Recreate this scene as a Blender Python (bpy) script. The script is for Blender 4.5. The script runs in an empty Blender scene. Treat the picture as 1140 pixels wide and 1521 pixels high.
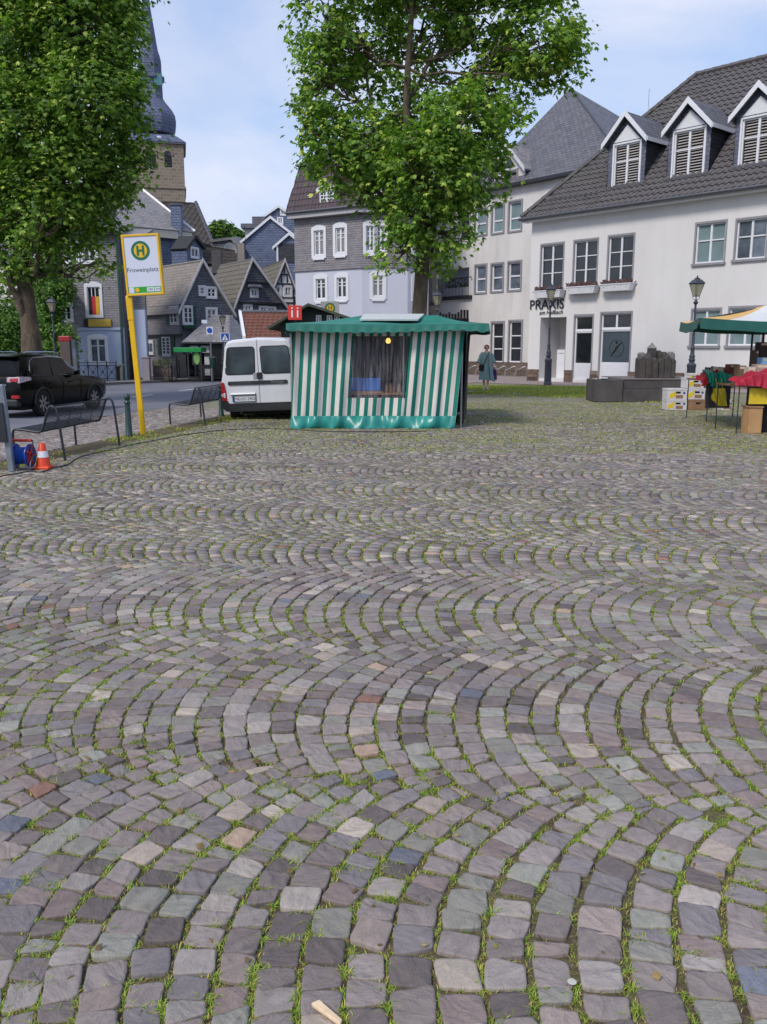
import bpy, math, random
import numpy as np
from mathutils import Vector, Matrix
from math import radians as RAD, sin, cos, tan, atan, atan2, sqrt, pi, hypot

random.seed(7); NR = np.random.RandomState(7)
SC = bpy.context.scene
COL = SC.collection

# ------------------------------------------------------------------ camera
F, CX, CY = 1270.0, 570.0, 760.5
EYE = Vector((0, 0, 1.6))
PITCH = atan(246.0 / F)
cam_d = bpy.data.cameras.new('camera')
cam = bpy.data.objects.new('camera', cam_d); COL.objects.link(cam)
cam.location = EYE
cam.rotation_euler = (pi / 2 - PITCH, 0, 0)
cam_d.sensor_fit = 'HORIZONTAL'; cam_d.sensor_width = 36.0
cam_d.lens = 36.0 * F / 1140.0
cam_d.clip_start = 0.05; cam_d.clip_end = 2000
SC.camera = cam

# ------------------------------------------------------------------ light
SUN_EL, SUN_AZ = 47.0, -140.0       # azimuth: direction the light comes from, degrees clockwise from +Y
world = bpy.data.worlds.new('World'); SC.world = world; world.use_nodes = True
wn = world.node_tree.nodes; wl = world.node_tree.links
wn.clear()
out = wn.new('ShaderNodeOutputWorld'); bg = wn.new('ShaderNodeBackground')
sky = wn.new('ShaderNodeTexSky'); sky.sky_type = 'NISHITA'; sky.sun_disc = False
sky.sun_elevation = RAD(SUN_EL); sky.sun_rotation = RAD(SUN_AZ)
sky.air_density = 1.3; sky.dust_density = 1.5; sky.ozone_density = 1.5
bg.inputs['Strength'].default_value = 0.145
tc = wn.new('ShaderNodeTexCoord')
mp = wn.new('ShaderNodeMapping'); mp.inputs['Scale'].default_value = (1.0, 1.0, 2.6)
mp.inputs['Location'].default_value = (0.35, 0.1, 0.3)
n1 = wn.new('ShaderNodeTexNoise'); n1.inputs['Scale'].default_value = 2.3; n1.inputs['Detail'].default_value = 7
n1.inputs['Roughness'].default_value = 0.55; n1.inputs['Distortion'].default_value = 0.3
rp = wn.new('ShaderNodeValToRGB'); rp.color_ramp.elements[0].position = 0.40; rp.color_ramp.elements[1].position = 0.66
n2 = wn.new('ShaderNodeTexNoise'); n2.inputs['Scale'].default_value = 1.1; n2.inputs['Detail'].default_value = 4
rp2 = wn.new('ShaderNodeValToRGB')
rp2.color_ramp.elements[0].position = 0.35; rp2.color_ramp.elements[0].color = (3.0, 3.25, 4.15, 1)
rp2.color_ramp.elements[1].position = 0.7; rp2.color_ramp.elements[1].color = (3.75, 4.0, 4.8, 1)
base = wn.new('ShaderNodeMixRGB'); base.inputs[0].default_value = 0.62     # thin high haze all over the blue
base.inputs[2].default_value = (1.75, 2.4, 4.1, 1)
mx = wn.new('ShaderNodeMixRGB')
wl.new(tc.outputs['Generated'], mp.inputs[0]); wl.new(mp.outputs[0], n1.inputs['Vector']); wl.new(mp.outputs[0], n2.inputs['Vector'])
wl.new(n1.outputs['Fac'], rp.inputs[0]); wl.new(n2.outputs['Fac'], rp2.inputs[0])
wl.new(sky.outputs[0], base.inputs[1])
wl.new(rp.outputs[0], mx.inputs[0]); wl.new(base.outputs[0], mx.inputs[1]); wl.new(rp2.outputs[0], mx.inputs[2])
wl.new(mx.outputs[0], bg.inputs['Color']); wl.new(bg.outputs[0], out.inputs[0])

sl = bpy.data.lights.new('sun', 'SUN'); sl.energy = 1.7; sl.angle = RAD(14); sl.color = (1.0, 0.93, 0.83)
sun = bpy.data.objects.new('sun', sl); COL.objects.link(sun)
sd = Vector((sin(RAD(SUN_AZ)) * cos(RAD(SUN_EL)), cos(RAD(SUN_AZ)) * cos(RAD(SUN_EL)), sin(RAD(SUN_EL))))
sun.rotation_euler = (-sd).to_track_quat('-Z', 'Y').to_euler(); sun.location = (0, 0, 30)

SC.view_settings.view_transform = 'Standard'; SC.view_settings.look = 'None'
SC.view_settings.exposure = 0.55; SC.view_settings.gamma = 1; SC.view_settings.use_curve_mapping = False
SC.render.engine = 'CYCLES'
SC.cycles.max_bounces = 6; SC.cycles.diffuse_bounces = 3; SC.cycles.transparent_max_bounces = 8
SC.cycles.use_denoising = True

# ------------------------------------------------------------------ measuring helpers (photo pixels to places)
FW = Vector((0, cos(PITCH), -sin(PITCH))); UP = Vector((0, sin(PITCH), cos(PITCH))); RT = Vector((1, 0, 0))
def ray(u, v):
    return (FW * F + RT * (u - CX) + UP * (CY - v)).normalized()
def at(u, v, Y):
    d = ray(u, v); return EYE + d * (Y / d.y)
def gnd(u, v, z=0.0):
    d = ray(u, v); return EYE + d * ((z - EYE.z) / d.z)
def on_plane(u, v, p, n):
    d = ray(u, v); return EYE + d * ((p - EYE).dot(n) / d.dot(n))

class Facade:
    """vertical plane through two ground points; s runs from a to b, z up, o outwards"""
    def __init__(s, a, b):
        s.a = Vector((a[0], a[1], 0)); b = Vector((b[0], b[1], 0))
        s.len = (b - s.a).length; s.d = (b - s.a).normalized()
        s.n = Vector((s.d.y, -s.d.x, 0))
        if s.n.dot(EYE - s.a) < 0: s.n = -s.n
    def pt(s, t, z, o=0.0):
        p = s.a + s.d * t + s.n * o; return Vector((p.x, p.y, z))
    def px(s, u, v, o=0.0):
        q = on_plane(u, v, s.a + s.n * o, s.n); return ((q - s.a).dot(s.d), q.z)
    def rect(s, l, t, r, b, o=0.0):
        cx, cy = (l + r) / 2, (t + b) / 2
        a0 = s.px(l, cy, o)[0]; a1 = s.px(r, cy, o)[0]
        return (min(a0, a1), s.px(cx, b, o)[1], max(a0, a1), s.px(cx, t, o)[1])
    def back(s, dist):
        q = Facade.__new__(Facade); q.a = s.a - s.n * dist; q.d = s.d; q.n = s.n; q.len = s.len; return q
def fac_px(u0, D0, u1, D1, v=520):
    p = at(u0, v, D0); q = at(u1, v, D1); return Facade(p, q)

# ------------------------------------------------------------------ objects
def wloc(o):
    p = Vector((0, 0, 0))
    while o is not None: p = p + Vector(o.location); o = o.parent
    return p
def empty(name, loc=(0, 0, 0)):
    o = bpy.data.objects.new(name, None); COL.objects.link(o); o.location = loc; o.empty_display_size = 0.2
    return o
def tag(o, label=None, cat=None, group=None, kind=None):
    if label: o['label'] = label
    if cat: o['category'] = cat
    if group: o['group'] = group
    if kind: o['kind'] = kind
    return o
def thing(name, label, cat, loc=(0, 0, 0), group=None):
    return tag(empty(name, loc), label, cat, group)
def copy_tree(o, parent=None):
    c = o.copy(); COL.objects.link(c); c.parent = parent
    for ch in list(o.children): copy_tree(ch, c)
    return c

def set_uv(me):
    """metric box projection: u along the horizontal of each face, v up its slope"""
    n = len(me.loops)
    if not n: return
    uvl = me.uv_layers.new(name='UVMap')
    co = np.empty(len(me.vertices) * 3); me.vertices.foreach_get('co', co); co = co.reshape(-1, 3)
    li = np.empty(n, int); me.loops.foreach_get('vertex_index', li)
    pn = np.empty(len(me.polygons) * 3); me.polygons.foreach_get('normal', pn); pn = pn.reshape(-1, 3)
    lt = np.empty(len(me.polygons), int); me.polygons.foreach_get('loop_total', lt)
    N = np.repeat(pn, lt, axis=0)
    h = np.hypot(N[:, 0], N[:, 1]); flat = h < 0.12
    T = np.stack([-N[:, 1] / np.maximum(h, 1e-6), N[:, 0] / np.maximum(h, 1e-6), np.zeros(n)], 1)
    T[flat] = (1, 0, 0)
    B = np.cross(N, T); B[flat] = (0, 1, 0)
    P = co[li]
    uv = np.stack([(P * T).sum(1), (P * B).sum(1)], 1)
    uvl.data.foreach_set('uv', uv.ravel())

class MB:
    def __init__(s): s.v = []; s.f = []
    def add(s, vs, fs):
        k = len(s.v); s.v.extend([tuple(p) for p in vs]); s.f.extend([tuple(i + k for i in f) for f in fs]); return s
    def hexa(s, p):   # eight corners: bottom four, top four
        return s.add(p, [(0, 3, 2, 1), (4, 5, 6, 7), (0, 1, 5, 4), (1, 2, 6, 5), (2, 3, 7, 6), (3, 0, 4, 7)])
    def box(s, x0, x1, y0, y1, z0, z1):
        return s.hexa([(x0, y0, z0), (x1, y0, z0), (x1, y1, z0), (x0, y1, z0), (x0, y0, z1), (x1, y0, z1), (x1, y1, z1), (x0, y1, z1)])
    def fbox(s, fc, s0, s1, z0, z1, o0, o1):
        P = fc.pt
        return s.hexa([P(s0, z0, o1), P(s1, z0, o1), P(s1, z0, o0), P(s0, z0, o0), P(s0, z1, o1), P(s1, z1, o1), P(s1, z1, o0), P(s0, z1, o0)])
    def poly(s, pts): return s.add(pts, [tuple(range(len(pts)))])
    def slab(s, pts, th, n=None):
        pts = [Vector(p) for p in pts]
        if n is None: n = (pts[1] - pts[0]).cross(pts[2] - pts[0]).normalized()
        k = len(pts); q = [p - n * th for p in pts]
        return s.add(pts + q, [tuple(range(k)), tuple(range(2 * k - 1, k - 1, -1))] + [(i, (i + 1) % k, k + (i + 1) % k, k + i) for i in range(k)])
    def bar(s, a, b, w, h=None, up=(0, 0, 1)):
        a, b = Vector(a), Vector(b); h = h or w; d = (b - a).normalized(); up = Vector(up)
        if abs(d.dot(up)) > 0.98: up = Vector((0, 1, 0))
        x = d.cross(up).normalized(); y = x.cross(d).normalized(); x *= w / 2; y *= h / 2
        return s.hexa([a - x - y, a + x - y, b + x - y, b - x - y, a - x + y, a + x + y, b + x + y, b - x + y])
    def tube(s, pts, r, seg=8, cap=True, closed=False):
        pts = [Vector(p) for p in pts]; n = len(pts)
        rs = r if isinstance(r, (list, tuple)) else [r] * n
        k = len(s.v); prev = None
        for i, p in enumerate(pts):
            if closed: d = pts[(i + 1) % n] - pts[i - 1]
            else: d = pts[min(i + 1, n - 1)] - pts[max(i - 1, 0)]
            d = d.normalized() if d.length > 1e-9 else Vector((0, 0, 1))
            if prev is None:
                a = Vector((0, 0, 1)) if abs(d.z) < 0.9 else Vector((1, 0, 0)); x = d.cross(a).normalized()
            else: x = (prev - d * prev.dot(d)).normalized()
            prev = x; y = d.cross(x)
            for j in range(seg):
                t = 2 * pi * j / seg; s.v.append(tuple(p + (x * cos(t) + y * sin(t)) * rs[i]))
        m = n if closed else n - 1
        for i in range(m):
            i2 = (i + 1) % n
            for j in range(seg):
                j2 = (j + 1) % seg
                s.f.append((k + i * seg + j, k + i * seg + j2, k + i2 * seg + j2, k + i2 * seg + j))
        if cap and not closed:
            s.f.append(tuple(k + j for j in range(seg - 1, -1, -1))); s.f.append(tuple(k + (n - 1) * seg + j for j in range(seg)))
        return s
    def lathe(s, prof, seg=16, c=(0, 0, 0), ax=None):
        """prof: list of (radius, height) about +Z at c (or along ax = (x,y,z vectors))"""
        c = Vector(c); X, Y, Z = ax if ax else (Vector((1, 0, 0)), Vector((0, 1, 0)), Vector((0, 0, 1)))
        k = len(s.v); n = len(prof)
        for r, h in prof:
            for j in range(seg):
                t = 2 * pi * j / seg + pi / seg; s.v.append(tuple(c + X * (r * cos(t)) + Y * (r * sin(t)) + Z * h))
        for i in range(n - 1):
            for j in range(seg):
                j2 = (j + 1) % seg; s.f.append((k + i * seg + j, k + i * seg + j2, k + (i + 1) * seg + j2, k + (i + 1) * seg + j))
        if prof[0][0] > 1e-5: s.f.append(tuple(k + j for j in range(seg - 1, -1, -1)))
        if prof[-1][0] > 1e-5: s.f.append(tuple(k + (n - 1) * seg + j for j in range(seg)))
        return s
    def build(s, name, m, parent=None, smooth=False, bevel=0, world=True, uv=True):
        off = wloc(parent) if (parent is not None and world) else Vector((0, 0, 0))
        me = bpy.data.meshes.new(name)
        me.from_pydata([(p[0] - off.x, p[1] - off.y, p[2] - off.z) for p in s.v], [], s.f); me.update()
        if uv: set_uv(me)
        if smooth:
            me.polygons.foreach_set('use_smooth', [True] * len(me.polygons))
            if smooth != 'all':
                try: me.set_sharp_from_angle(angle=RAD(38))
                except Exception: pass
        me.materials.append(m)
        o = bpy.data.objects.new(name, me); COL.objects.link(o)
        if parent is not None: o.parent = parent
        if bevel:
            b = o.modifiers.new('bevel', 'BEVEL'); b.width = bevel; b.segments = 2; b.limit_method = 'ANGLE'; b.angle_limit = RAD(40)
        return o

def centre(name, label, cat, mb_root):   # unused hook kept tiny
    return thing(name, label, cat, mb_root)

# ------------------------------------------------------------------ materials
def C(h):
    """sRGB hex to linear"""
    v = [int(h[i:i + 2], 16) / 255 for i in (0, 2, 4)]
    return tuple((x / 12.92 if x <= 0.04045 else ((x + 0.055) / 1.055) ** 2.4) for x in v)
class NT:
    def __init__(s, name):
        s.m = bpy.data.materials.new(name); s.m.use_nodes = True; s.t = s.m.node_tree; s.n = s.t.nodes; s.l = s.t.links
        s.b = s.n['Principled BSDF']; s.o = s.n['Material Output']
    def node(s, t, **kw):
        n = s.n.new(t)
        for k, v in kw.items():
            if hasattr(n, k) and k not in ('Scale', 'Color'): setattr(n, k, v)
            else: n.inputs[k].default_value = v
        return n
    def link(s, a, b): s.l.new(a, b)
    def coord(s, kind='Object'):
        return s.node('ShaderNodeTexCoord').outputs[kind]
    def mapping(s, vec, scale=(1, 1, 1), rot=(0, 0, 0)):
        m = s.node('ShaderNodeMapping'); m.inputs['Scale'].default_value = scale; m.inputs['Rotation'].default_value = rot
        s.link(vec, m.inputs[0]); return m.outputs[0]
    def noise(s, vec, scale, detail=4, rough=0.55, dist=0):
        n = s.node('ShaderNodeTexNoise'); n.inputs['Scale'].default_value = scale; n.inputs['Detail'].default_value = detail
        n.inputs['Roughness'].default_value = rough; n.inputs['Distortion'].default_value = dist
        if vec is not None: s.link(vec, n.inputs['Vector'])
        return n.outputs['Fac']
    def ramp(s, fac, stops):
        r = s.node('ShaderNodeValToRGB'); e = r.color_ramp.elements
        while len(e) < len(stops): e.new(0.5)
        for i, (p, c) in enumerate(stops):
            e[i].position = p; e[i].color = (*(c if isinstance(c, (tuple, list)) else (c, c, c)), 1)[:4]
        s.link(fac, r.inputs[0]); return r.outputs[0]
    def mix(s, fac, a, b, mode='MIX'):
        m = s.node('ShaderNodeMixRGB', blend_type=mode)
        for i, x in ((0, fac), (1, a), (2, b)):
            if isinstance(x, (int, float)): m.inputs[i].default_value = x
            elif isinstance(x, (tuple, list)): m.inputs[i].default_value = (*x[:3], 1)
            else: s.link(x, m.inputs[i])
        return m.outputs[0]
    def math(s, op, a, b=0.0, c=None):
        m = s.node('ShaderNodeMath', operation=op)
        for i, x in enumerate((a, b) if c is None else (a, b, c)):
            if isinstance(x, (int, float)): m.inputs[i].default_value = x
            else: s.link(x, m.inputs[i])
        return m.outputs[0]
    def col(s, c):
        if isinstance(c, (tuple, list)): s.b.inputs['Base Color'].default_value = (*c[:3], 1)
        else: s.link(c, s.b.inputs['Base Color'])
    def rough(s, r):
        if isinstance(r, (int, float)): s.b.inputs['Roughness'].default_value = r
        else: s.link(r, s.b.inputs['Roughness'])
    def bump(s, h, strength=0.5, dist=0.02):
        b = s.node('ShaderNodeBump'); b.inputs['Strength'].default_value = strength; b.inputs['Distance'].default_value = dist
        s.link(h, b.inputs['Height']); s.link(b.outputs[0], s.b.inputs['Normal'])
    def spec(s, v): s.b.inputs['Specular IOR Level'].default_value = v

def plain(name, c, rough=0.6, metal=0, var=0.12, scale=6.0, bump=0.0, bscale=60, spec=0.5, dirt=None):
    t = NT(name); c = C(c) if isinstance(c, str) else c
    v = t.coord('Object'); n = t.noise(v, scale, 5)
    lo = tuple(x * (1 - var) for x in c); hi = tuple(min(1, x * (1 + var)) for x in c)
    colr = t.ramp(n, [(0.3, lo), (0.7, hi)])
    if dirt:
        d = t.noise(t.mapping(v, (1, 1, 0.35)), 1.1, 6, 0.65)
        colr = t.mix(t.ramp(d, [(0.45, 0.0), (0.8, dirt[1])]), colr, C(dirt[0]))
    t.col(colr); t.rough(rough); t.b.inputs['Metallic'].default_value = metal; t.spec(spec)
    if bump: t.bump(t.noise(v, bscale, 4), bump, 0.01)
    return t.m
# ------------------------------------------------------------------ ground
def vnoise(x, y, s, seed=0):
    """smooth value noise in 0..1 for numpy arrays"""
    x = np.asarray(x, float) / s + 1000; y = np.asarray(y, float) / s + 1000
    ix = np.floor(x).astype(np.int64); iy = np.floor(y).astype(np.int64); fx = x - ix; fy = y - iy
    fx = fx * fx * (3 - 2 * fx); fy = fy * fy * (3 - 2 * fy)
    def h(a, b):
        n = (a * 374761393 + b * 668265263 + seed * 1274126177) & 0xffffffff
        n = ((n ^ (n >> 13)) * 1274126177) & 0xffffffff
        return ((n ^ (n >> 16)) & 0xffff) / 65535.0
    return (h(ix, iy) * (1 - fx) + h(ix + 1, iy) * fx) * (1 - fy) + (h(ix, iy + 1) * (1 - fx) + h(ix + 1, iy + 1) * fx) * fy

e1 = gnd(180, 661); e2 = gnd(330, 628)
ED = (e2 - e1).normalized(); EN = Vector((-ED.y, ED.x, 0))       # EN points to the road side
ROADZ = -0.32
def edge_d(x, y): return (x - e1.x) * EN.x + (y - e1.y) * EN.y
def edge_pt(t, o=0.0, z=0.0): p = e1 + ED * t + EN * o; return Vector((p.x, p.y, z))
def zg(x, y):
    d = np.clip((edge_d(x, y) - 0.5) / 4.0, 0, 1); d = d * d * (3 - 2 * d)
    return ROADZ * d + 0.008 * (vnoise(x, y, 1.7, 3) - 0.5)
def zgs(x, y): return float(zg(x, y))
def ground_at(u, v):
    """photo pixel to a point of the sloping ground"""
    z = 0.0
    for _ in range(12):
        p = gnd(u, v, z); z = zgs(p.x, p.y)
    return Vector((p.x, p.y, z))

# asphalt edges
r1, r2 = gnd(15, 637, ROADZ), gnd(332, 594, ROADZ)
RD = (r2 - r1).normalized(); RN = Vector((-RD.y, RD.x, 0))
k1, k2 = gnd(180, 571, ROADZ), gnd(332, 564, ROADZ)
KD = (k2 - k1).normalized()

t = NT('soil_moss'); v = t.coord('Object')
a = t.noise(v, 9, 6, 0.65); b = t.noise(v, 60, 4, 0.6); c = t.noise(v, 0.55, 4, 0.6)
soil = t.ramp(b, [(0.3, C('4a3f33')), (0.7, C('6e6150'))])
moss = t.ramp(b, [(0.25, C('5c6030')), (0.55, C('7f8440')), (0.8, C('a09a55'))])
f = t.ramp(t.math('ADD', t.math('MULTIPLY', a, 0.6), t.math('MULTIPLY', c, 0.5)), [(0.44, 0), (0.6, 1)])
t.col(t.mix(f, soil, moss)); t.rough(0.95); t.spec(0.2); t.bump(b, 0.8, 0.02); M_SOIL = t.m

t = NT('cobble_stone')
at_ = t.node('ShaderNodeAttribute'); at_.attribute_name = 'tint'
uvn = t.node('ShaderNodeUVMap'); uvn.uv_map = 'UVMap'
g1 = t.noise(t.mapping(uvn.outputs[0], (1, 2.2, 1)), 13, 7, 0.6, 0.6)
g2 = t.noise(uvn.outputs[0], 130, 4, 0.6)
g3 = t.noise(uvn.outputs[0], 9, 3, 0.5)
vor = t.node('ShaderNodeTexVoronoi'); vor.inputs['Scale'].default_value = 14; t.link(t.mapping(uvn.outputs[0], (1, 2.4, 1)), vor.inputs['Vector'])
m1 = t.mix(t.ramp(g1, [(0.25, 0.78), (0.75, 1.22)]), (0, 0, 0), at_.outputs['Color'])
k = t.math('MULTIPLY', t.math('ADD', t.math('MULTIPLY', g1, 0.75), 0.62), t.math('ADD', t.math('MULTIPLY', g2, 0.5), 0.76))
vm = t.node('ShaderNodeVectorMath', operation='SCALE'); t.link(at_.outputs['Color'], vm.inputs[0]); t.link(k, vm.inputs['Scale'])
tan_ = t.mix(t.ramp(g3, [(0.55, 0.0), (0.8, 0.35)]), vm.outputs[0], C('8f8478'))
t.col(tan_); t.rough(t.ramp(g2, [(0.3, 0.7), (0.7, 0.9)])); t.spec(0.25)
hh = t.math('ADD', t.math('ADD', t.math('MULTIPLY', g1, 1.0), t.math('MULTIPLY', g2, 0.22)), t.math('MULTIPLY', vor.outputs['Distance'], 0.5))
t.bump(hh, 0.9, 0.012); M_COB = t.m

PAL = [(C('79726f'), 20), (C('817a77'), 16), (C('716d6e'), 14), (C('7b7a73'), 11), (C('898480'), 9), (C('6c6563'), 12), (C('847a75'), 6),
       (C('928c85'), 4), (C('958b81'), 1.6), (C('756a67'), 8), (C('82837b'), 5), (C('9a8777'), .9), (C('62667080'[:6]), 1.0), (C('7d6156'), 0.35), (C('9d958a'), 1.2), (C('5e5856'), 6)]
PALC = np.array([p[0] for p in PAL]); PALW = np.array([p[1] for p in PAL], float); PALW /= PALW.sum()

def clip(poly, ax, ay, c):
    """keep a*x+b*y<=c"""
    r = []
    for i in range(len(poly)):
        p, q = poly[i - 1], poly[i]
        dp = ax * p[0] + ay * p[1] - c; dq = ax * q[0] + ay * q[1] - c
        if (dp <= 0) != (dq <= 0):
            w = dp / (dp - dq); r.append((p[0] + (q[0] - p[0]) * w, p[1] + (q[1] - p[1]) * w))
        if dq <= 0: r.append(q)
    return r
def parea(p):
    return 0.5 * sum(p[i - 1][0] * p[i][1] - p[i][0] * p[i - 1][1] for i in range(len(p)))

PHI = RAD(12); cP, sP = cos(PHI), sin(PHI)     # the arcs' lanes lie a little askew to the view
def tw(x, y): return x * cP + y * sP, -x * sP + y * cP
LANE, LY0, SP = 1.53 * cP, (2.18 - 0.765) * cP, 0.116
ALPHA = RAD(39); RR = (LANE / 2) / sin(ALPHA)
FAR_STONES = 25.0
def zig(x, yb, P=0.235, A=0.036):
    w = (x / P + yb * 7.3) % 1.0; up_ = w < .5; m = (4 * A / P) * (1 if up_ else -1); x0 = x - (w if up_ else w - .5) * P; y_ = yb + (-A if up_ else A)
    return m, y_ - m * x0
def in_view(x, y): return abs(x) < 0.449 * y * 1.05 + 0.9
stones = []     # (poly, kind) in plaza
rnd = random.Random(11)
for k in range(-2, int((FAR_STONES + 3 - LY0) / LANE) + 1):
    yc = LY0 + (k + 0.5) * LANE
    y0, y1 = yc - LANE / 2, yc + LANE / 2
    xm = 0.449 * max(y1, .5) * 1.18 + 2.2; xc = -yc * tan(PHI)
    ph = rnd.random() * SP; wob = rnd.random() * 7
    n = int(xm / SP) + 2
    hw = [SP * rnd.uniform(0.87, 1.13) for _ in range(-n, n + 1)]
    X = xc - n * SP + ph
    for i in range(2 * n + 1):
        s = hw[i]; X += (s + hw[i - 1]) / 2
        xi = X + 0.04 * sin(X * 1.3 + wob); wv = rnd.random() * 6
        if edge_d(*tw(xi, yc)) > 1.3: continue
        aend = ALPHA + 0.13
        # joints along the arc
        tot = RR * 2 * aend; cuts = [-aend]; a_ = -aend - rnd.random() * 0.06
        while a_ < aend:
            L = 0.098 * rnd.uniform(0.72, 1.28) * (0.84 + 0.16 * cos(a_) ** 2)
            a_ += L / RR
            cuts.append(min(a_, aend))
        for j in range(len(cuts) - 1):
            a0, a1 = cuts[j], cuts[j + 1]
            if (a1 - a0) * RR < 0.045: continue
            ps = []; wid = 0
            for (aa, sg) in ((a0, -1), (a0, 1), (a1, 1), (a1, -1)):
                h = s * cos(aa) / 2 * rnd.uniform(0.94, 1.01)
                aj = aa + rnd.uniform(-0.013, 0.013)
                px_ = xi + RR - RR * cos(aj) + sg * cos(aj) * h + .006 * sin(aj * 5 + X * 5 + wob); py_ = yc + RR * sin(aj) - sg * sin(aj) * h
                ps.append((px_, py_))
            cx_ = sum(p[0] for p in ps) / 4; cy_ = sum(p[1] for p in ps) / 4
            wx_, wy_ = tw(cx_, cy_)
            if wy_ < 0.7 or wy_ > FAR_STONES or not in_view(wx_, wy_) or edge_d(wx_, wy_) > 0.05: continue
            if min(p[1] for p in ps) < y0 + .05: m_, q_ = zig(cx_, y0); ps = clip(ps, m_, -1, -q_)
            if len(ps) > 2 and max(p[1] for p in ps) > y1 - .05: m_, q_ = zig(cx_, y1); ps = clip(ps, -m_, 1, q_)
            if len(ps) < 3: continue
            A = abs(parea(ps))
            if A < 0.0024: continue
            ra_ = rnd.gauss(0, .075); ca_, sa_ = cos(ra_), sin(ra_); gx_, gy_ = sum(p[0] for p in ps) / len(ps), sum(p[1] for p in ps) / len(ps)
            ps = [(gx_ + (x - gx_) * ca_ - (y - gy_) * sa_ + rnd.gauss(0, .0028), gy_ + (x - gx_) * sa_ + (y - gy_) * ca_ + rnd.gauss(0, .0028)) for x, y in ps]
            stones.append([tw(*p) for p in ps])
# apron towards the road: straight courses following the edge
apron = []
L0 = -3.0
row = 0
o = 0.75
while o < 9.0:
    tpos = L0 + rnd.random() * 0.2
    while tpos < 14.5:
        L = 0.13 * rnd.uniform(0.8, 1.2)
        p = edge_pt(tpos + L / 2, o + 0.065)
        # stop at the asphalt
        if (p.x - r1.x) * RN.x + (p.y - r1.y) * RN.y < -0.05 and in_view(p.x, p.y):
            c4 = [edge_pt(tpos, o), edge_pt(tpos + L, o), edge_pt(tpos + L, o + 0.13), edge_pt(tpos, o + 0.13)]
            apron.append([(q.x + rnd.uniform(-.005, .005), q.y + rnd.uniform(-.005, .005)) for q in c4])
        tpos += L
    o += 0.13; row += 1

def resample(p, K):
    P = np.array(p + [p[0]]); d = np.hypot(*(P[1:] - P[:-1]).T); s = np.concatenate([[0], np.cumsum(d)])
    t = np.arange(K) / K * s[-1]
    return [(float(np.interp(q, s, P[:, 0])), float(np.interp(q, s, P[:, 1]))) for q in t]
def outline(p, hi, gap):
    if parea(p) < 0: p = p[::-1]
    n = len(p); cx_ = sum(q[0] for q in p) / n; cy_ = sum(q[1] for q in p) / n
    # shrink by the joint
    q = []
    for x, y in p:
        r = hypot(x - cx_, y - cy_); k = max(0.4, (r - gap * 1.35) / max(r, 1e-6)); q.append((cx_ + (x - cx_) * k, cy_ + (y - cy_) * k))
    p = q; r = []
    for i in range(n):
        a, b, c = p[i - 1], p[i], p[(i + 1) % n]
        w = rnd.uniform(0.07, 0.2); w2 = rnd.uniform(0.07, 0.2)
        A = (b[0] + (a[0] - b[0]) * w, b[1] + (a[1] - b[1]) * w); D = (b[0] + (c[0] - b[0]) * w2, b[1] + (c[1] - b[1]) * w2)
        r.append(A)
        if hi: r.append((b[0] * .5 + (A[0] + D[0]) * .25, b[1] * .5 + (A[1] + D[1]) * .25))
        r.append(D)
        if hi:
            m = ((b[0] + c[0]) / 2, (b[1] + c[1]) / 2); e = rnd.uniform(-0.002, 0.003)
            l = max(1e-6, hypot(m[0] - cx_, m[1] - cy_)); r.append((m[0] + (m[0] - cx_) / l * e, m[1] + (m[1] - cy_) / l * e))
    K = 16 if hi else 8
    if len(r) != K: r = resample(r, K)
    if hi: r = [(x + rnd.uniform(-.0012, .0012), y + rnd.uniform(-.0012, .0012)) for x, y in r]
    return r

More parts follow.
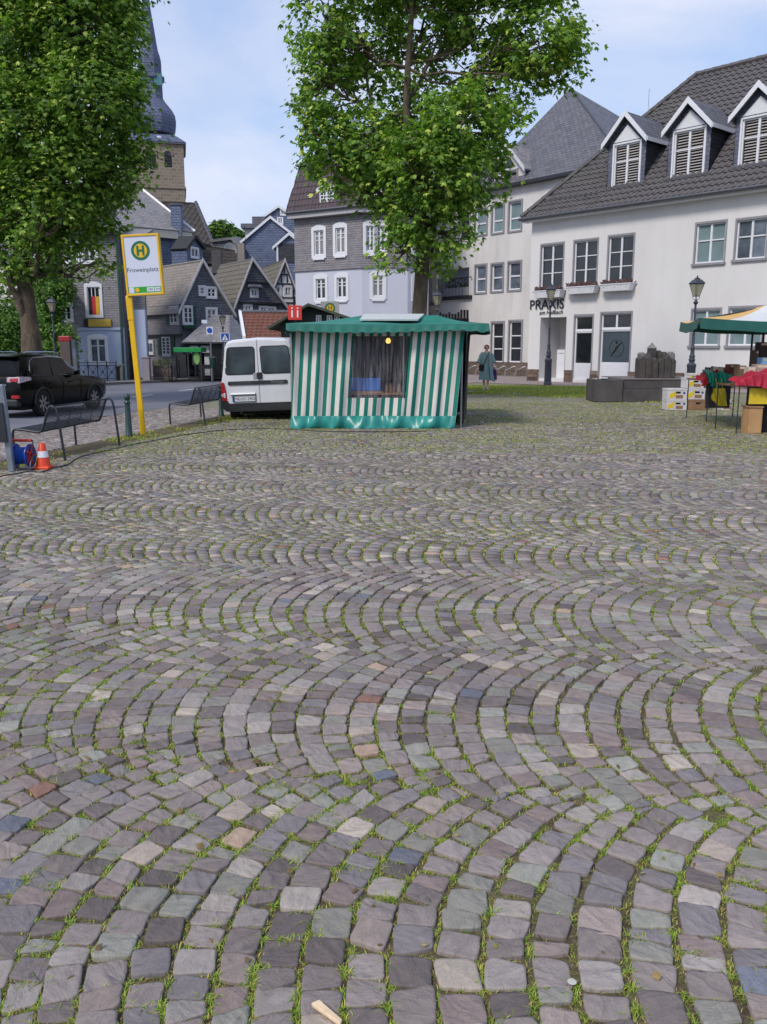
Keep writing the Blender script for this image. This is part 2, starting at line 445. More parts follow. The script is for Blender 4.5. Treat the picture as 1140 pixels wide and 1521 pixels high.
def stone_arrays(polys, hi, gapf, zf, colf=1.0, seed=1):
    R = np.random.RandomState(seed)
    K = 16 if hi else 8
    O = np.array([outline(p, hi, gapf()) for p in polys])            # n,K,2
    n = len(O); ctr = O.mean(1, keepdims=True)
    rings = [(1.0, -0.05), (1.0, -0.004), (0.982, -0.0006), (0.86, 0.0), (0.45, 0.0002)] if hi else [(1.0, -0.03), (0.93, 0.0)]
    z0 = zf(ctr[:, 0, 0], ctr[:, 0, 1]) + R.uniform(-0.0035, 0.0035, n)
    tx, ty = R.normal(0, 0.03, n), R.normal(0, 0.03, n)
    V = []
    for s, z in rings:
        P = ctr + (O - ctr) * s
        if hi and s < 1: P = P + R.uniform(-.0015, .0015, P.shape)
        Z = z0[:, None] + z + (P[..., 0] - ctr[..., 0]) * tx[:, None] + (P[..., 1] - ctr[..., 1]) * ty[:, None]
        if hi and s < 1: Z = Z + R.normal(0, 0.0014, Z.shape)
        V.append(np.concatenate([P, Z[..., None]], 2))
    Cc = np.concatenate([ctr, (z0 + (0.001 if hi else 0))[:, None, None]], 2)
    V = np.concatenate(V + [Cc], 1)                                 # n, m, 3
    nr = len(rings); m = nr * K + 1
    F4 = [(r * K + j, r * K + (j + 1) % K, (r + 1) * K + (j + 1) % K, (r + 1) * K + j) for r in range(nr - 1) for j in range(K)]
    F3 = [((nr - 1) * K + j, (nr - 1) * K + (j + 1) % K, nr * K) for j in range(K)]
    ang = R.uniform(0, 2 * pi, n)[:, None]; dx = V[..., 0] - ctr[:, :1, 0]; dy = V[..., 1] - ctr[:, :1, 1]
    off = R.uniform(0, 60, (n, 1, 2))
    UV = np.stack([dx * np.cos(ang) - dy * np.sin(ang), dx * np.sin(ang) + dy * np.cos(ang)], 2) + off
    ci = R.choice(len(PALC), n, p=PALW); col = PALC[ci] * R.uniform(0.87, 1.13, (n, 1)) * colf * np.array([1.25, 1.2, 1.18]) * (0.86 + .28 * vnoise(ctr[:, 0, 0], ctr[:, 0, 1], 1.1, 8) * .6 + .28 * vnoise(ctr[:, 0, 0], ctr[:, 0, 1], .35, 12) * .4)[:, None]
    return V, np.array(F4), np.array(F3), UV, col

def raw_mesh(name, V, F4, F3, UV, col, mat):
    """V n,m,3 ; same topology for every item"""
    n, m = V.shape[:2]
    me = bpy.data.meshes.new(name)
    me.vertices.add(n * m); me.vertices.foreach_set('co', V.reshape(-1).astype(np.float32))
    base = (np.arange(n) * m)[:, None, None]
    l4 = (F4[None] + base).reshape(-1) if len(F4) else np.zeros(0, int); l3 = (F3[None] + base).reshape(-1) if len(F3) else np.zeros(0, int)
    li = np.concatenate([l4, l3]); me.loops.add(len(li)); me.loops.foreach_set('vertex_index', li.astype(np.int32))
    n4, n3 = len(l4) // 4, len(l3) // 3
    me.polygons.add(n4 + n3)
    ls = np.concatenate([np.arange(n4) * 4, n4 * 4 + np.arange(n3) * 3])
    me.polygons.foreach_set('loop_start', ls.astype(np.int32))
    me.polygons.foreach_set('use_smooth', np.ones(n4 + n3, bool))
    me.update(calc_edges=True)
    if UV is not None:
        u = me.uv_layers.new(name='UVMap'); u.data.foreach_set('uv', UV.reshape(-1, 2)[li].ravel().astype(np.float32))
    if col is not None:
        ca = me.color_attributes.new('tint', 'FLOAT_COLOR', 'POINT')
        cc = np.ones((n, m, 4), np.float32); cc[..., :3] = col[:, None, :] if col.ndim == 2 else col
        ca.data.foreach_set('color', cc.ravel())
    me.materials.append(mat)
    return me

# plaza sheet and its stones
def sheet(name, pts, m, zfun=None, parent=None, nx=1):
    mb = MB(); mb.poly(pts); return mb.build(name, m, parent)
xs = np.linspace(-14, 42, 57); ys = np.linspace(-6, 44, 51)
mb = MB()
for iy, y in enumerate(ys):
    for x in xs: mb.v.append((x, y, zgs(x, y) - 0.012 if y < FAR_STONES - 0.6 else zgs(x, y) - 0.004 - 0.02 * max(0, 1 - (y - FAR_STONES + 0.6))))
W_ = len(xs)
for iy in range(len(ys) - 1):
    for ix in range(W_ - 1):
        mb.f.append((iy * W_ + ix, iy * W_ + ix + 1, (iy + 1) * W_ + ix + 1, (iy + 1) * W_ + ix))
# the sheet's material: soil and moss where stones stand on it, small stones printed from there on
t = NT('plaza_ground'); v = t.coord('Object')
vo = t.node('ShaderNodeTexVoronoi'); vo.inputs['Scale'].default_value = 9.0; vo.feature = 'F1'; t.link(v, vo.inputs['Vector'])
ve = t.node('ShaderNodeTexVoronoi'); ve.inputs['Scale'].default_value = 9.0; ve.feature = 'DISTANCE_TO_EDGE'; t.link(v, ve.inputs['Vector'])
b = t.noise(v, 60, 4, 0.6); c = t.noise(v, 0.35, 4, 0.6); a = t.noise(v, 9, 6, 0.65)
soil = t.ramp(b, [(0.3, C('40372e')), (0.7, C('64584a'))])
moss = t.ramp(b, [(0.25, C('5f6038')), (0.55, C('7d7f48')), (0.8, C('968f5a'))])
fm = t.ramp(t.math('ADD', t.math('MULTIPLY', a, 0.6), t.math('MULTIPLY', c, 0.5)), [(0.46, 0), (0.62, 1)])
ground = t.mix(t.math('MULTIPLY', fm, .35), soil, moss)
sepc = t.node('ShaderNodeSeparateColor'); t.link(vo.outputs['Color'], sepc.inputs[0])
stc = t.ramp(sepc.outputs[0], [(0.0, C('7d7876')), (0.3, C('8a8582')), (0.6, C('93908a')), (0.85, C('9c9690')), (1.0, C('aaa29a'))])
st = t.mix(t.ramp(ve.outputs['Distance'], [(0.03, 0.0), (0.09, 1.0)]), ground, stc)
sx = t.node('ShaderNodeSeparateXYZ'); t.link(v, sx.inputs[0])
far = t.ramp(t.math('SUBTRACT', sx.outputs[1], FAR_STONES - 0.7), [(0.0, 0.0), (0.4, 1.0)])
st = t.mix(t.math('MULTIPLY', t.ramp(t.noise(v, 0.5, 5, 0.65), [(0.4, 0.25), (0.65, 0.75)]), 0.75), st, moss)
t.col(t.mix(far, ground, st)); t.rough(0.92); t.spec(0.2); t.bump(b, 0.6, 0.015)
plaza = mb.build('plaza', t.m); tag(plaza, kind='structure')

def gapn(): return rnd.uniform(0.004, 0.0075)
dist = [hypot(sum(q[0] for q in p) / len(p), sum(q[1] for q in p) / len(p)) for p in stones]
order = sorted(range(len(stones)), key=lambda i: dist[i])
stones = [stones[i] for i in order]
def cen(p): return sum(q[0] for q in p) / len(p), sum(q[1] for q in p) / len(p)
def really_in_view(p):
    x, y = cen(p); return y > 1.76 and abs(x) < 0.449 * (y * cos(PITCH) + 1.6 * sin(PITCH)) * 1.0
near, mid = [], []
for p in stones: (near if (len(near) < 295 and really_in_view(p)) else mid).append(p)
hi_ = [p for p in mid if cen(p)[1] < 6.2]; lo_ = [p for p in mid if cen(p)[1] >= 6.2]
V, F4, F3, UV, col = stone_arrays(near, True, gapn, zg, seed=5)
for i in range(len(near)):
    o_ = V[i, -1].copy(); Vi = V[i:i + 1] - o_
    me = raw_mesh('cobblestone', Vi, F4, F3, UV[i:i + 1], col[i:i + 1], M_COB)
    ob = bpy.data.objects.new('cobblestone', me); COL.objects.link(ob); ob.location = o_; ob.parent = plaza
for nm, pl, hi, sd_ in (('cobblestone_paving', hi_, True, 6), ('cobblestone_paving', lo_, False, 7), ('cobblestone_paving', apron, False, 8)):
    A = stone_arrays(pl, hi, gapn, zg, seed=sd_)
    me = raw_mesh(nm, *A, M_COB); ob = bpy.data.objects.new(nm, me); COL.objects.link(ob); ob.parent = plaza; tag(ob, kind='stuff')

# ------------------------------------------------------------------ grass and moss in the joints
t = NT('grass_blade'); a_ = t.node('ShaderNodeAttribute'); a_.attribute_name = 'tint'
t.col(a_.outputs['Color']); t.rough(0.6); t.spec(0.3)
tr = t.node('ShaderNodeBsdfTranslucent'); t.link(a_.outputs['Color'], tr.inputs['Color'])
ms = t.node('ShaderNodeMixShader'); ms.inputs[0].default_value = 0.3
t.link(t.b.outputs[0], ms.inputs[1]); t.link(tr.outputs[0], ms.inputs[2]); t.link(ms.outputs[0], t.o.inputs[0]); M_GRASS = t.m
GC = np.array([C('84a03a'), C('9ab840'), C('aeb84c'), C('73903a'), C('bdb560'), C('b29a66'), C('96b84c'), C('5f8034')])
def blades(name, P, L, lean, wid, seed, w=None, dry=0.0, parent=None, kind='stuff', pal=GC):
    R = np.random.RandomState(seed); n = len(P)
    az = R.uniform(0, 2 * pi, n); d = np.stack([np.cos(az), np.sin(az), np.zeros(n)], 1); sd2 = np.stack([-np.sin(az), np.cos(az), np.zeros(n)], 1)
    up = np.array([0, 0, 1.0]); l = L[:, None]; e = lean[:, None]; ww = wid[:, None] * sd2
    p1 = P + up * l * 0.55 + d * l * e * 0.35; p2 = P + up * l * (1 - 0.35 * e) + d * l * e
    V = np.stack([P - ww / 2, P + ww / 2, p1 - ww * 0.4, p1 + ww * 0.4, p2], 1)
    ci = R.choice(len(pal), n, p=w); col = pal[ci] * R.uniform(0.75, 1.25, (n, 1))
    me = raw_mesh(name, V, np.array([(0, 1, 3, 2)]), np.array([(2, 3, 4)]), None, col, M_GRASS)
    ob = bpy.data.objects.new(name, me); COL.objects.link(ob)
    if parent: ob.parent = parent
    tag(ob, kind=kind); return ob
def joint_points(polys, per, R, dens):
    """random points on the outlines of the stones where the moss noise is high"""
    pts = []
    for p in polys:
        x, y = cen(p)
        g = float(vnoise(x, y, 0.55, 9)) * 0.45 + float(vnoise(x, y, 1.9, 4)) * 0.4 + R.rand() * 0.35
        k = int(per * max(0, g - dens) ** 1.4 * 4.2)
        n = len(p)
        for _ in range(k):
            # sides 1 and 3 are the long joints between courses: favour them
            i = R.choice([1, 3]) if (n == 4 and R.rand() < 0.25) else R.randint(n)
            w = R.rand(); q = p[i]; r = p[(i + 1) % n]; j = 0.004
            cxx = q[0] + (r[0] - q[0]) * w; cyy = q[1] + (r[1] - q[1]) * w
            pts.append((cxx + R.uniform(-j, j), cyy + R.uniform(-j, j)))
    return np.array(pts) if pts else np.zeros((0, 2))
R = np.random.RandomState(21)
allnear = near + hi_
A = joint_points(allnear, 15, R, 0.22)
rep = R.randint(2, 7, len(A)); B = np.repeat(A, rep, axis=0)
B = B + R.normal(0, 0.0048, B.shape)
z = zg(B[:, 0], B[:, 1]) - 0.016
n = len(B)
blades('joint_moss', np.column_stack([B, z]), R.uniform(0.011, 0.021, n), R.uniform(0.3, 1.3, n), R.uniform(0.0022, 0.0042, n), 1, w=[.1, .1, .18, .08, .22, .22, .05, .05])
A = joint_points(allnear, 3.2, R, 0.32)
rep = R.randint(14, 36, len(A)); B = np.repeat(A, rep, axis=0); B = B + R.normal(0, 0.0085, B.shape); n = len(B)
z = zg(B[:, 0], B[:, 1]) - 0.014
blades('joint_grass', np.column_stack([B, z]), R.uniform(0.011, 0.028, n), R.uniform(0.5, 1.8, n), R.uniform(0.002, 0.0042, n), 2, w=[.2, .2, .14, .12, .1, .08, .1, .06])
midp = [p for p in lo_ if cen(p)[1] < 13]
A = joint_points(midp, 6.5, R, 0.27); rep = R.randint(2, 5, len(A)); B = np.repeat(A, rep, axis=0) + R.normal(0, 0.006, (rep.sum(), 2)); n = len(B)
blades('joint_moss', np.column_stack([B, zg(B[:, 0], B[:, 1]) - 0.014]), R.uniform(0.014, 0.028, n), R.uniform(0.3, 1.3, n), R.uniform(0.004, 0.008, n), 3, w=[.14, .16, .2, .1, .18, .12, .06, .04])
farp = [p for p in lo_ if cen(p)[1] >= 13]
A = joint_points(farp, 6.5, R, 0.14); B = A; n = len(B)
blades('joint_moss', np.column_stack([B, zg(B[:, 0], B[:, 1]) - 0.014]), R.uniform(0.02, 0.036, n), R.uniform(0.2, 1.0, n), R.uniform(0.009, 0.018, n), 4, w=[.14, .16, .2, .1, .18, .12, .06, .04])
# grass along the plaza edge, under the benches
n = 26000; tt = R.uniform(-4, 12, n); oo = R.normal(0.28, 0.26, n)
ex = e1.x + ED.x * tt + EN.x * oo; ey = e1.y + ED.y * tt + EN.y * oo
keep = (vnoise(ex, ey, 0.8, 2) * 0.6 + vnoise(ex, ey, 0.2, 6) * 0.5 + R.rand(n) * 0.2 > 0.7) & (oo > -0.2) & (oo < 0.8)
ex, ey = ex[keep], ey[keep]; n = len(ex)
blades('edge_grass', np.column_stack([ex, ey, zg(ex, ey) - 0.02]), R.uniform(0.03, 0.075, n), R.uniform(0.3, 1.5, n), R.uniform(0.006, 0.014, n), 5, w=[.12, .08, .1, .14, .2, .24, .04, .08])
# grass patch before the white house and round the fountain
g0, g1_, g2_, g3_ = gnd(675, 572), gnd(1010, 575), gnd(1000, 610), gnd(680, 592)
n = 90000; a_ = R.rand(n); b_ = R.rand(n)
gx = (g0.x * (1 - a_) + g1_.x * a_) * (1 - b_) + (g3_.x * (1 - a_) + g2_.x * a_) * b_
gy = (g0.y * (1 - a_) + g1_.y * a_) * (1 - b_) + (g3_.y * (1 - a_) + g2_.y * a_) * b_
keep = vnoise(gx, gy, 1.5, 5) * 0.45 + vnoise(gx, gy, 0.35, 6) * 0.3 + R.rand(n) * 0.25 > 0.38 + 0.36 * b_ ** 1.5
gx, gy = gx[keep], gy[keep]; n = len(gx)
blades('patch_grass', np.column_stack([gx, gy, np.zeros(n) - 0.02]), R.uniform(0.04, 0.085, n), R.uniform(0.2, 1.1, n), R.uniform(0.014, 0.03, n), 6, w=[.16, .16, .2, .1, .17, .11, .07, .03])

# ------------------------------------------------------------------ road, kerb, pavements
t = NT('asphalt'); v = t.coord('Object'); n = t.noise(v, 90, 4); m = t.noise(v, 0.7, 5)
t.col(t.mix(t.ramp(m, [(0.35, 0.0), (0.7, 1.0)]), t.ramp(n, [(0.3, C('5a5b64')), (0.7, C('74757f'))]), t.ramp(n, [(0.3, C('696a72')), (0.7, C('82828a'))])))
t.rough(0.85); t.spec(0.35); t.bump(n, 0.5, 0.006); M_ASPH = t.m
M_LINE = plain('road_paint', 'd8d8d4', 0.7, var=0.12, scale=9)
a = r1 - RD * 25; b = r2 + RD * 9
c = k2 + KD * 7; d = k1 - KD * 22
mb = MB(); mb.poly([(a.x, a.y, ROADZ), (b.x, b.y, ROADZ), (c.x, c.y, ROADZ), (d.x, d.y, ROADZ)])
road = mb.build('road', M_ASPH); tag(road, kind='structure')
mb = MB()
for (u0, v0, u1, v1) in ((195, 590, 227, 586), (266, 580.5, 298, 576.5), (95, 604, 140, 597)):
    p, q = gnd(u0, v0, ROADZ + 0.004), gnd(u1, v1, ROADZ + 0.004); dn = Vector((-(q - p).y, (q - p).x, 0)).normalized() * 0.07
    mb.poly([p - dn, q - dn, q + dn, p + dn])
ln = mb.build('road_marking', M_LINE); tag(ln, kind='structure')
# far pavement with kerb
M_PAVE = plain('paving', '8d8883', 0.85, var=0.15, scale=1.2, bump=0.3)
M_KERB = plain('kerb_stone', '6d6b68', 0.85, var=0.2, scale=3)
KN = Vector((-KD.y, KD.x, 0)); PZ = ROADZ + 0.13
A0 = k1 - KD * 24; A1 = k2 + KD * 10
mb = MB()
L = (A1 - A0).length; i = 0.0
while i < L:
    p = A0 + KD * i; q = A0 + KD * min(i + 0.98, L)
    mb.hexa([Vector((w.x, w.y, z_)) for z_ in (ROADZ - 0.1, PZ + 0.004) for w in (p, q, q + KN * 0.15, p + KN * 0.15)]); i += 1.0
kb = mb.build('kerb', M_KERB, bevel=0.01); tag(kb, kind='structure')
mb = MB(); q0, q1 = A0 + KN * 0.152, A1 + KN * 0.152; q2, q3 = A1 + KN * 30, A0 + KN * 40
mb.poly([(w.x, w.y, PZ) for w in (q0, q1, q2, q3)]); pv = mb.build('pavement', M_PAVE); tag(pv, kind='structure')
mb = MB(); q = 600; mb.poly([(-q, -q, -0.6), (q, -q, -0.6), (q, q, -0.6), (-q, q, -0.6)])
tag(mb.build('ground', plain('far_ground', '6f6c60', 0.95, var=0.2, scale=0.05)), kind='structure')
# ------------------------------------------------------------------ building materials
def slate_mat(name, lo, hi, bw=0.24, rh=0.15, rough=0.6, stain=None, mortar='1d1e22'):
    t = NT(name); uvn = t.node('ShaderNodeUVMap'); uvn.uv_map = 'UVMap'
    br = t.node('ShaderNodeTexBrick'); br.inputs['Scale'].default_value = 1.0
    br.inputs['Brick Width'].default_value = bw; br.inputs['Row Height'].default_value = rh
    br.inputs['Mortar Size'].default_value = rh * 0.07; br.inputs['Mortar Smooth'].default_value = 0.3
    br.inputs['Color1'].default_value = (*C(lo), 1); br.inputs['Color2'].default_value = (*C(hi), 1); br.inputs['Mortar'].default_value = (*C(mortar), 1)
    wob = t.noise(uvn.outputs[0], 3.0, 3); ad = t.node('ShaderNodeVectorMath', operation='MULTIPLY_ADD')
    cmb = t.node('ShaderNodeCombineXYZ'); t.link(wob, cmb.inputs[0]); t.link(wob, cmb.inputs[1])
    ad.inputs[1].default_value = (0.05, 0.05, 0); t.link(cmb.outputs[0], ad.inputs[0]); t.link(uvn.outputs[0], ad.inputs[2])
    t.link(ad.outputs[0], br.inputs['Vector'])
    n = t.noise(uvn.outputs[0], 2.2, 6, 0.65)
    c = t.mix(t.ramp(n, [(0.35, 0.0), (0.75, 0.55)]), br.outputs['Color'], C(stain or hi))
    t.col(c); t.rough(rough); t.spec(0.35)
    sp = t.node('ShaderNodeSeparateXYZ'); t.link(ad.outputs[0], sp.inputs[0])
    saw = t.math('SUBTRACT', 1.0, t.math('FRACT', t.math('DIVIDE', sp.outputs[1], rh)))
    hgt = t.math('ADD', t.math('MULTIPLY', saw, 0.8), t.math('ADD', t.math('MULTIPLY', br.outputs['Fac'], -1.0), t.math('MULTIPLY', t.noise(uvn.outputs[0], 14, 3), 0.5)))
    t.bump(hgt, 0.8, 0.025)
    return t.m
M_SLATE_DARK = slate_mat('slate_dark', '555863', '6a6d79', stain='777a85')
M_SLATE_BLUE = slate_mat('slate_blue', '56627e', '66728c', bw=0.3, rh=0.18, stain='707b94')
M_SLATE_GREY = slate_mat('slate_grey', '777479', '8b888d', bw=0.26, rh=0.12, stain='8f8b8d', mortar='5a585d')
M_SLATE_ROOF = slate_mat('slate_roof', '55565e', '6b6a70', bw=0.3, rh=0.2, stain='76737a', mortar='2e2f33')
M_SLATE_PALE = slate_mat('slate_pale', '77757a', '8f8b8c', bw=0.32, rh=0.2, stain='a09a96', mortar='55545a')
M_BLACKSLATE = slate_mat('slate_black', '2f3037', '40414a', bw=0.22, rh=0.14, stain='3c3d45')
t = NT('tower_stone'); uvn = t.node('ShaderNodeUVMap'); uvn.uv_map = 'UVMap'
br = t.node('ShaderNodeTexBrick'); br.inputs['Scale'].default_value = 1; br.inputs['Brick Width'].default_value = 0.62; br.inputs['Row Height'].default_value = 0.34
br.inputs['Mortar Size'].default_value = 0.035; br.inputs['Color1'].default_value = (*C('83786d'), 1); br.inputs['Color2'].default_value = (*C('6a6058'), 1); br.inputs['Mortar'].default_value = (*C('908578'), 1)
t.link(uvn.outputs[0], br.inputs['Vector']); n = t.noise(uvn.outputs[0], 1.5, 6, 0.7)
t.col(t.mix(t.ramp(n, [(0.4, 0.0), (0.7, 0.6)]), br.outputs['Color'], C('948472'))); t.rough(0.9); t.bump(br.outputs['Fac'], -0.6, 0.05); M_TOWER = t.m
def render_mat(name, c, stain='8d8a86', amt=0.45):
    t = NT(name); v = t.coord('Object')
    n = t.noise(t.mapping(v, (1, 1, 0.5)), 0.45, 7, 0.62); f = t.noise(v, 70, 3); st = t.noise(t.mapping(v, (2.2, 2.2, 0.16)), 1.3, 5, 0.6)
    c0 = t.mix(t.ramp(n, [(0.42, 0.0), (0.72, amt)]), C(c), C(stain))
    c1 = t.mix(t.ramp(st, [(0.52, 0.0), (0.8, amt * 0.6)]), c0, C(stain))
    t.col(c1); t.rough(0.9); t.spec(0.2); t.bump(f, 0.25, 0.006); return t.m
M_WHITE = render_mat('white_render', 'dad8d8', amt=0.16)
M_CREAM = render_mat('cream_render', 'd6d3d1', 'a8a5a3', 0.5)
M_LILAC = render_mat('pale_lilac_render', 'c3c6d4', 'a5a8b4', 0.25)
M_BLUEW = render_mat('pale_blue_render', 'aeb9d2', '929cb4', 0.25)
M_FRAME = plain('white_frame', 'dcdde2', 0.4, var=0.04)
M_GREYTRIM = plain('grey_trim', '8b8a90', 0.7, var=0.08)
M_TIMBER = plain('black_timber', '2a2a2e', 0.7, var=0.2)
M_GREENPAINT = plain('green_paint', '1d4a38', 0.45, var=0.1)
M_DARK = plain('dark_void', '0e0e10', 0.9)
M_METALD = plain('dark_metal', '34363c', 0.45, metal=0.3, var=0.15)
M_GUTTER = plain('zinc_gutter', '5e6066', 0.5, metal=0.5, var=0.15)
M_VERGE = plain('verge_paint', 'c6c6ca', 0.6, var=0.12)
def glass(name, c, rough=0.06, var=0.5):
    t = NT(name); v = t.coord('Object'); n = t.noise(v, 1.7, 3)
    lo = tuple(x * (1 - var) for x in C(c)); t.col(t.ramp(n, [(0.35, lo), (0.65, C(c))])); t.rough(rough); t.spec(0.8)
    t.bump(t.noise(v, 0.9, 2), 0.06, 0.05); return t.m
M_GLASS = glass('window_glass', '25292e'); M_GLASS_TEAL = glass('glass_before_blind', '7d9296', 0.15, 0.2); M_GLASS_SKY = glass('pale_glass', '6b7684', 0.08, 0.6)
M_GLASS_CUR = glass('glass_before_curtain', '8d8a8c', 0.2, 0.35)
M_STONE = slate_mat('plinth_stone', '5b4c43', '74625a', bw=0.42, rh=0.2, rough=0.85, mortar='8c857c', stain='4c4440')

def tile_mat(name, a, b, moss=None):
    t = NT(name); v = t.coord('Object'); n = t.noise(v, 4.5, 5, 0.7); w = t.noise(v, 0.6, 4, 0.6)
    c = t.ramp(n, [(0.3, C(a)), (0.7, C(b))])
    if moss: c = t.mix(t.ramp(w, [(0.45, 0.0), (0.72, 0.6)]), c, C(moss))
    t.col(c); t.rough(0.75); t.spec(0.3); t.bump(t.noise(v, 40, 3), 0.3, 0.01); return t.m
M_TILE = tile_mat('roof_tile_brown', '464446', '6a6668', '5a584e')
M_TILE2 = tile_mat('roof_tile_plum', '4b4145', '61545a')
M_TILE_RED = tile_mat('roof_tile_red', '6a453d', '80584b')
M_TILE_MOSS = tile_mat('roof_tile_mossy', '625e59', '7b766e', '6c6a5c')
M_TILE_CH = tile_mat('roof_tile_church', '3e3b3a', '514c49', '4a463f')

# ------------------------------------------------------------------ building helpers
def wall(root, fc, s0, s1, z0, z1, holes, m, name='wall', outline=None, depth=0.22, reveal=None, th=0.3):
    """flat wall with real openings; outline = convex list of (s, z) to clip to"""
    mb = MB(); rv = mb if reveal is None else MB()
    S = sorted(set([s0, s1] + [h[0] for h in holes] + [h[2] for h in holes])); Z = sorted(set([z0, z1] + [h[1] for h in holes] + [h[3] for h in holes]))
    S = [s for s in S if s0 - 1e-6 <= s <= s1 + 1e-6]; Z = [z for z in Z if z0 - 1e-6 <= z <= z1 + 1e-6]
    def clp(p):
        if outline is None: return p
        O = outline; A = sum(O[i - 1][0] * O[i][1] - O[i][0] * O[i - 1][1] for i in range(len(O)))
        if A < 0: O = O[::-1]
        for i in range(len(O)):
            a, b = O[i - 1], O[i]; dx, dz = b[0] - a[0], b[1] - a[1]
            p = clip(p, dz, -dx, dz * a[0] - dx * a[1])
            if len(p) < 3: return []
        return p
    for i in range(len(S) - 1):
        for j in range(len(Z) - 1):
            cs, cz = (S[i] + S[i + 1]) / 2, (Z[j] + Z[j + 1]) / 2
            if any(h[0] < cs < h[2] and h[1] < cz < h[3] for h in holes): continue
            p = clp([(S[i], Z[j]), (S[i + 1], Z[j]), (S[i + 1], Z[j + 1]), (S[i], Z[j + 1])])
            if len(p) >= 3: mb.poly([fc.pt(a, b) for a, b in p])
    for h in holes:
        a, b, c, d = h[:4]; dp = h[4] if len(h) > 4 else depth
        for q in ([(a, b), (c, b)], [(c, b), (c, d)], [(c, d), (a, d)], [(a, d), (a, b)]):
            rv.poly([fc.pt(*q[0]), fc.pt(*q[1]), fc.pt(*q[1], -dp), fc.pt(*q[0], -dp)])
    # returns at the ends and a closed back so the wall has thickness
    if outline is None:
        for s in (s0, s1): mb.poly([fc.pt(s, z0), fc.pt(s, z1), fc.pt(s, z1, -th), fc.pt(s, z0, -th)])
        mb.poly([fc.pt(s0, z1), fc.pt(s1, z1), fc.pt(s1, z1, -th), fc.pt(s0, z1, -th)])
    o = mb.build(name, m, root)
    if reveal is not None: rv.build('reveal', reveal, root)
    return o

def window(root, fc, r, cols=2, rows=(0, .34, .67, 1), fw=0.055, gl=None, depth=0.12, casing=None, cm=None, sill=None, sm=None, split=False, arch=0.0, bars=0.035, name='window', frame_m=None, louvre=False, upper_split=None):
    """r=(s0,z0,s1,z1). frame mesh with panes (and casing, sill) as sub-parts"""
    s0, z0, s1, z1 = r[:4]; gl = gl or M_GLASS; o = -depth
    mb = MB(); B = lambda a, b, c, d, o0, o1: mb.fbox(fc, a, b, c, d, o0, o1)
    B(s0, s0 + fw, z0, z1, o - .03, o + .045); B(s1 - fw, s1, z0, z1, o - .03, o + .045)
    B(s0 + fw, s1 - fw, z0, z0 + fw, o - .03, o + .045); B(s0 + fw, s1 - fw, z1 - fw, z1, o - .03, o + .045)
    iw, ih = s1 - s0 - 2 * fw, z1 - z0 - 2 * fw
    cs = [s0 + fw + iw * i / cols for i in range(cols + 1)]; zs = [z0 + fw + ih * q for q in rows]
    for i in range(1, cols):
        w = fw * 1.5 if (cols == 2 or i * 2 == cols) else bars
        B(cs[i] - w / 2, cs[i] + w / 2, z0 + fw, z1 - fw, o - .02, o + .05)
    for q in zs[1:-1]:
        for i in range(cols):
            w = bars if len(zs) > 3 else bars * 1.3
            B(cs[i] + 0.02, cs[i + 1] - 0.02, q - w / 2, q + w / 2, o - .02, o + .036)
    W = mb.build(name, frame_m or M_FRAME, root)
    if louvre:
        n = int(ih / 0.1)
        for i in range(cols):
            l = MB()
            for k_ in range(n):
                z = z0 + fw + (k_ + .5) * ih / n
                l.hexa([fc.pt(cs[i] + .05, z - .018, o + .012), fc.pt(cs[i + 1] - .05, z - .018, o + .012), fc.pt(cs[i + 1] - .05, z - .02, o + .008), fc.pt(cs[i] + .05, z - .02, o + .008),
                        fc.pt(cs[i] + .05, z + .02, o - .012), fc.pt(cs[i + 1] - .05, z + .02, o - .012), fc.pt(cs[i + 1] - .05, z + .026, o - .016), fc.pt(cs[i] + .05, z + .026, o - .016)])
            l.build('louvre_panel', louvre, W)
        g = MB(); g.fbox(fc, s0 + .03, s1 - .03, z0 + .03, z1 - .03, o - .05, o - .035); g.build('pane', M_DARK, W)
    elif split:
        for i in range(cols):
            for j in range(len(zs) - 1):
                g = MB(); g.fbox(fc, cs[i] + .005, cs[i + 1] - .005, zs[j] + .004, zs[j + 1] - .004, o - .014, o - .004); g.build('pane', gl, W)
    else:
        g = MB(); g.fbox(fc, s0 + fw * .5, s1 - fw * .5, z0 + fw * .5, z1 - fw * .5, o - .014, o - .004); g.build('pane', gl, W)
    if casing:
        c = MB(); w = casing; oo = 0.05
        c.fbox(fc, s0 - w, s0 + .002, z0 - w, z1, -.02, oo); c.fbox(fc, s1 - .002, s1 + w, z0 - w, z1, -.02, oo); c.fbox(fc, s0 + .002, s1 - .002, z0 - w, z0 + .002, -.02, oo)
        if arch:
            n = 8; pts = []
            for k_ in range(n + 1):
                a = -1 + 2 * k_ / n; pts.append((s0 + (s1 - s0) * (a + 1) / 2 + a * w, arch * (1 - a * a)))
            for k_ in range(n):
                (a, ha), (b, hb) = pts[k_], pts[k_ + 1]
                c.hexa([fc.pt(a, z1, oo), fc.pt(b, z1, oo), fc.pt(b, z1, -.02), fc.pt(a, z1, -.02), fc.pt(a, z1 + w + ha, oo), fc.pt(b, z1 + w + hb, oo), fc.pt(b, z1 + w + hb, -.02), fc.pt(a, z1 + w + ha, -.02)])
        else: c.fbox(fc, s0 - w, s1 + w, z1, z1 + w, -.02, oo)
        c.build('casing', cm or M_FRAME, W)
    if sill:
        c = MB(); c.fbox(fc, s0 - sill, s1 + sill, z0 - .09 - (casing or 0), z0 - .002 - (casing or 0), -0.1, .09); c.build('sill', sm or M_GREYTRIM, W)
    return (s0, z0, s1, z1)

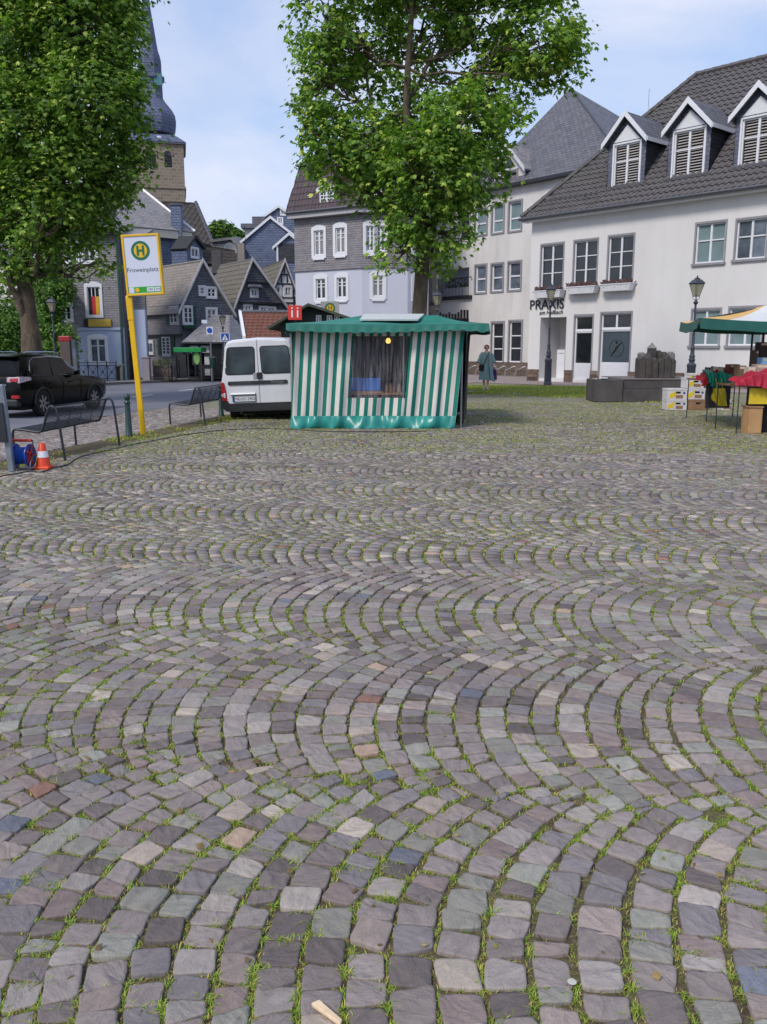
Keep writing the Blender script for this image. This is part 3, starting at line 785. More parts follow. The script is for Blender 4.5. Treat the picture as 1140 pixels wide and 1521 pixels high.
def tile_roof(root, poly, m, tw=0.3, th=0.34, holes=(), amp=0.035, n_single=0, nm='roof_tiling', base_m=None, lift=0.035, keep=None):
    """poly: convex list of 3-D points, first two along the eave. Lays curved pantiles over it."""
    P = [Vector(p) for p in poly]; o = P[0]; e = (P[1] - P[0]).normalized(); n = e.cross(P[2] - P[0]).normalized()
    if n.z < 0: n = -n
    up = n.cross(e).normalized()
    if up.z < 0: up = -up
    q = [((p - o).dot(e), (p - o).dot(up)) for p in P]
    def span(v):
        xs = []
        for i in range(len(q)):
            (a, b), (c, d) = q[i - 1], q[i]
            if (b - v) * (d - v) <= 0 and abs(d - b) > 1e-9: xs.append(a + (c - a) * (v - b) / (d - b))
            elif abs(d - b) <= 1e-9 and abs(b - v) < 1e-6: xs += [a, c]
        return (min(xs), max(xs)) if len(xs) > 1 else None
    vmax = max(b for a, b in q); umin = min(a for a, b in q)
    prof = [(0, 0.0), (0.16, 1.0), (0.36, 0.9), (0.52, 0.12), (0.8, -0.05), (1.0, 0.0)]
    singles = []; mb = MB(); W = lambda u, v, h: o + e * u + up * v + n * h
    nv = int(vmax / th) + 1
    base_m = base_m or m
    b = MB(); b.slab([p - n * 0.02 for p in P], 0.12, n); roof = b.build('roof_slope', base_m, root)
    for j in range(nv):
        v0, v1 = j * th, min((j + 1) * th, vmax - 1e-4)
        if v1 <= v0 + .02: continue
        sp0 = span(v0 + 1e-4); sp1 = span(v1); 
        if not sp0 or not sp1: continue
        lo, hi = min(sp0[0], sp1[0]), max(sp0[1], sp1[1])
        i0 = int((lo - umin) / tw) - 1; i1 = int((hi - umin) / tw) + 2
        for i in range(i0, i1):
            u0 = umin + i * tw; c = (u0 + tw / 2, (v0 + v1) / 2)
            if u0 + tw < lo + .02 or u0 > hi - .02: continue
            if any(inside(c, h) for h in holes_uv(holes, o, e, up)): continue
            full = u0 > max(sp0[0], sp1[0]) and u0 + tw < min(sp0[1], sp1[1]) and abs(v1 - v0 - th) < 1e-3
            dz = rnd.uniform(-.004, .004); du = rnd.uniform(-.004, .004)
            if full and n_single: singles.append((u0 + du, v0 + dz, W(c[0], c[1], 0), dz)); continue
            vs = []
            for (vv, hh, sp) in ((v0, lift, sp0), (v1 + (0.03 if v1 < vmax - .05 else 0), 0.006, sp1)):
                for f_, h_ in prof:
                    u = min(max(u0 + f_ * tw + du, sp[0]), sp[1]); vs.append(W(u, vv + dz, h_ * amp + hh + dz))
            for f_, h_ in prof:
                u = min(max(u0 + f_ * tw + du, sp0[0]), sp0[1]); vs.append(W(u, v0 + dz, 0.0))
            K = len(prof)
            mb.add(vs, [(k_, k_ + 1, K + k_ + 1, K + k_) for k_ in range(K - 1)] + [(2 * K + k_, 2 * K + k_ + 1, k_ + 1, k_) for k_ in range(K - 1)])
    if singles:
        vis = []
        for s in singles:
            p = s[2] - EYE; dd = p.dot(FW); uu = CX + F * p.dot(RT) / dd; vv = CY - F * p.dot(UP) / dd
            if -10 < uu < 1150 and -10 < vv < 1530 and (keep is None or keep(uu, vv)): vis.append((dd, s))
        vis.sort(key=lambda a: a[0]); sel = set(id(a[1]) for a in vis[:n_single])
        me = None; K = len(prof)
        M3 = Matrix((e, up, n)).transposed().to_4x4(); off = wloc(root)
        for s in singles:
            if id(s) in sel:
                if me is None:
                    tm = MB(); vs = [Vector((f_ * tw, 0, h_ * amp + lift)) for f_, h_ in prof] + [Vector((f_ * tw, th + .03, h_ * amp + .006)) for f_, h_ in prof] + [Vector((f_ * tw, 0, 0)) for f_, h_ in prof]
                    tm.add(vs, [(k_, k_ + 1, K + k_ + 1, K + k_) for k_ in range(K - 1)] + [(2 * K + k_, 2 * K + k_ + 1, k_ + 1, k_) for k_ in range(K - 1)])
                    to = tm.build('roof_tile', m, None); me = to.data; first = to
                else:
                    first = bpy.data.objects.new('roof_tile', me); COL.objects.link(first)
                first.parent = root; first.matrix_local = Matrix.Translation(W(s[0], s[1], s[3]) - off) @ M3
            else:
                u0, v0 = s[0], s[1]
                vs = [W(u0 + f_ * tw, v0, h_ * amp + lift) for f_, h_ in prof] + [W(u0 + f_ * tw, v0 + th + .03, h_ * amp + .006) for f_, h_ in prof] + [W(u0 + f_ * tw, v0, 0) for f_, h_ in prof]
                mb.add(vs, [(k_, k_ + 1, K + k_ + 1, K + k_) for k_ in range(K - 1)] + [(2 * K + k_, 2 * K + k_ + 1, k_ + 1, k_) for k_ in range(K - 1)])
    if mb.v:
        to = mb.build(nm, m, root); tag(to, kind='stuff')
    return n, e, up
def inside(c, h):
    s = None
    for i in range(len(h)):
        (a, b), (x, y) = h[i - 1], h[i]; k_ = (x - a) * (c[1] - b) - (y - b) * (c[0] - a)
        if s is None: s = k_ > 0
        elif (k_ > 0) != s: return False
    return True
def holes_uv(holes, o, e, up): return [[((p - o).dot(e), (p - o).dot(up)) for p in h] for h in holes]
def ridge(root, pts, m, r=0.12, name='ridge_tiles'):
    mb = MB()
    for a, b in zip(pts[:-1], pts[1:]):
        a, b = Vector(a), Vector(b); L = (b - a).length; n = max(1, int(L / 0.38)); d = (b - a) / n
        for i in range(n): mb.tube([a + d * i, a + d * (i + 1.08)], [r * 1.08, r * 0.94], 6)
    return tag(mb.build(name, m, root), kind='stuff')
def text(root, s, pos, xd, zd, size, m, name='lettering', ext=0.01, align='CENTER', shear=0, spacing=1.0):
    cu = bpy.data.curves.new(name, 'FONT'); cu.body = s; cu.size = size; cu.extrude = ext; cu.align_x = align; cu.align_y = 'CENTER'; cu.shear = shear; cu.space_character = spacing
    cu.resolution_u = 4
    cu.materials.append(m); tmp = bpy.data.objects.new(name, cu); COL.objects.link(tmp)
    dg_ = bpy.context.evaluated_depsgraph_get(); me = bpy.data.meshes.new_from_object(tmp.evaluated_get(dg_)); bpy.data.objects.remove(tmp)
    o = bpy.data.objects.new(name, me); COL.objects.link(o)
    xd, zd = Vector(xd).normalized(), Vector(zd).normalized(); n = xd.cross(zd)
    off = wloc(root) if root else Vector((0, 0, 0))
    if root: o.parent = root
    o.matrix_local = Matrix.Translation(Vector(pos) - off) @ Matrix((xd, zd, n)).transposed().to_4x4()
    return o
def gable_slabs(root, fc, sL, sR, zE, sA, zA, depth, m, over=0.25, th=0.12, o_front=0.15, name='roof_slope', tiles=None, side='both', trim=None, tw=0.3):
    """two roof slopes behind a gable facade; apex at (sA,zA), eaves at (sL,zE),(sR,zE)"""
    for nm, s_, sg in (('L', sL, -1), ('R', sR, 1)):
        zE_ = zE if not isinstance(zE, tuple) else zE[0 if sg < 0 else 1]
        k = (zA - zE_) / abs(s_ - sA); so = s_ + sg * over; zo = zE_ - k * over
        a, b = fc.pt(so, zo, o_front), fc.pt(so, zo, -depth); c, d = fc.pt(sA, zA, -depth), fc.pt(sA, zA, o_front)
        n = (b - a).cross(c - a).normalized(); n = n if n.z > 0 else -n
        if tiles is not None and side in (nm, 'both'):
            pts = [a, b, c, d]; tile_roof(root, pts, tiles, tw=tw, th=tw * 1.1)
        else:
            MB().slab([a, b, c, d], th, n if (b - a).cross(c - a).dot(n) > 0 else n).build(name, m, root)
        if trim:
            if trim is M_GUTTER: trim = M_VERGE
            t_ = MB(); u = Vector((0, 0, 1)); w = 0.14
            t_.hexa([fc.pt(so, zo - w, o_front + .05), fc.pt(sA, zA - w, o_front + .05), fc.pt(sA, zA - w, o_front + .003), fc.pt(so, zo - w, o_front + .003),
                     fc.pt(so, zo + .09, o_front + .05), fc.pt(sA, zA + .09, o_front + .05), fc.pt(sA, zA + .09, o_front + .003), fc.pt(so, zo + .09, o_front + .003)])
            t_.build('verge_board', trim, root)
def root_at(name, label, cat, fc, s=0, z=0, group=None):
    p = fc.pt(s, z); return thing(name, label, cat, (p.x, p.y, z), group)
# ================================================================== BUILDINGS
def fac_th(u, D, th, length=10, v=520):
    """facade starting at pixel column u at depth D, running to the right and turned th degrees away from the picture plane"""
    p = at(u, v, D); return Facade(p, (p.x + cos(RAD(th)) * length, p.y + sin(RAD(th)) * length))

# ---------- white practice house (right)
R_ = fac_px(785, 41, 1140, 32.5)
RL, EZ, DB = 17.0, 7.32, 4.8
root = root_at('white_house', 'long white rendered house with white-framed dormers in its tiled roof and PRAXIS over the entrance', 'house', R_)
holes = []
def Rwin(l, t, r, b, cols, rows, **kw):
    q = R_.rect(l, t, r, b); holes.append(q); window(root, R_, q, cols, rows, **kw); return q
up = [Rwin(804, 363, 836.5, 427.5, 2, (0, .34, .67, 1), split=True, sill=.04), Rwin(853, 357, 887, 423, 2, (0, .34, .67, 1), split=True, sill=.04), Rwin(904, 350, 940.5, 419, 2, (0, .34, .67, 1), split=True, sill=.04)]
Rwin(1034, 331, 1077, 390, 2, (0, .58, 1), split=True, gl=M_GLASS_TEAL, sill=.1)
q = Rwin(1094, 325, 1139, 384, 2, (0, .58, 1), split=True, gl=M_GLASS_SKY, sill=.1)
for k_ in (1, 2): 
    q2 = (q[0] + k_ * 1.9, q[1], q[2] + k_ * 1.9, q[3]); holes.append(q2); window(root, R_, q2, 2, (0, .58, 1), sill=.1, gl=M_GLASS_TEAL)
Rwin(1028, 460, 1069, 513, 2, (0, .68, 1), split=True, gl=M_GLASS_TEAL, sill=.1)
q = Rwin(1083, 457, 1132, 513, 2, (0, .68, 1), split=True, gl=M_GLASS_TEAL, sill=.1)
q2 = (q[0] + 1.9, q[1], q[2] + 1.9, q[3]); holes.append(q2); window(root, R_, q2, 2, (0, .68, 1), sill=.1, gl=M_GLASS_TEAL)
# shop windows with white lower panels
for (l, t, r, b, pt, cols) in ((853, 469, 879, 565, 541, 1), (892, 465, 936, 563, 540, 2)):
    q = R_.rect(l, t, r, b); q = (q[0], 0.14, q[2], q[3]); holes.append(q)
    zp = R_.px((l + r) / 2, pt)[1]; zt = q[3] - (q[3] - q[1]) * 0.235
    window(root, R_, (q[0], zt + .03, q[2], q[3]), cols, (0, 1), split=True)
    W = window(root, R_, (q[0], zp, q[2], zt - .03), 1, (0, 1), gl=M_GLASS if cols == 1 else glass('frosted_dark_glass', '3f4c55', 0.2, 0.15))
    mb = MB(); mb.fbox(R_, q[0], q[2], zt - .03, zt + .03, -.16, -.05); mb.build('transom', M_FRAME, root)
    mb = MB(); mb.fbox(R_, q[0], q[2], q[1], zp, -.16, -.07)
    mb.build('door_panel' if cols == 1 else 'lower_panel', M_FRAME, root)
# figure emblem on the dark glass
sx_, sz_ = R_.px(914, 517); M_EMB = plain('emblem_dark', '1c2226', 0.5)
mb = MB(); P = lambda a, b: R_.pt(sx_ + a, sz_ + b, -.108)
mb.tube([R_.pt(sx_ + .36 * cos(a), sz_ + .36 * sin(a), -.112) for a in [i * 2 * pi / 20 for i in range(20)]], .008, 4, closed=True)
mb.tube([P(-.28, -.34), P(-.04, -.06), P(0, .05), P(.04, -.06), P(.28, -.34)], [.012, .03, .045, .03, .012], 6)
mb.tube([P(-.28, .26), P(-.1, .12), P(0, .02), P(.1, .12), P(.28, .26)], [.012, .022, .04, .022, .012], 6); mb.lathe([(0, -.06), (.06, 0), (0, .06)], 8, P(0, .25))
mb.build('figure_emblem', M_EMB, root)
# entrance recess
q = R_.rect(802, 471, 840.5, 563); en = (q[0], 0.14, q[2], q[3], 1.5); holes.append(en)
mb = MB(); mb.fbox(R_, en[0] - .02, en[2] + .02, 0, en[3] + .02, -1.6, -1.5); mb.build('recess_wall', M_CREAM, root)
mb = MB(); mb.fbox(R_, en[0] + (en[2] - en[0]) * .66, en[2] - .08, .14, en[3] - .25, -1.49, -1.42); dr = mb.build('door', M_METALD, root)
mb = MB(); mb.fbox(R_, en[0] + (en[2] - en[0]) * .73, en[2] - .16, .5, en[3] - .5, -1.415, -1.405); mb.build('pane', M_GLASS_SKY, dr)
mb = MB(); mb.fbox(R_, en[0] + (en[2] - en[0]) * .40, en[0] + (en[2] - en[0]) * .70, .14, 1.45, -.9, -.55); cb = mb.build('meter_cabinet', M_FRAME, root, bevel=.012)
mb = MB(); mb.fbox(R_, en[0] + (en[2] - en[0]) * .42, en[0] + (en[2] - en[0]) * .68, 1.28, 1.3, -.55, -.54); mb.build('cabinet_slot', M_GREYTRIM, cb)
# grey surrounds round the openings
for h in holes:
    if len(h) > 4: continue
    mb = MB()
    for a, b, c, d in ((h[0] - .07, h[0] + .002, h[1], h[3]), (h[2] - .002, h[2] + .07, h[1], h[3]), (h[0] - .07, h[2] + .07, h[3] - .002, h[3] + .08)):
        mb.fbox(R_, a, b, c, d, -.04, .012)
    mb.build('window_surround', M_GREYTRIM, root)
wall(root, R_, 0, RL, 0.0, EZ - .02, holes, M_WHITE, depth=.17)
# side, back
mb = MB(); P = R_.pt
mb.poly([P(0, 0, -.3), P(0, 0, -2 * DB), P(0, EZ - .02, -2 * DB), P(0, EZ - .02, -.3)]); mb.poly([P(0, 0, -2 * DB), P(RL, 0, -2 * DB), P(RL, EZ - .02, -2 * DB), P(0, EZ - .02, -2 * DB)])
mb.poly([P(RL, 0, -.3), P(RL, 0, -2 * DB), P(RL, EZ - .02, -2 * DB), P(RL, EZ - .02, -.3)]); mb.build('side_wall', M_WHITE, root)
# plinth of brown stones, each stone an object
zpl = R_.px(785, 548)[1]
me_s = []
for k_ in range(6):
    mb = MB(); w, h, d = rnd.uniform(.3, .5), rnd.uniform(.13, .2), .05
    j = lambda: rnd.uniform(-.012, .012)
    mb.hexa([(j(), -d + j(), j()), (w + j(), -d + j(), j()), (w + j(), .02, j()), (j(), .02, j()), (j(), -d + j(), h + j()), (w + j(), -d + j(), h + j()), (w + j(), .02, h + j()), (j(), .02, h + j())])
    o = mb.build('plinth_stone', plain('brown_stone_%d' % k_, ['6a574c', '7a675a', '5b4a42', '84756a', '65564e', '4f443e'][k_], .9, var=.25, scale=9, bump=.4), None); me_s.append((o, w, h))
segs = [(0, holes and en[0]), (en[2], R_.rect(853, 469, 879, 565)[0]), (R_.rect(853, 469, 879, 565)[2], R_.rect(892, 465, 936, 563)[0]), (R_.rect(892, 465, 936, 563)[2], RL)]
MR = Matrix((R_.d, -R_.n, Vector((0, 0, 1)))).transposed().to_4x4(); offr = wloc(root); used_first = set()
M_MORTAR = plain('mortar', '8d857b', .95)
for (a, b) in segs:
    mbm = MB(); mbm.fbox(R_, a, b, 0, zpl, -.02, .045); mbm.build('plinth_core', M_MORTAR, root)
    z = 0.0
    for row_ in range(3):
        hgt = zpl / 3; s = a + .02
        while s < b - .1:
            k_ = rnd.randrange(6); o, w, h = me_s[k_]
            w_ = min(w, b - s - .02)
            if k_ not in used_first: c = o; used_first.add(k_)
            else: c = o.copy(); COL.objects.link(c)
            c.parent = root; c.matrix_local = Matrix.Translation(R_.pt(s, z + .012, .03) - offr) @ MR @ Matrix.Diagonal((w_ / w, 1, (hgt - .02) / h, 1))
            s += w_ + .02
        z += hgt
for k_, (o, w, h) in enumerate(me_s):
    if k_ not in used_first: bpy.data.objects.remove(o)
# flower boxes
M_PETAL = plain('dry_flowers', '5b4642', .8, var=.5, scale=20)
for (l, t, r, b) in ((794, 429, 835, 442), (842, 423, 886, 436), (893, 419, 939, 432)):
    q = R_.rect(l, t, r, b, .3); bx = thing('flower_box', 'x', 'flower box', R_.pt((q[0] + q[2]) / 2, q[1], .1))
    tag(bx, {794: 'white flower box with withered plants above the word PRAXIS', 842: 'white flower box under the middle tall upstairs window of the white house', 893: 'white flower box under the tall upstairs window above the frosted dark shop window'}[l], 'flower box', 'flower boxes on the white house')
    h = q[3] - q[1]; zb, zt = q[1], q[3] - h * .25
    mb = MB(); mb.hexa([R_.pt(q[0] + .1, zb, .36), R_.pt(q[2] - .1, zb, .36), R_.pt(q[2] - .1, zb, .05), R_.pt(q[0] + .1, zb, .05), R_.pt(q[0], zt, .42), R_.pt(q[2], zt, .42), R_.pt(q[2], zt, .03), R_.pt(q[0], zt, .03)]); mb.build('trough', M_FRAME, bx, bevel=.01)
    mb = MB(); mb.fbox(R_, q[0] - .02, q[2] + .02, zt, zt + .035, .0, .44); mb.build('rim', M_FRAME, bx)
    for k_ in range(3): mb = MB(); s = q[0] + .2 + k_ * (q[2] - q[0] - .4) / 2; mb.fbox(R_, s - .015, s + .015, zt - .1, zt - .085, .0, .43); mb.build('bracket', M_GREYTRIM, bx)
    mb = MB()
    for _ in range(150):
        s = rnd.uniform(q[0] + .03, q[2] - .03); o = rnd.uniform(.08, .38); L = rnd.uniform(.08, .24); dx = rnd.uniform(-.12, .12); a = R_.pt(s, zt, o); c = R_.pt(s + dx, zt + L, o + rnd.uniform(-.08, .1))
        w = R_.d * .018; mb.add([a - w, a + w, c + w * 1.6, c - w * 1.6], [(0, 1, 2, 3)])
    tag(mb.build('plants', M_PETAL, bx), kind='stuff')
# lettering
M_INK = plain('ink', '26262b', .5)
s0, z0 = R_.px(813, 452.5); text(root, 'PRAXIS', R_.pt(s0, z0, .03), R_.d, (0, 0, 1), 0.62, M_INK, ext=.02)
s0, z0 = R_.px(819, 464); text(root, 'am Hallbach', R_.pt(s0, z0, .02), R_.d, (0, 0, 1), 0.27, M_INK, ext=.006, shear=.35)
# gutter and eave
mb = MB(); mb.fbox(R_, -.3, RL, EZ - .16, EZ - .02, -.02, .38); mb.build('soffit', M_FRAME, root)
mb = MB(); mb.tube([R_.pt(-.35, EZ - .02, .5), R_.pt(RL, EZ - .02, .5)], .075, 8); mb.tube([R_.pt(-.35, EZ - .02, .5), R_.pt(-.35, EZ - .02, -2 * DB)], .075, 8); mb.build('gutter', M_GUTTER, root)
# roof
eo = .45; tanp = (13.22 - EZ) / (DB + eo); zt = 13.22
e0, e1_ = R_.pt(-.27, EZ, eo), R_.pt(RL, EZ, eo); a0, a1 = R_.pt(-.27 + DB + eo, zt, -DB), R_.pt(RL, zt, -DB)
nrm = (e1_ - e0).cross(a0 - e0).normalized(); nrm = nrm if nrm.z > 0 else -nrm
def on_roof(u, v): q = on_plane(u, v, e0, nrm); w = q - R_.a; return (w.dot(R_.d), q.z, w.dot(R_.n))
dorm = [((904, 278), (960, 274), (934, 166.6), (900, 218), (966, 205), (910, 211, 954, 275)), ((993.5, 265), (1056, 258), (1028, 147), (989.5, 199.5), (1062, 185), (998.5, 191, 1050, 261)), ((1092.6, 248), None, (1134, 122.6), (1090, 178), None, None)]
dh = []; dspec = []
wD = None
for i, (bl, br_, ap, ll, rr, wn_) in enumerate(dorm):
    s, z, o = on_roof(*bl); f = R_.back(-o) if False else R_.back(-o)
    sl = f.px(bl[0], bl[1] - 40)[0]
    if br_: sr = f.px(br_[0], br_[1] - 40)[0]; wD = sr - sl
    else: sr = sl + wD
    sa, za = f.px(*ap); ze = f.px(*ll)[1]
    dspec.append((f, o, sl, sr, z, ze, za)); 
    dh.append([R_.pt(sl + .02, 0, 0) * 0 + R_.pt(sl + .03, EZ + (eo - o) * tanp + .05, o), R_.pt(sr - .03, EZ + (eo - o) * tanp + .05, o), R_.pt(sr - .03, ze, eo - (ze - EZ) / tanp), R_.pt((sl + sr) / 2, za, eo - (za - EZ) / tanp), R_.pt(sl + .03, ze, eo - (ze - EZ) / tanp)])
dspec.append((dspec[2][0], dspec[2][1], dspec[2][2] + 3.1, dspec[2][3] + 3.1) + dspec[2][4:])
f = dspec[3]; dh.append([R_.pt(f[2] + .03, EZ + (eo - f[1]) * tanp + .05, f[1]), R_.pt(f[3] - .03, EZ + (eo - f[1]) * tanp + .05, f[1]), R_.pt(f[3] - .03, f[5], eo - (f[5] - EZ) / tanp), R_.pt((f[2] + f[3]) / 2, f[6], eo - (f[6] - EZ) / tanp), R_.pt(f[2] + .03, f[5], eo - (f[5] - EZ) / tanp)])
tile_roof(root, [e0, e1_, a1, a0], M_TILE, tw=.27, th=.33, holes=dh, n_single=290, amp=.06, lift=.055)
b0, b1 = R_.pt(-.27, EZ, -2 * DB - eo), R_.pt(RL, EZ, -2 * DB - eo)
tile_roof(root, [b0, e0, a0], M_TILE, tw=.27, th=.33)
MB().slab([b1, b0, a0, a1], .1).build('roof_slope', M_TILE, root)
ridge(root, [e0 + Vector((0, 0, .08)), a0 + Vector((0, 0, .08)), a1 + Vector((0, 0, .08))], M_TILE, .13)
mb = MB(); p = R_.pt(3.2, EZ + .9, .05); 
# snow guard rail low on the roof
mb.tube([R_.pt(.4, EZ + .72, -.05), R_.pt(3.6, EZ + .72, -.05)], .02, 5); mb.build('snow_guard', M_GUTTER, root)
M_DSL = slate_mat('dormer_slate', '565a6c', '666a7c', bw=.2, rh=.16, stain='6e7284', mortar='3c3f4c')
for i, (f, o, sl, sr, z, ze, za) in enumerate(dspec):
    sa = (sl + sr) / 2; ov = .17; dm = empty('dormer', f.pt(sa, z)); dm.parent = root; dm.location = f.pt(sa, z) - offr
    zb = z - .05
    if i < 2: wq = f.rect(*dorm[i][5])
    elif i == 2: a, b, c, d = f.rect(1100, 172, 1145, 244); wq = (dspec[2][2] + (dspec[1][3] - dspec[1][2] - 1.5) / 2, b, 0, d); wq = (sl + .16, b, sr - .16, d)
    else: wq = (sl + .16, wq2[1], sr - .16, wq2[3])
    wq = (wq[0] + .1, wq[1], wq[2] - .1, wq[3] - .05); wq2 = wq
    kz = (za - .12 - ze) / (sr - sa + ov)
    outl = [(sl, zb), (sr, zb), (sr, ze + kz * ov), (sa, za - .12), (sl, ze + kz * ov)]
    wall(dm, f, sl, sr, zb, za, [wq], M_DSL, outline=outl, depth=.1)
    W = window(dm, f, wq, 2, (0, .6, 1), depth=.06, louvre=plain('louvre_slat_%d' % i, 'a39e9c', .5, var=.1), casing=.07, fw=.06)
    # white triangle above the window
    mb = MB(); zc = wq[3] + .1; hw = (wq[2] - wq[0]) / 2 + .02; zz = min(za - .35, zc + hw * kz); mb.hexa([f.pt(sa - hw, zc, .06), f.pt(sa + hw, zc, .06), f.pt(sa + hw, zc, .004), f.pt(sa - hw, zc, .004), f.pt(sa - .01, zz, .06), f.pt(sa + .01, zz, .06), f.pt(sa + .01, zz, .004), f.pt(sa - .01, zz, .004)]); mb.build('gable_board', M_FRAME, dm)
    for s_ in (sl, sr):   # cheeks
        ob = eo - (zb - EZ) / tanp; od = eo - (ze - EZ) / tanp - .1
        mb = MB(); mb.poly([f.pt(s_, zb, 0), f.pt(s_, ze + kz * ov, 0), f.pt(s_, ze + kz * ov, od - o), f.pt(s_, zb, ob - o)]); mb.build('cheek', M_BLACKSLATE, dm)
    for sg in (-1, 1):
        so = (sl if sg < 0 else sr) + sg * ov; zo = ze
        bo = eo - (zo - EZ) / tanp - o - .1; ba = eo - (za - EZ) / tanp - o - .2
        pts = [f.pt(so, zo, .28), f.pt(so, zo, bo), f.pt(sa, za, ba), f.pt(sa, za, .28)]
        nn = (pts[1] - pts[0]).cross(pts[2] - pts[0]).normalized(); nn = nn if nn.z > 0 else -nn
        MB().slab(pts, .07, nn).build('roof_slope', M_SLATE_ROOF, dm)
        t_ = MB(); w = .19
        t_.hexa([f.pt(so, zo - w * .9, .33), f.pt(sa, za - w, .33), f.pt(sa, za - w, .283), f.pt(so, zo - w * .9, .283), f.pt(so, zo + .05, .33), f.pt(sa, za + .05, .33), f.pt(sa, za + .05, .283), f.pt(so, zo + .05, .283)])
        t_.build('barge_board', M_FRAME, dm)
        t_ = MB(); t_.hexa([f.pt(so, zo - .12, .28), f.pt(so + sg * .03, zo - .12, .28), f.pt(so + sg * .03, zo - .12, bo), f.pt(so, zo - .12, bo), f.pt(so, zo + .04, .28), f.pt(so + sg * .03, zo + .04, .28), f.pt(so + sg * .03, zo + .04, bo), f.pt(so, zo + .04, bo)])
        t_.build('fascia', M_FRAME, dm)
    t_ = MB(); t_.fbox(f, sl - .1, sr + .1, zb - .06, zb + .03, -.02, .16); t_.build('lead_apron', M_GUTTER, dm)
mb = MB(); p = R_.pt(2.4, 0, 0); s, z, o = on_roof(933, 168); a_ = R_.pt(s + .1, z, o - 1.5); mb.tube([a_, a_ + Vector((0, 0, 1.3))], .008, 4); 
mb.build('aerial', M_METALD, root)

# ---------- cream wing behind the big tree
W_F = fac_px(640, 53, 781, 47)
sL, sR = W_F.px(545, 480)[0], W_F.px(900, 400)[0]
root = root_at('cream_house', 'cream rendered house with a tall slate pyramid roof, a loggia and narrow grey-framed windows', 'house', W_F)
holes = []
for (l, t, r, b, rows, gl) in ((757, 299, 775, 342, (0, .42, 1), M_GLASS_TEAL), (732, 304, 748.5, 345, (0, .42, 1), M_GLASS_TEAL), (707, 310, 723.5, 348, (0, .42, 1), M_GLASS_TEAL), (683, 316, 698, 353, (0, .42, 1), M_GLASS),
                           (707, 394, 722.5, 434, (0, .5, 1), M_GLASS_SKY), (731, 392, 747.5, 432, (0, .5, 1), M_GLASS_SKY), (756, 389, 774, 430, (0, .5, 1), M_GLASS_SKY), (731, 479, 748, 538, (0, .33, .66, 1), M_GLASS), (757, 477, 775, 538, (0, .33, .66, 1), M_GLASS)):
    q = W_F.rect(l, t, r, b); holes.append(q)
    window(root, W_F, q, 1, rows, gl=gl, casing=.09, cm=M_GREYTRIM, fw=.07, split=True, bars=.06)
q = W_F.rect(650, 399, 697, 440); lo = (*q, 1.1); holes.append(lo)
wall(root, W_F, sL, sR, 0, 10.02, holes, M_CREAM, depth=.16)
mb = MB(); mb.fbox(W_F, q[0] - .2, q[2] + .2, q[1] - .2, q[3] + .2, -1.25, -1.1); mb.build('loggia_wall', plain('loggia_paint', 'd6daea', .8), root)
lg = MB()
for k_ in range(22): s = q[0] + (q[2] - q[0]) * (k_ + .5) / 22; lg.fbox(W_F, s - .012, s + .012, q[1], q[1] + 1.0, -.05, -.03)
lg.fbox(W_F, q[0], q[2], q[1] + .98, q[1] + 1.03, -.07, -.01); lg.fbox(W_F, q[0] - .1, q[2] + .3, q[1] - .2, q[1] - .002, -.02, .16); lg.build('balcony_railing', M_METALD, root)
mb = MB(); mb.fbox(W_F, q[0] + .3, q[2] - .2, q[1] + .04, q[1] + .5, -.6, -.2); mb.build('planter_box', M_FRAME, root, bevel=.02)
mb = MB()
for _ in range(260):
    a_ = W_F.pt(rnd.uniform(q[0] + .3, q[2] - .2), q[1] + .5 + rnd.random() ** 2 * .5, rnd.uniform(-.6, -.2)); w = Vector((rnd.uniform(-1, 1), rnd.uniform(-1, 1), rnd.uniform(-1, 1))) * .09; h = Vector((rnd.uniform(-1, 1), 0, rnd.uniform(.2, 1))) * .1
    mb.add([a_, a_ + w, a_ + h], [(0, 1, 2)])
tag(mb.build('loggia_plants', plain('loggia_green', '3c5a2c', .7, var=.4, scale=9), root), kind='stuff')
mb = MB(); mb.fbox(W_F, sL, sR, 0, .75, 0, .05); mb.build('plinth', M_STONE, root)
P = W_F.pt; mb = MB(); mb.poly([P(sL, 0, -.3), P(sL, 0, -9), P(sL, 10, -9), P(sL, 10, -.3)]); mb.poly([P(sR, 0, -.3), P(sR, 0, -9), P(sR, 10, -9), P(sR, 10, -.3)]); mb.poly([P(sL, 0, -9), P(sR, 0, -9), P(sR, 10, -9), P(sL, 10, -9)]); mb.build('side_wall', M_CREAM, root)
# pyramid roof: right square part
ps0 = W_F.px(770, 270)[0]; pe = W_F.px(935, 250)[0]
ap = on_plane(848, 130, W_F.a - W_F.n * 4.6, W_F.n)
sap = (ap - W_F.a).dot(W_F.d); c0, c1, c2, c3 = P(ps0 - 3.2, 10.05, .35), P(pe, 10.05, .35), P(pe, 10.05, -9.6), P(ps0 - 3.2, 10.05, -9.6)
for tri in ((c0, c1, ap), (c1, c2, ap), (c2, c3, ap), (c3, c0, ap)): 
    nn = (tri[1] - tri[0]).cross(tri[2] - tri[0]).normalized(); nn = nn if nn.z > 0 else -nn
    MB().slab(tri, .12, nn).build('roof_slope', M_SLATE_ROOF, root)
mb = MB(); mb.tube([c1 + Vector((0, 0, .04)), ap + Vector((0, 0, .04))], .07, 5); mb.build('hip_cap', M_GUTTER, root)
lw = [P(sL, 10.05, .3), P(ps0 - 2.8, 10.05, .3), P(ps0 - 2.8, 13.4, -4.4), P(sL, 13.4, -4.4)]; MB().slab(lw, .12).build('roof_slope', M_SLATE_ROOF, root)
mb = MB(); mb.fbox(W_F, sL, sR, 9.92, 10.06, 0, .42); mb.build('gutter', M_METALD, root)
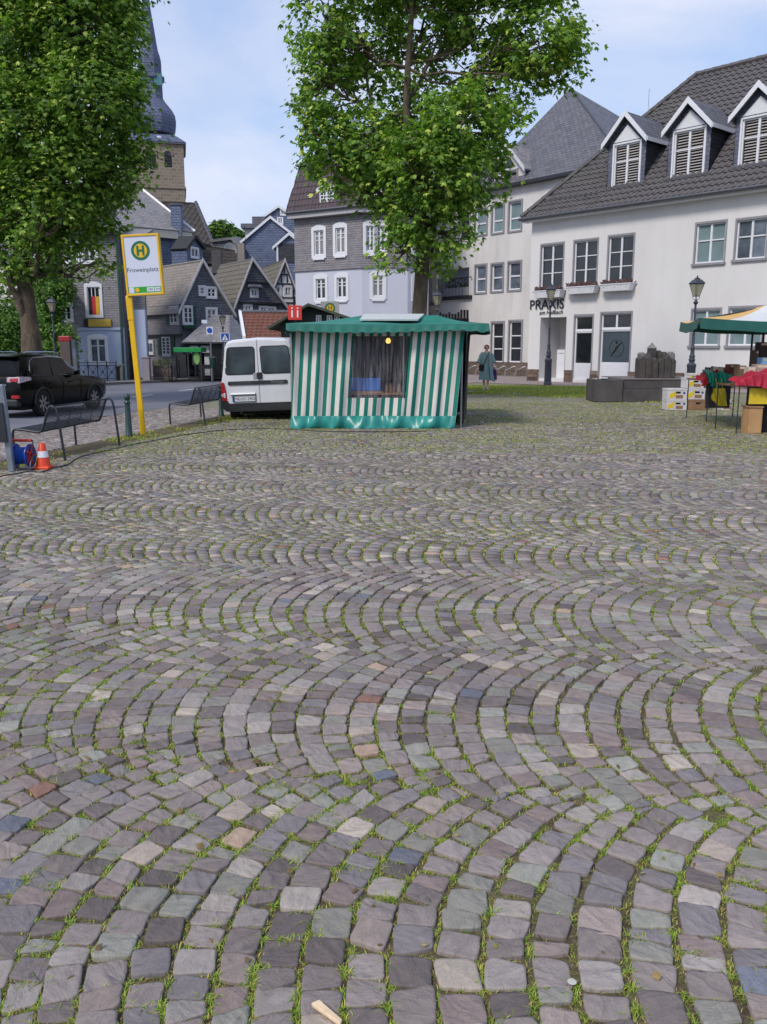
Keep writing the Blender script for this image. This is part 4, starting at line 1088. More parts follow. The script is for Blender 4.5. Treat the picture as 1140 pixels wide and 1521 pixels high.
# dormer with triangular light
q = W_F.rect(735, 245, 778, 282); dm = empty('dormer'); dm.parent = root; dm.location = P((q[0] + q[2]) / 2, 10) - wloc(root)
s0, s1 = q[0], q[2] + .15; sa = (s0 + s1) / 2; zb = 9.9; ze = 10.9; za = 12.1
f = W_F.back(-.02); wt = (sa - .55, 10.15, sa + .55, 10.75)
wall(dm, f, s0, s1, zb, za, [wt], M_CREAM, outline=[(s0, zb), (s1, zb), (s1, ze), (sa, za), (s0, ze)], depth=.1)
window(dm, f, wt, 1, (0, 1), casing=.08, cm=M_GREYTRIM)
mb = MB(); mb.add([f.pt(sa - .42, 10.95, .03), f.pt(sa + .42, 10.95, .03), f.pt(sa, 11.5, .03)], [(0, 1, 2)]); mb.build('triangle_light', M_GLASS, dm)
gable_slabs(dm, f, s0, s1, ze, sa, za, 4, M_SLATE_PALE, over=.22, th=.12, o_front=.3, trim=M_GUTTER)
q = W_F.rect(637, 380, 649, 470); mb = MB(); mb.fbox(W_F, q[0], q[2], 0, 7.2, 0, .35); mb.build('pillar', plain('beige_pillar', 'a39a90', .85, var=.15), root)
# bike racks
M_ZN = plain('galvanised', 'a3a5a8', .4, metal=.7, var=.1)
first = None
for k_ in range(7):
    s = W_F.px(693, 520)[0] + k_ * .75
    if first is None:
        br = thing('bike_rack', 'low sloped galvanised bicycle hoop in the row before the cream house', 'bike rack', (0, 0, 0), 'bicycle hoops before the cream house')
        mb = MB(); mb.tube([(0, 0, 0), (.08, 0, .32), (.5, -.25, .55), (.62, -.3, .5), (.58, -.3, 0)], .022, 6); mb.build('hoop', M_ZN, br, smooth=True)
        mb = MB(); mb.box(-.1, .7, -.05, 0, .0, .03); mb.build('rail', M_ZN, br); first = br
    else: br = copy_tree(first)
    br.location = P(s, 0, .75)
    br['label'] = 'one of the middle galvanised bicycle hoops in the row before the cream house'
    if k_ == 0: br['label'] = 'first bicycle hoop of the row, nearest the striped stall'
    if k_ == 6: br['label'] = 'last bicycle hoop of the row, nearest the white house corner'

# ---------- slate and lilac corner building
SF = fac_px(441, 50, 538, 47.6)
root = root_at('corner_house', 'three-storey corner house, slate clad above pale lilac render, with a plum tiled mansard roof', 'house', SF)
pB = SF.pt(SF.px(538, 420)[0], 0); pC = at(606, 420, pB.y - .1); pD = at(637, 420, 48.3); pC.z = pD.z = 0
SF2 = Facade(pB, pC); SF3 = Facade(pC, pD)
Z1, Z2, ZT = 5.77, 8.66, 11.45
def Swins(fc, lst, hs):
    for (l, t, r, b, kind) in lst:
        q = fc.rect(l, t, r, b); hs.append(q)
        window(root, fc, q, 2, (0, .62, .81, 1), fw=.07, gl={0: M_GLASS, 1: M_GLASS_CUR, 2: M_GLASS_SKY}[kind], casing=.16, arch=.12, depth=.08, bars=.04, sill=.05, sm=M_FRAME)
h1, h2, h3 = [], [], []
Swins(SF, [(467, 342, 481.5, 379, 1), (499, 338, 513, 375.5, 1), (470, 414, 484, 444, 0), (501, 412, 515, 442, 0)], h1)
Swins(SF2, [(544, 335, 556, 373, 2), (560, 335, 572, 373, 2), (554, 409, 570, 440, 1)], h2)
Swins(SF3, [(615, 411, 628, 443, 0), (615, 340, 628, 375, 1)], h3)
zt_ = {}
for fc, hs in ((SF, h1), (SF2, h2), (SF3, h3)):
    L = fc.len if fc is not SF else SF.px(538, 420)[0]
    if fc is SF3: L = (pD - pC).length
    if fc is SF2: L = (pC - pB).length
    wall(root, fc, 0, L, 0, Z1, [h for h in hs if h[3] < Z1], M_LILAC, depth=.1)
    wall(root, fc, -.02, L + .02, Z1 + .002, Z2 + .1, [h for h in hs if h[1] > Z1], M_SLATE_GREY, depth=.1, name='slate_cladding')
    f2 = Facade.__new__(Facade); f2.a = fc.a + fc.n * .06; f2.d, f2.n, f2.len = fc.d, fc.n, fc.len
    mb = MB(); mb.fbox(fc, -.05, L + .05, Z1 - .02, Z1 + .12, 0, .09); mb.build('cladding_drip', M_SLATE_GREY, root)
    mb = MB(); mb.fbox(fc, -.2, L + .1, Z2 - .1, Z2 + .16, 0, .38); mb.build('cornice', plain('eave_board', 'a9a7aa', .6), root)
    mb = MB(); mb.tube([fc.pt(-.25, Z2 + .2, .46), fc.pt(L + .1, Z2 + .2, .46)], .07, 6); mb.build('gutter', M_GUTTER, root)
    # mansard slope
    pts = [fc.pt(-.28 if fc is SF else 0, Z2 + .18, .42), fc.pt(L, Z2 + .18, .42), fc.pt(L, ZT, -.45), fc.pt(.15 if fc is SF else 0, ZT, -.45)]
    tile_roof(root, pts, M_TILE2, tw=.24, th=.36, amp=.05)
    mb = MB(); mb.fbox(fc, 0, L, ZT - .05, ZT + .05, -.5, -.18); mb.build('mansard_trim', M_GUTTER, root)
P = SF.pt; mb = MB(); mb.poly([P(0, 0, -.3), P(0, 0, -10), P(0, ZT, -10), P(0, ZT, -.45), P(0, Z2, -.3)]); mb.build('side_wall', M_SLATE_GREY, root)
q0, q1_, q3_ = SF.pt(.05, ZT, -.3), SF3.pt((pD - pC).length, ZT, -.3), SF.pt(.05, ZT, -10)
q2_ = q1_ + Vector((.3, 10, 0))
qf = SF2.pt(0, ZT, -.35); qg = SF2.pt((pC - pB).length, ZT, -.35); ra_, rb_ = Vector((SF.pt(3, 0, -5).x, SF.pt(3, 0, -5).y, ZT + 3.0)), Vector((q1_.x - 2.5, SF3.pt(2, 0, -5).y, ZT + 3.0))
for pp in ([q0, qf, ra_], [qf, qg, rb_, ra_], [qg, q1_, rb_], [q1_, q2_, rb_], [q2_, q3_, ra_, rb_], [q3_, q0, ra_]): MB().poly(pp).build('roof_slope', M_TILE, root)
mb = MB(); qz = SF3.pt((pD - pC).length, 0); mb.poly([qz, Vector((q2_.x, q2_.y, 0)), q2_, q1_]); mb.build('side_wall', M_LILAC, root)
# mansard dormer windows
for (l, t, r, b, fc) in ((473, 279, 498.5, 309, SF), (541, 277, 571, 303, SF2)):
    q = fc.rect(l, t, r, b, .3); dm = empty('dormer'); dm.parent = root; dm.location = fc.pt(q[0], q[1]) - wloc(root)
    f = Facade.__new__(Facade); f.a = fc.a + fc.n * .3; f.d, f.n, f.len = fc.d, fc.n, fc.len
    mb = MB(); mb.fbox(f, q[0], q[2], q[1], q[3], -1.2, -.08); mb.build('body', M_FRAME, dm)
    window(dm, f, (q[0] + .1, q[1] + .1, q[2] - .1, q[3] - .12), 4 if r - l < 28 else 6, (0, .25, .5, .75, 1), fw=.08, depth=.03, bars=.045)
    mb = MB(); n = 8
    for k_ in range(n):
        a, b_ = -1 + 2 * k_ / n, -1 + 2 * (k_ + 1) / n; w = (q[2] - q[0]) / 2 + .08; c = (q[0] + q[2]) / 2; A_, B_ = .16 * (1 - a * a), .16 * (1 - b_ * b_)
        mb.hexa([f.pt(c + a * w, q[3] - .14, .08), f.pt(c + b_ * w, q[3] - .14, .08), f.pt(c + b_ * w, q[3] - .14, -1.2), f.pt(c + a * w, q[3] - .14, -1.2), f.pt(c + a * w, q[3] + A_, .08), f.pt(c + b_ * w, q[3] + B_, .08), f.pt(c + b_ * w, q[3] + B_, -1.2), f.pt(c + a * w, q[3] + A_, -1.2)])
    mb.build('arched_cap', M_FRAME, dm)
    mb = MB(); mb.fbox(f, q[0] - .08, q[2] + .08, q[1] - .08, q[1], -.9, .06); mb.build('sill', M_FRAME, dm)

# ---------- timber hut behind the stall, with second stop sign and red info sign
HF = fac_px(405, 27, 548, 27)
root = root_at('timber_hut', 'dark green timber market hut with low gabled felt roof behind the striped stall', 'hut', HF)
M_HUT = plain('hut_boards', '2b3833', .7, var=.25, scale=3); M_FELT = plain('roof_felt', '42483f', .85, var=.2)
sl, zl = HF.px(408, 481); sa, za = HF.px(460, 451); sr, zr = HF.px(548, 478)
P = HF.pt
MB().add([P(sl + .2, 0), P(sr - .3, 0), P(sr - .3, zl - .05), P(sa, za - .12), P(sl + .2, zl - .05), P(sl + .2, 0, -4), P(sr - .3, 0, -4), P(sr - .3, zl - .05, -4), P(sa, za - .12, -4), P(sl + .2, zl - .05, -4)],
         [(0, 1, 2, 3, 4), (9, 8, 7, 6, 5), (0, 5, 6, 1), (1, 6, 7, 2), (4, 9, 5, 0), (2, 7, 8, 3), (3, 8, 9, 4)]).build('wall', M_HUT, root)
z = .1
while z < za - .2:
    kk = (za - .12 - (zl - .05)); half = 1 if z < zl - .05 else max(0, 1 - (z - (zl - .05)) / kk)
    a_ = sa - (sa - sl - .2) * half; b_ = sa + (sr - .3 - sa) * half
    if b_ - a_ > .2: mb = MB(); mb.hexa([P(a_, z, .035), P(b_, z, .035), P(b_, z, .002), P(a_, z, .002), P(a_, z + .125, .012), P(b_, z + .125, .012), P(b_, z + .125, .002), P(a_, z + .125, .002)]); mb.build('board', M_HUT, root)
    z += .135
for a, b, c, d in ((sl - .15, zl - .1, sa, za), (sa, za, sr, zr - .05)):
    MB().hexa([P(a, b - .08, .5), P(c, d - .08, .5), P(c, d - .08, -4.3), P(a, b - .08, -4.3), P(a, b, .5), P(c, d, .5), P(c, d, -4.3), P(a, b, -4.3)]).build('roof_slope', M_FELT, root)
for l in (470, 486, 497):
    q = HF.rect(l, 468, l + 8, 479); window(root, HF, (q[0], q[1], q[2], q[3]), 2, (0, .5, 1), depth=-.05, fw=.03, bars=.02)
# ---------- left side houses
BZ = PZ
def outline_wall(root, fc, pts, holes, m, z0, name='wall'):
    S = [p[0] for p in pts]; Z = [p[1] for p in pts]
    return wall(root, fc, min(S), max(S), z0, max(Z), holes, m, outline=pts, depth=.08, name=name)
def gable_house(name, label, fc, fl, apx, fr, base, wins, depth, wm, rm, tiles=None, trim=M_GUTTER, tw=.3, group=None, over=.3, parts=None):
    sL, zL = fc.px(*fl); sA, zA = fc.px(*apx); sR, zR = fc.px(*fr)
    root = root_at(name, label, 'house', fc, sA, base, group)
    hs = []
    for (l, t, r, b, cols, rows, kind) in wins:
        q = fc.rect(l, t, r, b); hs.append(q); window(root, fc, q, cols, rows, fw=.06, gl=kind, casing=.1, depth=.03, bars=.035)
    outline_wall(root, fc, [(sL, base), (sR, base), (sR, zR), (sA, zA - .05), (sL, zL)], hs, wm, base)
    P = fc.pt; mb = MB(); mb.poly([P(sL, base), P(sL, base, -depth), P(sL, zL, -depth), P(sL, zL)]); mb.poly([P(sR, base), P(sR, base, -depth), P(sR, zR, -depth), P(sR, zR)])
    mb.poly([P(sL, base, -depth), P(sR, base, -depth), P(sR, zR, -depth), P(sA, zA, -depth), P(sL, zL, -depth)]); mb.build('side_wall', wm, root)
    gable_slabs(root, fc, sL, sR, (zL, zR), sA, zA, depth, rm, over=over, tiles=tiles, trim=trim, tw=tw, side='L')
    return root, (sL, zL, sA, zA, sR, zR)

# C: dark slate gable with green shutters
CF = fac_th(269.7, 51, 40)
c2 = (0, .34, .67, 1)
root, g = gable_house('slate_gable_house', 'dark slate gabled cottage with white windows and green shutters beside the bus stop sign', CF, (269.7, 451), (299.6, 385.4), (342, 457), BZ,
    [(297, 426, 304, 437, 1, (0, .5, 1), M_GLASS_CUR), (308, 428, 320, 441, 2, (0, .5, 1), M_GLASS), (273, 456, 286, 480, 2, c2, M_GLASS), (308, 459, 321, 476, 2, (0, .5, 1), M_GLASS_CUR)], 6.2, M_SLATE_DARK, slate_mat('roof_weathered', '827b75', '948c85', bw=.3, rh=.2, stain='958b80', mortar='5a544f'))
for (l, r) in ((286.5, 291),):
    q = CF.rect(l, 454, r, 482); mb = MB(); mb.fbox(CF, q[0], q[2], q[1], q[3], .02, .06); mb.build('shutter', M_GREENPAINT, root)
q = CF.rect(271, 483, 287, 488); mb = MB(); mb.fbox(CF, q[0], q[2], q[1], q[3], 0, .3); mb.build('window_box', M_GREENPAINT, root)
# its long left wall
cl0 = CF.pt(g[0] - .02, 0); CL = Facade(cl0 - CF.n * 5.2, cl0)          # runs from back left to the corner
mb = MB(); hs = []
for (l, t, r, b, rows, cols) in ((253.5, 457, 265, 480, c2, 2), (242, 500.5, 254, 527, (0, .2, .4, .6, .8, 1), 2)):
    q = CL.rect(l, t, r, b, .03); hs.append(q); window(root, CL, (q[0], q[1], q[2], q[3]), cols, rows, fw=.07, casing=.1, depth=-.06)
mb = MB(); mb.fbox(CL, -.6, 5.2, BZ, g[1], .002, .02); mb.build('slate_cladding', M_SLATE_GREY, root)
mb = MB(); zz = CL.px(240, 498)[1]; mb.fbox(CL, -.6, 5.25, zz - .06, zz + .06, 0, .16); mb.build('drip_board', M_TIMBER, root)
for (l, t, r, b) in ((247.5, 456, 252, 482), (254.8, 499, 260, 529), (235.5, 503, 240, 527)):
    q = CL.rect(l, t, r, b, .03); mb = MB(); mb.fbox(CL, q[0], q[2], q[1], q[3], .03, .08); mb.build('shutter', M_GREENPAINT, root)
q = CL.rect(219, 505, 228, 527, .1); mb = MB(); mb.fbox(CL, q[0], q[2], q[1], q[3], .05, .12); sg = mb.build('notice_case', M_FRAME, root)
mb = MB(); mb.fbox(CL, q[0] + .1, q[2] - .1, q[1] + .2, q[3] - .2, .12, .125); mb.build('notice', M_GLASS_SKY, sg)
mb = MB(); mb.fbox(CL, 5.1, 5.22, BZ, g[1], .03, .12); mb.build('downpipe', M_GUTTER, root)

# D: middle slate gable, mossy tiled
DF = fac_th(349.5, 53.5, 33)
root, g = gable_house('slate_gable_house', 'slate gabled house with a mossy tiled roof, middle one of the three small gables', DF, (349.5, 449), (374, 383.7), (423, 452), BZ,
    [(373.5, 430, 382, 439.5, 2, (0, .5, 1), M_GLASS), (364, 454, 373, 463, 2, (0, .5, 1), M_GLASS_CUR), (387, 456.5, 396, 466, 2, (0, 1), M_GLASS), (399, 457.5, 408, 467, 2, (0, 1), M_GLASS_CUR)], 7.5, M_SLATE_DARK, M_SLATE_ROOF, tiles=M_TILE_MOSS)
for v in (419, 450):
    s0, z0 = DF.px(374, v); k_ = (g[3] - z0) / (g[3] - g[1]); mb = MB(); mb.fbox(DF, g[2] - (g[2] - g[0]) * k_, g[2] + (g[4] - g[2]) * k_, z0 - .05, z0 + .05, 0, .12); mb.build('drip_board', M_TIMBER, root)
s0, z0 = DF.px(377.5, 427); mb = MB(); mb.hexa([DF.pt(s0 - .5, z0, .3), DF.pt(s0 + .5, z0, .3), DF.pt(s0 + .5, z0, .02), DF.pt(s0 - .5, z0, .02), DF.pt(s0 - .4, z0 + .05, .3), DF.pt(s0 + .4, z0 + .05, .3), DF.pt(s0 + .4, z0 + .25, .02), DF.pt(s0 - .4, z0 + .25, .02)]); mb.build('window_hood', M_SLATE_DARK, root)
# chimney on it
p = on_plane(323, 398, DF.pt(g[0], g[1]), ((DF.pt(g[2], g[3]) - DF.pt(g[0], g[1])).cross(DF.n)).normalized()); mb = MB(); mb.box(p.x - .3, p.x + .3, p.y - .3, p.y + .3, p.z - 1.2, p.z + 1.1); mb.build('chimney', plain('chimney_slate', '4e4c4e', .8), root)
mb = MB(); mb.box(p.x - .42, p.x + .42, p.y - .42, p.y + .42, p.z - .35, p.z - .25); mb.build('chimney_flashing', M_GUTTER, root)

# E: half-timbered gable
EF = fac_th(407, 57, 21)
root, g = gable_house('half_timbered_house', 'white half-timbered gable house with tiled roof beside the lilac corner house', EF, (407, 424), (422.7, 385), (446, 449), BZ,
    [(411.5, 427, 416, 440, 1, (0, .5, 1), M_GLASS), (424, 427, 432, 439, 2, (0, .5, 1), M_GLASS), (411.5, 451, 416, 465, 1, (0, 1), M_GLASS)], 7, plain('white_panel', 'e4e5ea', .8), M_SLATE_ROOF, tiles=M_TILE_MOSS)
for v in (407.5, 421.5, 441.5, 449.5, 466):
    s0, z0 = EF.px(422, v); k_ = min(1, (g[3] - z0) / (g[3] - g[1])); k2_ = min(1, (g[3] - z0) / (g[3] - g[5]))
    mb = MB(); mb.fbox(EF, g[2] - (g[2] - g[0]) * k_, g[2] + (g[4] - g[2]) * k2_, z0 - .045, z0 + .045, 0, .035); mb.build('beam', M_TIMBER, root)
for (u, va, vb) in ((422, 392, 407), (418, 407, 421), (426.5, 407, 421), (410, 421, 466), (420, 421, 427), (420, 439, 466), (436, 421, 466), (428, 449, 466)):
    s0, z0 = EF.px(u, va); z1 = EF.px(u, vb)[1]; mb = MB(); mb.fbox(EF, s0 - .04, s0 + .04, z1 + .07, z0 - .07, 0, .033); mb.build('post', M_TIMBER, root)
a_, b_ = EF.px(437, 442), EF.px(443, 463); mb = MB(); mb.bar(EF.pt(a_[0], a_[1], .015), EF.pt(b_[0], b_[1], .015), .12, .03); mb.build('brace', M_TIMBER, root)

# F: low half-timbered inn with pale hipped roof and red tiled roof
FF = fac_px(268, 49, 372, 49.6)
root = root_at('low_inn', 'low half-timbered inn with pale shingled hip roof next to the bus shelter', 'house', FF)
s0, z0 = FF.px(270, 508); s1 = FF.px(372, 505)[0]; sm_ = FF.px(341, 506)[0]; P = FF.pt
za = FF.px(325, 469)[1] * 1.04
MB().slab([P(s0, z0, .3), P(sm_, z0, .3), P(sm_, za, -2.2), P(s0 + 1.7, za, -2.2)], .1).build('roof_slope', M_SLATE_PALE, root)
MB().slab([P(sm_ + .003, z0, .3), P(s1 + .2, z0, .3), P(sm_ + .15, za, -2.2), P(sm_ + .003, za, -2.2)], .1).build('roof_slope', M_SLATE_DARK, root)
MB().slab([P(s0, z0, -4.7), P(s0, z0, .3), P(s0 + 1.7, za, -2.2)], .1).build('roof_slope', M_SLATE_PALE, root)
mb = MB(); mb.fbox(FF, s0 + .3, s1, BZ, z0 - .05, -4, -.02); mb.build('wall', plain('inn_panel', 'cfd0d4', .85), root)
hz0 = z0 - .06
for z in (BZ + .1, hz0 - .06, BZ + (hz0 - BZ) * .36, BZ + (hz0 - BZ) * .7):
    mb = MB(); mb.fbox(FF, s0 + .3, s1, z - .07, z + .07, -.02, .05); mb.build('beam', M_TIMBER, root)
k_ = 0; s = s0 + .35
while s < s1:
    mb = MB(); mb.fbox(FF, s - .07, s + .07, BZ, hz0, -.02, .047); mb.build('post', M_TIMBER, root); s += .62
q = FF.rect(313, 511, 328, 540); mb = MB(); mb.fbox(FF, q[0], q[2], BZ + .1, q[3], .051, .06); mb.build('door', plain('inn_door', '17191c', .5), root)
RFc = fac_px(345, 45, 418, 45)
root = root_at('red_roof_annex', 'low building with a red tiled roof between the inn and the green hut', 'annex', RFc)
P = RFc.pt; a_, b_, c_, d_ = RFc.px(374, 503), RFc.px(424, 503), RFc.px(420, 466), RFc.px(347, 465)
zr = RFc.px(370, 466)[1] * 1.045
tile_roof(root, [P(a_[0] - .3, a_[1], .3), P(b_[0], a_[1], .3), P(b_[0], zr, -1.9), P(d_[0], zr, -1.9)], M_TILE_RED, tw=.25, th=.3)
mb = MB(); mb.hexa([P(a_[0] - .4, a_[1] - .1, .32), P(a_[0] - .25, a_[1] - .1, .32), P(d_[0] + .1, zr - .1, -1.9), P(d_[0] - .05, zr - .1, -1.9), P(a_[0] - .4, a_[1] + .14, .32), P(a_[0] - .25, a_[1] + .14, .32), P(d_[0] + .1, zr + .14, -1.9), P(d_[0] - .05, zr + .14, -1.9)]); mb.build('verge_board', M_FRAME, root)
mb = MB(); mb.fbox(RFc, a_[0], b_[0], BZ, a_[1] - .1, -4, 0); mb.build('wall', M_SLATE_DARK, root)
ridge(root, [P(d_[0], zr + .03, -1.9), P(b_[0], zr + .03, -1.9)], M_SLATE_DARK, .11)
MB().slab([P(b_[0], a_[1], -4.1), P(d_[0], a_[1], -4.1), P(d_[0], zr - .02, -1.9), P(b_[0], zr - .02, -1.9)], .08).build('roof_slope', M_TILE_RED, root)

# A: slate and pale blue house with flag
AF = fac_px(84, 46.5, 186, 46.5)
root = root_at('blue_shop_house', 'slate house, pale blue ground floor, black, red and gold flag in one window', 'house', AF)
s_l, s_m, s_r = AF.px(60, 480)[0], AF.px(114, 480)[0], AF.px(182, 480)[0]; zb = AF.px(150, 486)[1]; zt = AF.px(150, 345)[1]
hs = []
def Aw(l, t, r, b, cols, rows, gl=M_GLASS, **kw):
    q = AF.rect(l, t, r, b); hs.append(q); window(root, AF, q, cols, rows, gl=gl, casing=.13, depth=.05, **kw); return q
Aw(91, 453, 105.5, 475, 2, (0, .5, 1)); q1 = Aw(130, 426, 149, 468, 3, (0, .33, .66, 1), arch=.15, fw=.05); Aw(124, 368, 142, 388, 2, (0, 1)); Aw(100, 360, 114, 388, 2, (0, 1))
wall(root, AF, s_l, s_r, zb, zt, hs, M_SLATE_GREY, name='slate_cladding')
h0 = hs[:]; hs = []
q3 = Aw(134.5, 503, 157.5, 538, 2, (0, .72, 1), M_GLASS_SKY, arch=.12)
wall(root, AF, s_m, s_r, BZ, zb - .003, hs, M_BLUEW); wall(root, AF, s_l, s_m - .003, BZ, zb - .003, [], M_SLATE_GREY, name='slate_cladding')
for a in (s_m,): mb = MB(); mb.fbox(AF, s_m, s_r, zb - .14, zb - .04, 0, .08); mb.build('band', M_BLUEW, root)
fw = (q1[2] - q1[0] - .12) / 3
for k_, cc in enumerate(('1b1a1c', 'c03038', 'd8a82a')):
    mb = MB(); mb.fbox(AF, q1[0] + .06 + fw * k_, q1[0] + .06 + fw * (k_ + 1) - .004, q1[1] + .03, q1[1] + (q1[3] - q1[1]) * .66, .0, .012); mb.build('flag_stripe', plain('flag_%d' % k_, cc, .7), root)
q = AF.rect(127, 474, 165.5, 485); mb = MB(); mb.fbox(AF, q[0], q[2], q[1], q[3], .01, .1); sgn = mb.build('shop_sign', plain('shop_sign_gold', 'b79a3c', .5, var=.25, scale=3), root)
mb = MB(); mb.fbox(AF, q[0] - .05, q[0] + .18, q[1], q[3], .03, .11); mb.build('sign_end', M_TIMBER, sgn)
mb = MB(); mb.fbox(AF, s_r - .1, s_r + .0, BZ, zt, .01, .11); mb.build('downpipe', M_GREENPAINT, root)
MB().slab([AF.pt(s_l, zt, .5), AF.pt(s_r + .3, zt, .5), AF.pt(s_r - .8, zt + 2.2, -2.6), AF.pt(s_l, zt + 2.2, -2.6)], .15).build('roof_slope', M_SLATE_ROOF, root)
MB().slab([AF.pt(s_l, AF.px(95, 444)[1], .9), AF.pt(AF.px(124, 444)[0], AF.px(95, 444)[1], .9), AF.pt(AF.px(97, 412)[0], AF.px(97, 412)[1], .02), AF.pt(s_l, AF.px(97, 412)[1], .02)], .1).build('pent_roof', M_SLATE_ROOF, root)
mb = MB(); mb.fbox(AF, s_l, s_r, BZ, zt - .1, -2.6, -.6); mb.build('inner_walls', M_SLATE_GREY, root)

# B: shop entrance between
BF = fac_px(183, 47.5, 216, 47.5)
root = root_at('slate_shop_house', 'slate house with dark shop entrance and tall pale blue pillar behind the yellow pole', 'house', BF)
s0, s1 = BF.px(183, 480)[0], BF.px(217, 480)[0]; en = BF.rect(184, 472, 201, 552); en = (en[0], BZ, en[2], en[3], 1.2)
q = BF.rect(184, 428, 191, 453); q2 = BF.rect(194, 384, 204, 404)
for w_ in (q, q2): window(root, BF, w_, 1, (0, 1), casing=.1, depth=.04)
wall(root, BF, s0, s1, BZ, BF.px(200, 352)[1], [en, q, q2], M_SLATE_GREY)
q = BF.rect(202, 460, 219.5, 556); mb = MB(); mb.fbox(BF, q[0], q[2], BZ + .1, q[3], .005, .3); mb.build('pillar', M_BLUEW, root)
mb = MB(); mb.fbox(BF, q[0] - .1, q[2] + .1, BZ - .02, BZ + .12, .0, .5); mb.build('step', M_STONE, root)
mb = MB(); mb.fbox(BF, en[0], en[2], BZ, en[3], -1.3, -1.2); mb.build('shop_front', plain('shop_purple', '2a1838', .5, var=.4, scale=2), root)
mb = MB(); mb.fbox(BF, en[0] + .05, en[2] - .03, BZ + .5, BZ + 1.5, -1.15, -1.1); pn = mb.build('shop_panel', plain('purple_panel', '4a2068', .5), root)
text(pn, 'style', BF.pt((en[0] + en[2]) / 2, BZ + 1.15, -1.09), BF.d, (0, 0, 1), .2, M_FRAME, ext=.003, name='lettering')
mb = MB(); mb.fbox(BF, en[0] + .05, en[2] - .03, BZ + .02, BZ + .48, -1.15, -1.08); mb.build('shop_base', M_FRAME, root)
for k_ in range(4): mb = MB(); z = en[3] - .25 - k_ * .35; mb.fbox(BF, en[0] + .02, en[2] - .12 - .1 * k_, z - .05, z + .05, -.1, -.04); mb.build('awning_bar', M_FRAME, root)
MB().slab([BF.pt(s0, BF.px(200, 352)[1], .5), BF.pt(s1 + .2, BF.px(200, 352)[1], .5), BF.pt(s1 + .2, BF.px(200, 352)[1] + .6, -1.6), BF.pt(s0, BF.px(200, 352)[1] + .6, -1.6)], .15).build('roof_slope', M_SLATE_PALE, root)

# ---------- houses behind, up the hill
def prism(root, pts, m, z0=0.0, name='wall'):
    k_ = len(pts); mb = MB(); mb.add([tuple(p) for p in pts] + [(p[0], p[1], z0) for p in pts], [(i, (i + 1) % k_, k_ + (i + 1) % k_, k_ + i) for i in range(k_)]); return mb.build(name, m, root)
def slope_px(pxs, ref, D, pitch, az=0):
    n = Vector((-sin(RAD(az)) * sin(RAD(pitch)), -cos(RAD(az)) * sin(RAD(pitch)), cos(RAD(pitch)))); p0 = at(ref[0], ref[1], D)
    return [on_plane(u, v, p0, n) for u, v in pxs], n
# upper slate house with pale roof (behind the sign)
GF = fac_px(196, 60, 286, 63)
root = root_at('upper_slate_house', 'bluish slate house with pale roof and cream eave, above the stop sign', 'house', GF)
sA, zE = GF.px(196, 337); sB = GF.px(286, 350)[0]; P = GF.pt
mb = MB(); mb.fbox(GF, sA - 1, GF.px(277, 360)[0], 2, zE - .1, -7, 0); mb.build('wall', M_SLATE_BLUE, root)
mb = MB(); mb.fbox(GF, sA - 1.2, GF.px(282, 350)[0], zE - .55, zE, -.3, .35); mb.build('cornice', plain('cream_cornice', 'bdb6a8', .7), root)
rp, n = slope_px([(180, 333), (286, 348), (232, 303), (190, 305)], (220, 338), 60, 42, 5)
rp = [P(sA - 1.5, zE, .4), P(sB, zE, .4), P(GF.px(236, 303)[0] + .6, zE + 3.1, -3.6), P(sA - 1.5, zE + 3.1, -3.6)]
MB().slab(rp, .15).build('roof_slope', M_SLATE_PALE, root)
ridge(root, [rp[1] + Vector((0, 0, .05)), rp[2] + Vector((0, 0, .05))], M_FRAME, .1, 'hip_trim')
MB().slab([P(sB, zE, .4), P(sB, zE, -7), rp[2]], .15).build('roof_slope', M_SLATE_PALE, root)
p = at(263, 322, 62.5); mb = MB(); mb.box(p.x - .35, p.x + .35, p.y - .35, p.y + .35, p.z - 2, p.z + .75); ch = mb.build('chimney', M_SLATE_BLUE, root)
mb = MB(); mb.box(p.x - .42, p.x + .42, p.y - .42, p.y + .42, p.z + .75, p.z + .85); mb.build('chimney_cap', M_GUTTER, ch)
p = at(211, 302, 66); mb = MB(); mb.box(p.x - .3, p.x + .3, p.y - .3, p.y + .3, p.z - 2, p.z + .4); mb.build('chimney', plain('brick_chimney', '8a4b3c', .8), root)
# its little gabled bay
GB = fac_px(276, 59, 302, 61)
root, g = gable_house('slate_bay_house', 'small blue slate gable with one white window above the dark cottage', GB, (277, 366), (288, 350), (301, 366), 2.0, [(284, 369, 294, 381.5, 2, (0, 1), M_GLASS)], 1.2, M_SLATE_BLUE, M_TIMBER, trim=M_TIMBER, over=.15)
# long tiled nave roof below the tower
pts, n = slope_px([(222, 338), (318, 366), (291, 302), (226, 299)], (290, 350), 74, 50, 0)
root = thing('nave', 'long brown tiled nave roof below the stone church tower', 'church', (pts[0].x, pts[0].y, 0))
tile_roof(root, pts, M_TILE_CH, tw=.42, th=.55, amp=.07)
prism(root, [p + Vector((0, .2, -.15)) for p in pts], M_TOWER)
ridge(root, [pts[1] + Vector((0, 0, .1)), pts[2] + Vector((0, 0, .1))], M_GUTTER, .16, 'verge_trim')
# dark roof with chimney below
pts, n = slope_px([(296, 392), (352, 392), (349, 372), (302, 365)], (320, 388), 64, 45, 0)
root = thing('dark_roof_house', 'house with a dark brown roof between the two front gables', 'house', (pts[0].x, pts[0].y, 0))
tile_roof(root, pts, plain('dark_tiles', '38332f', .8, var=.3, scale=3), tw=.3, th=.36); prism(root, [p + Vector((0, .2, -.15)) for p in pts], M_SLATE_DARK)
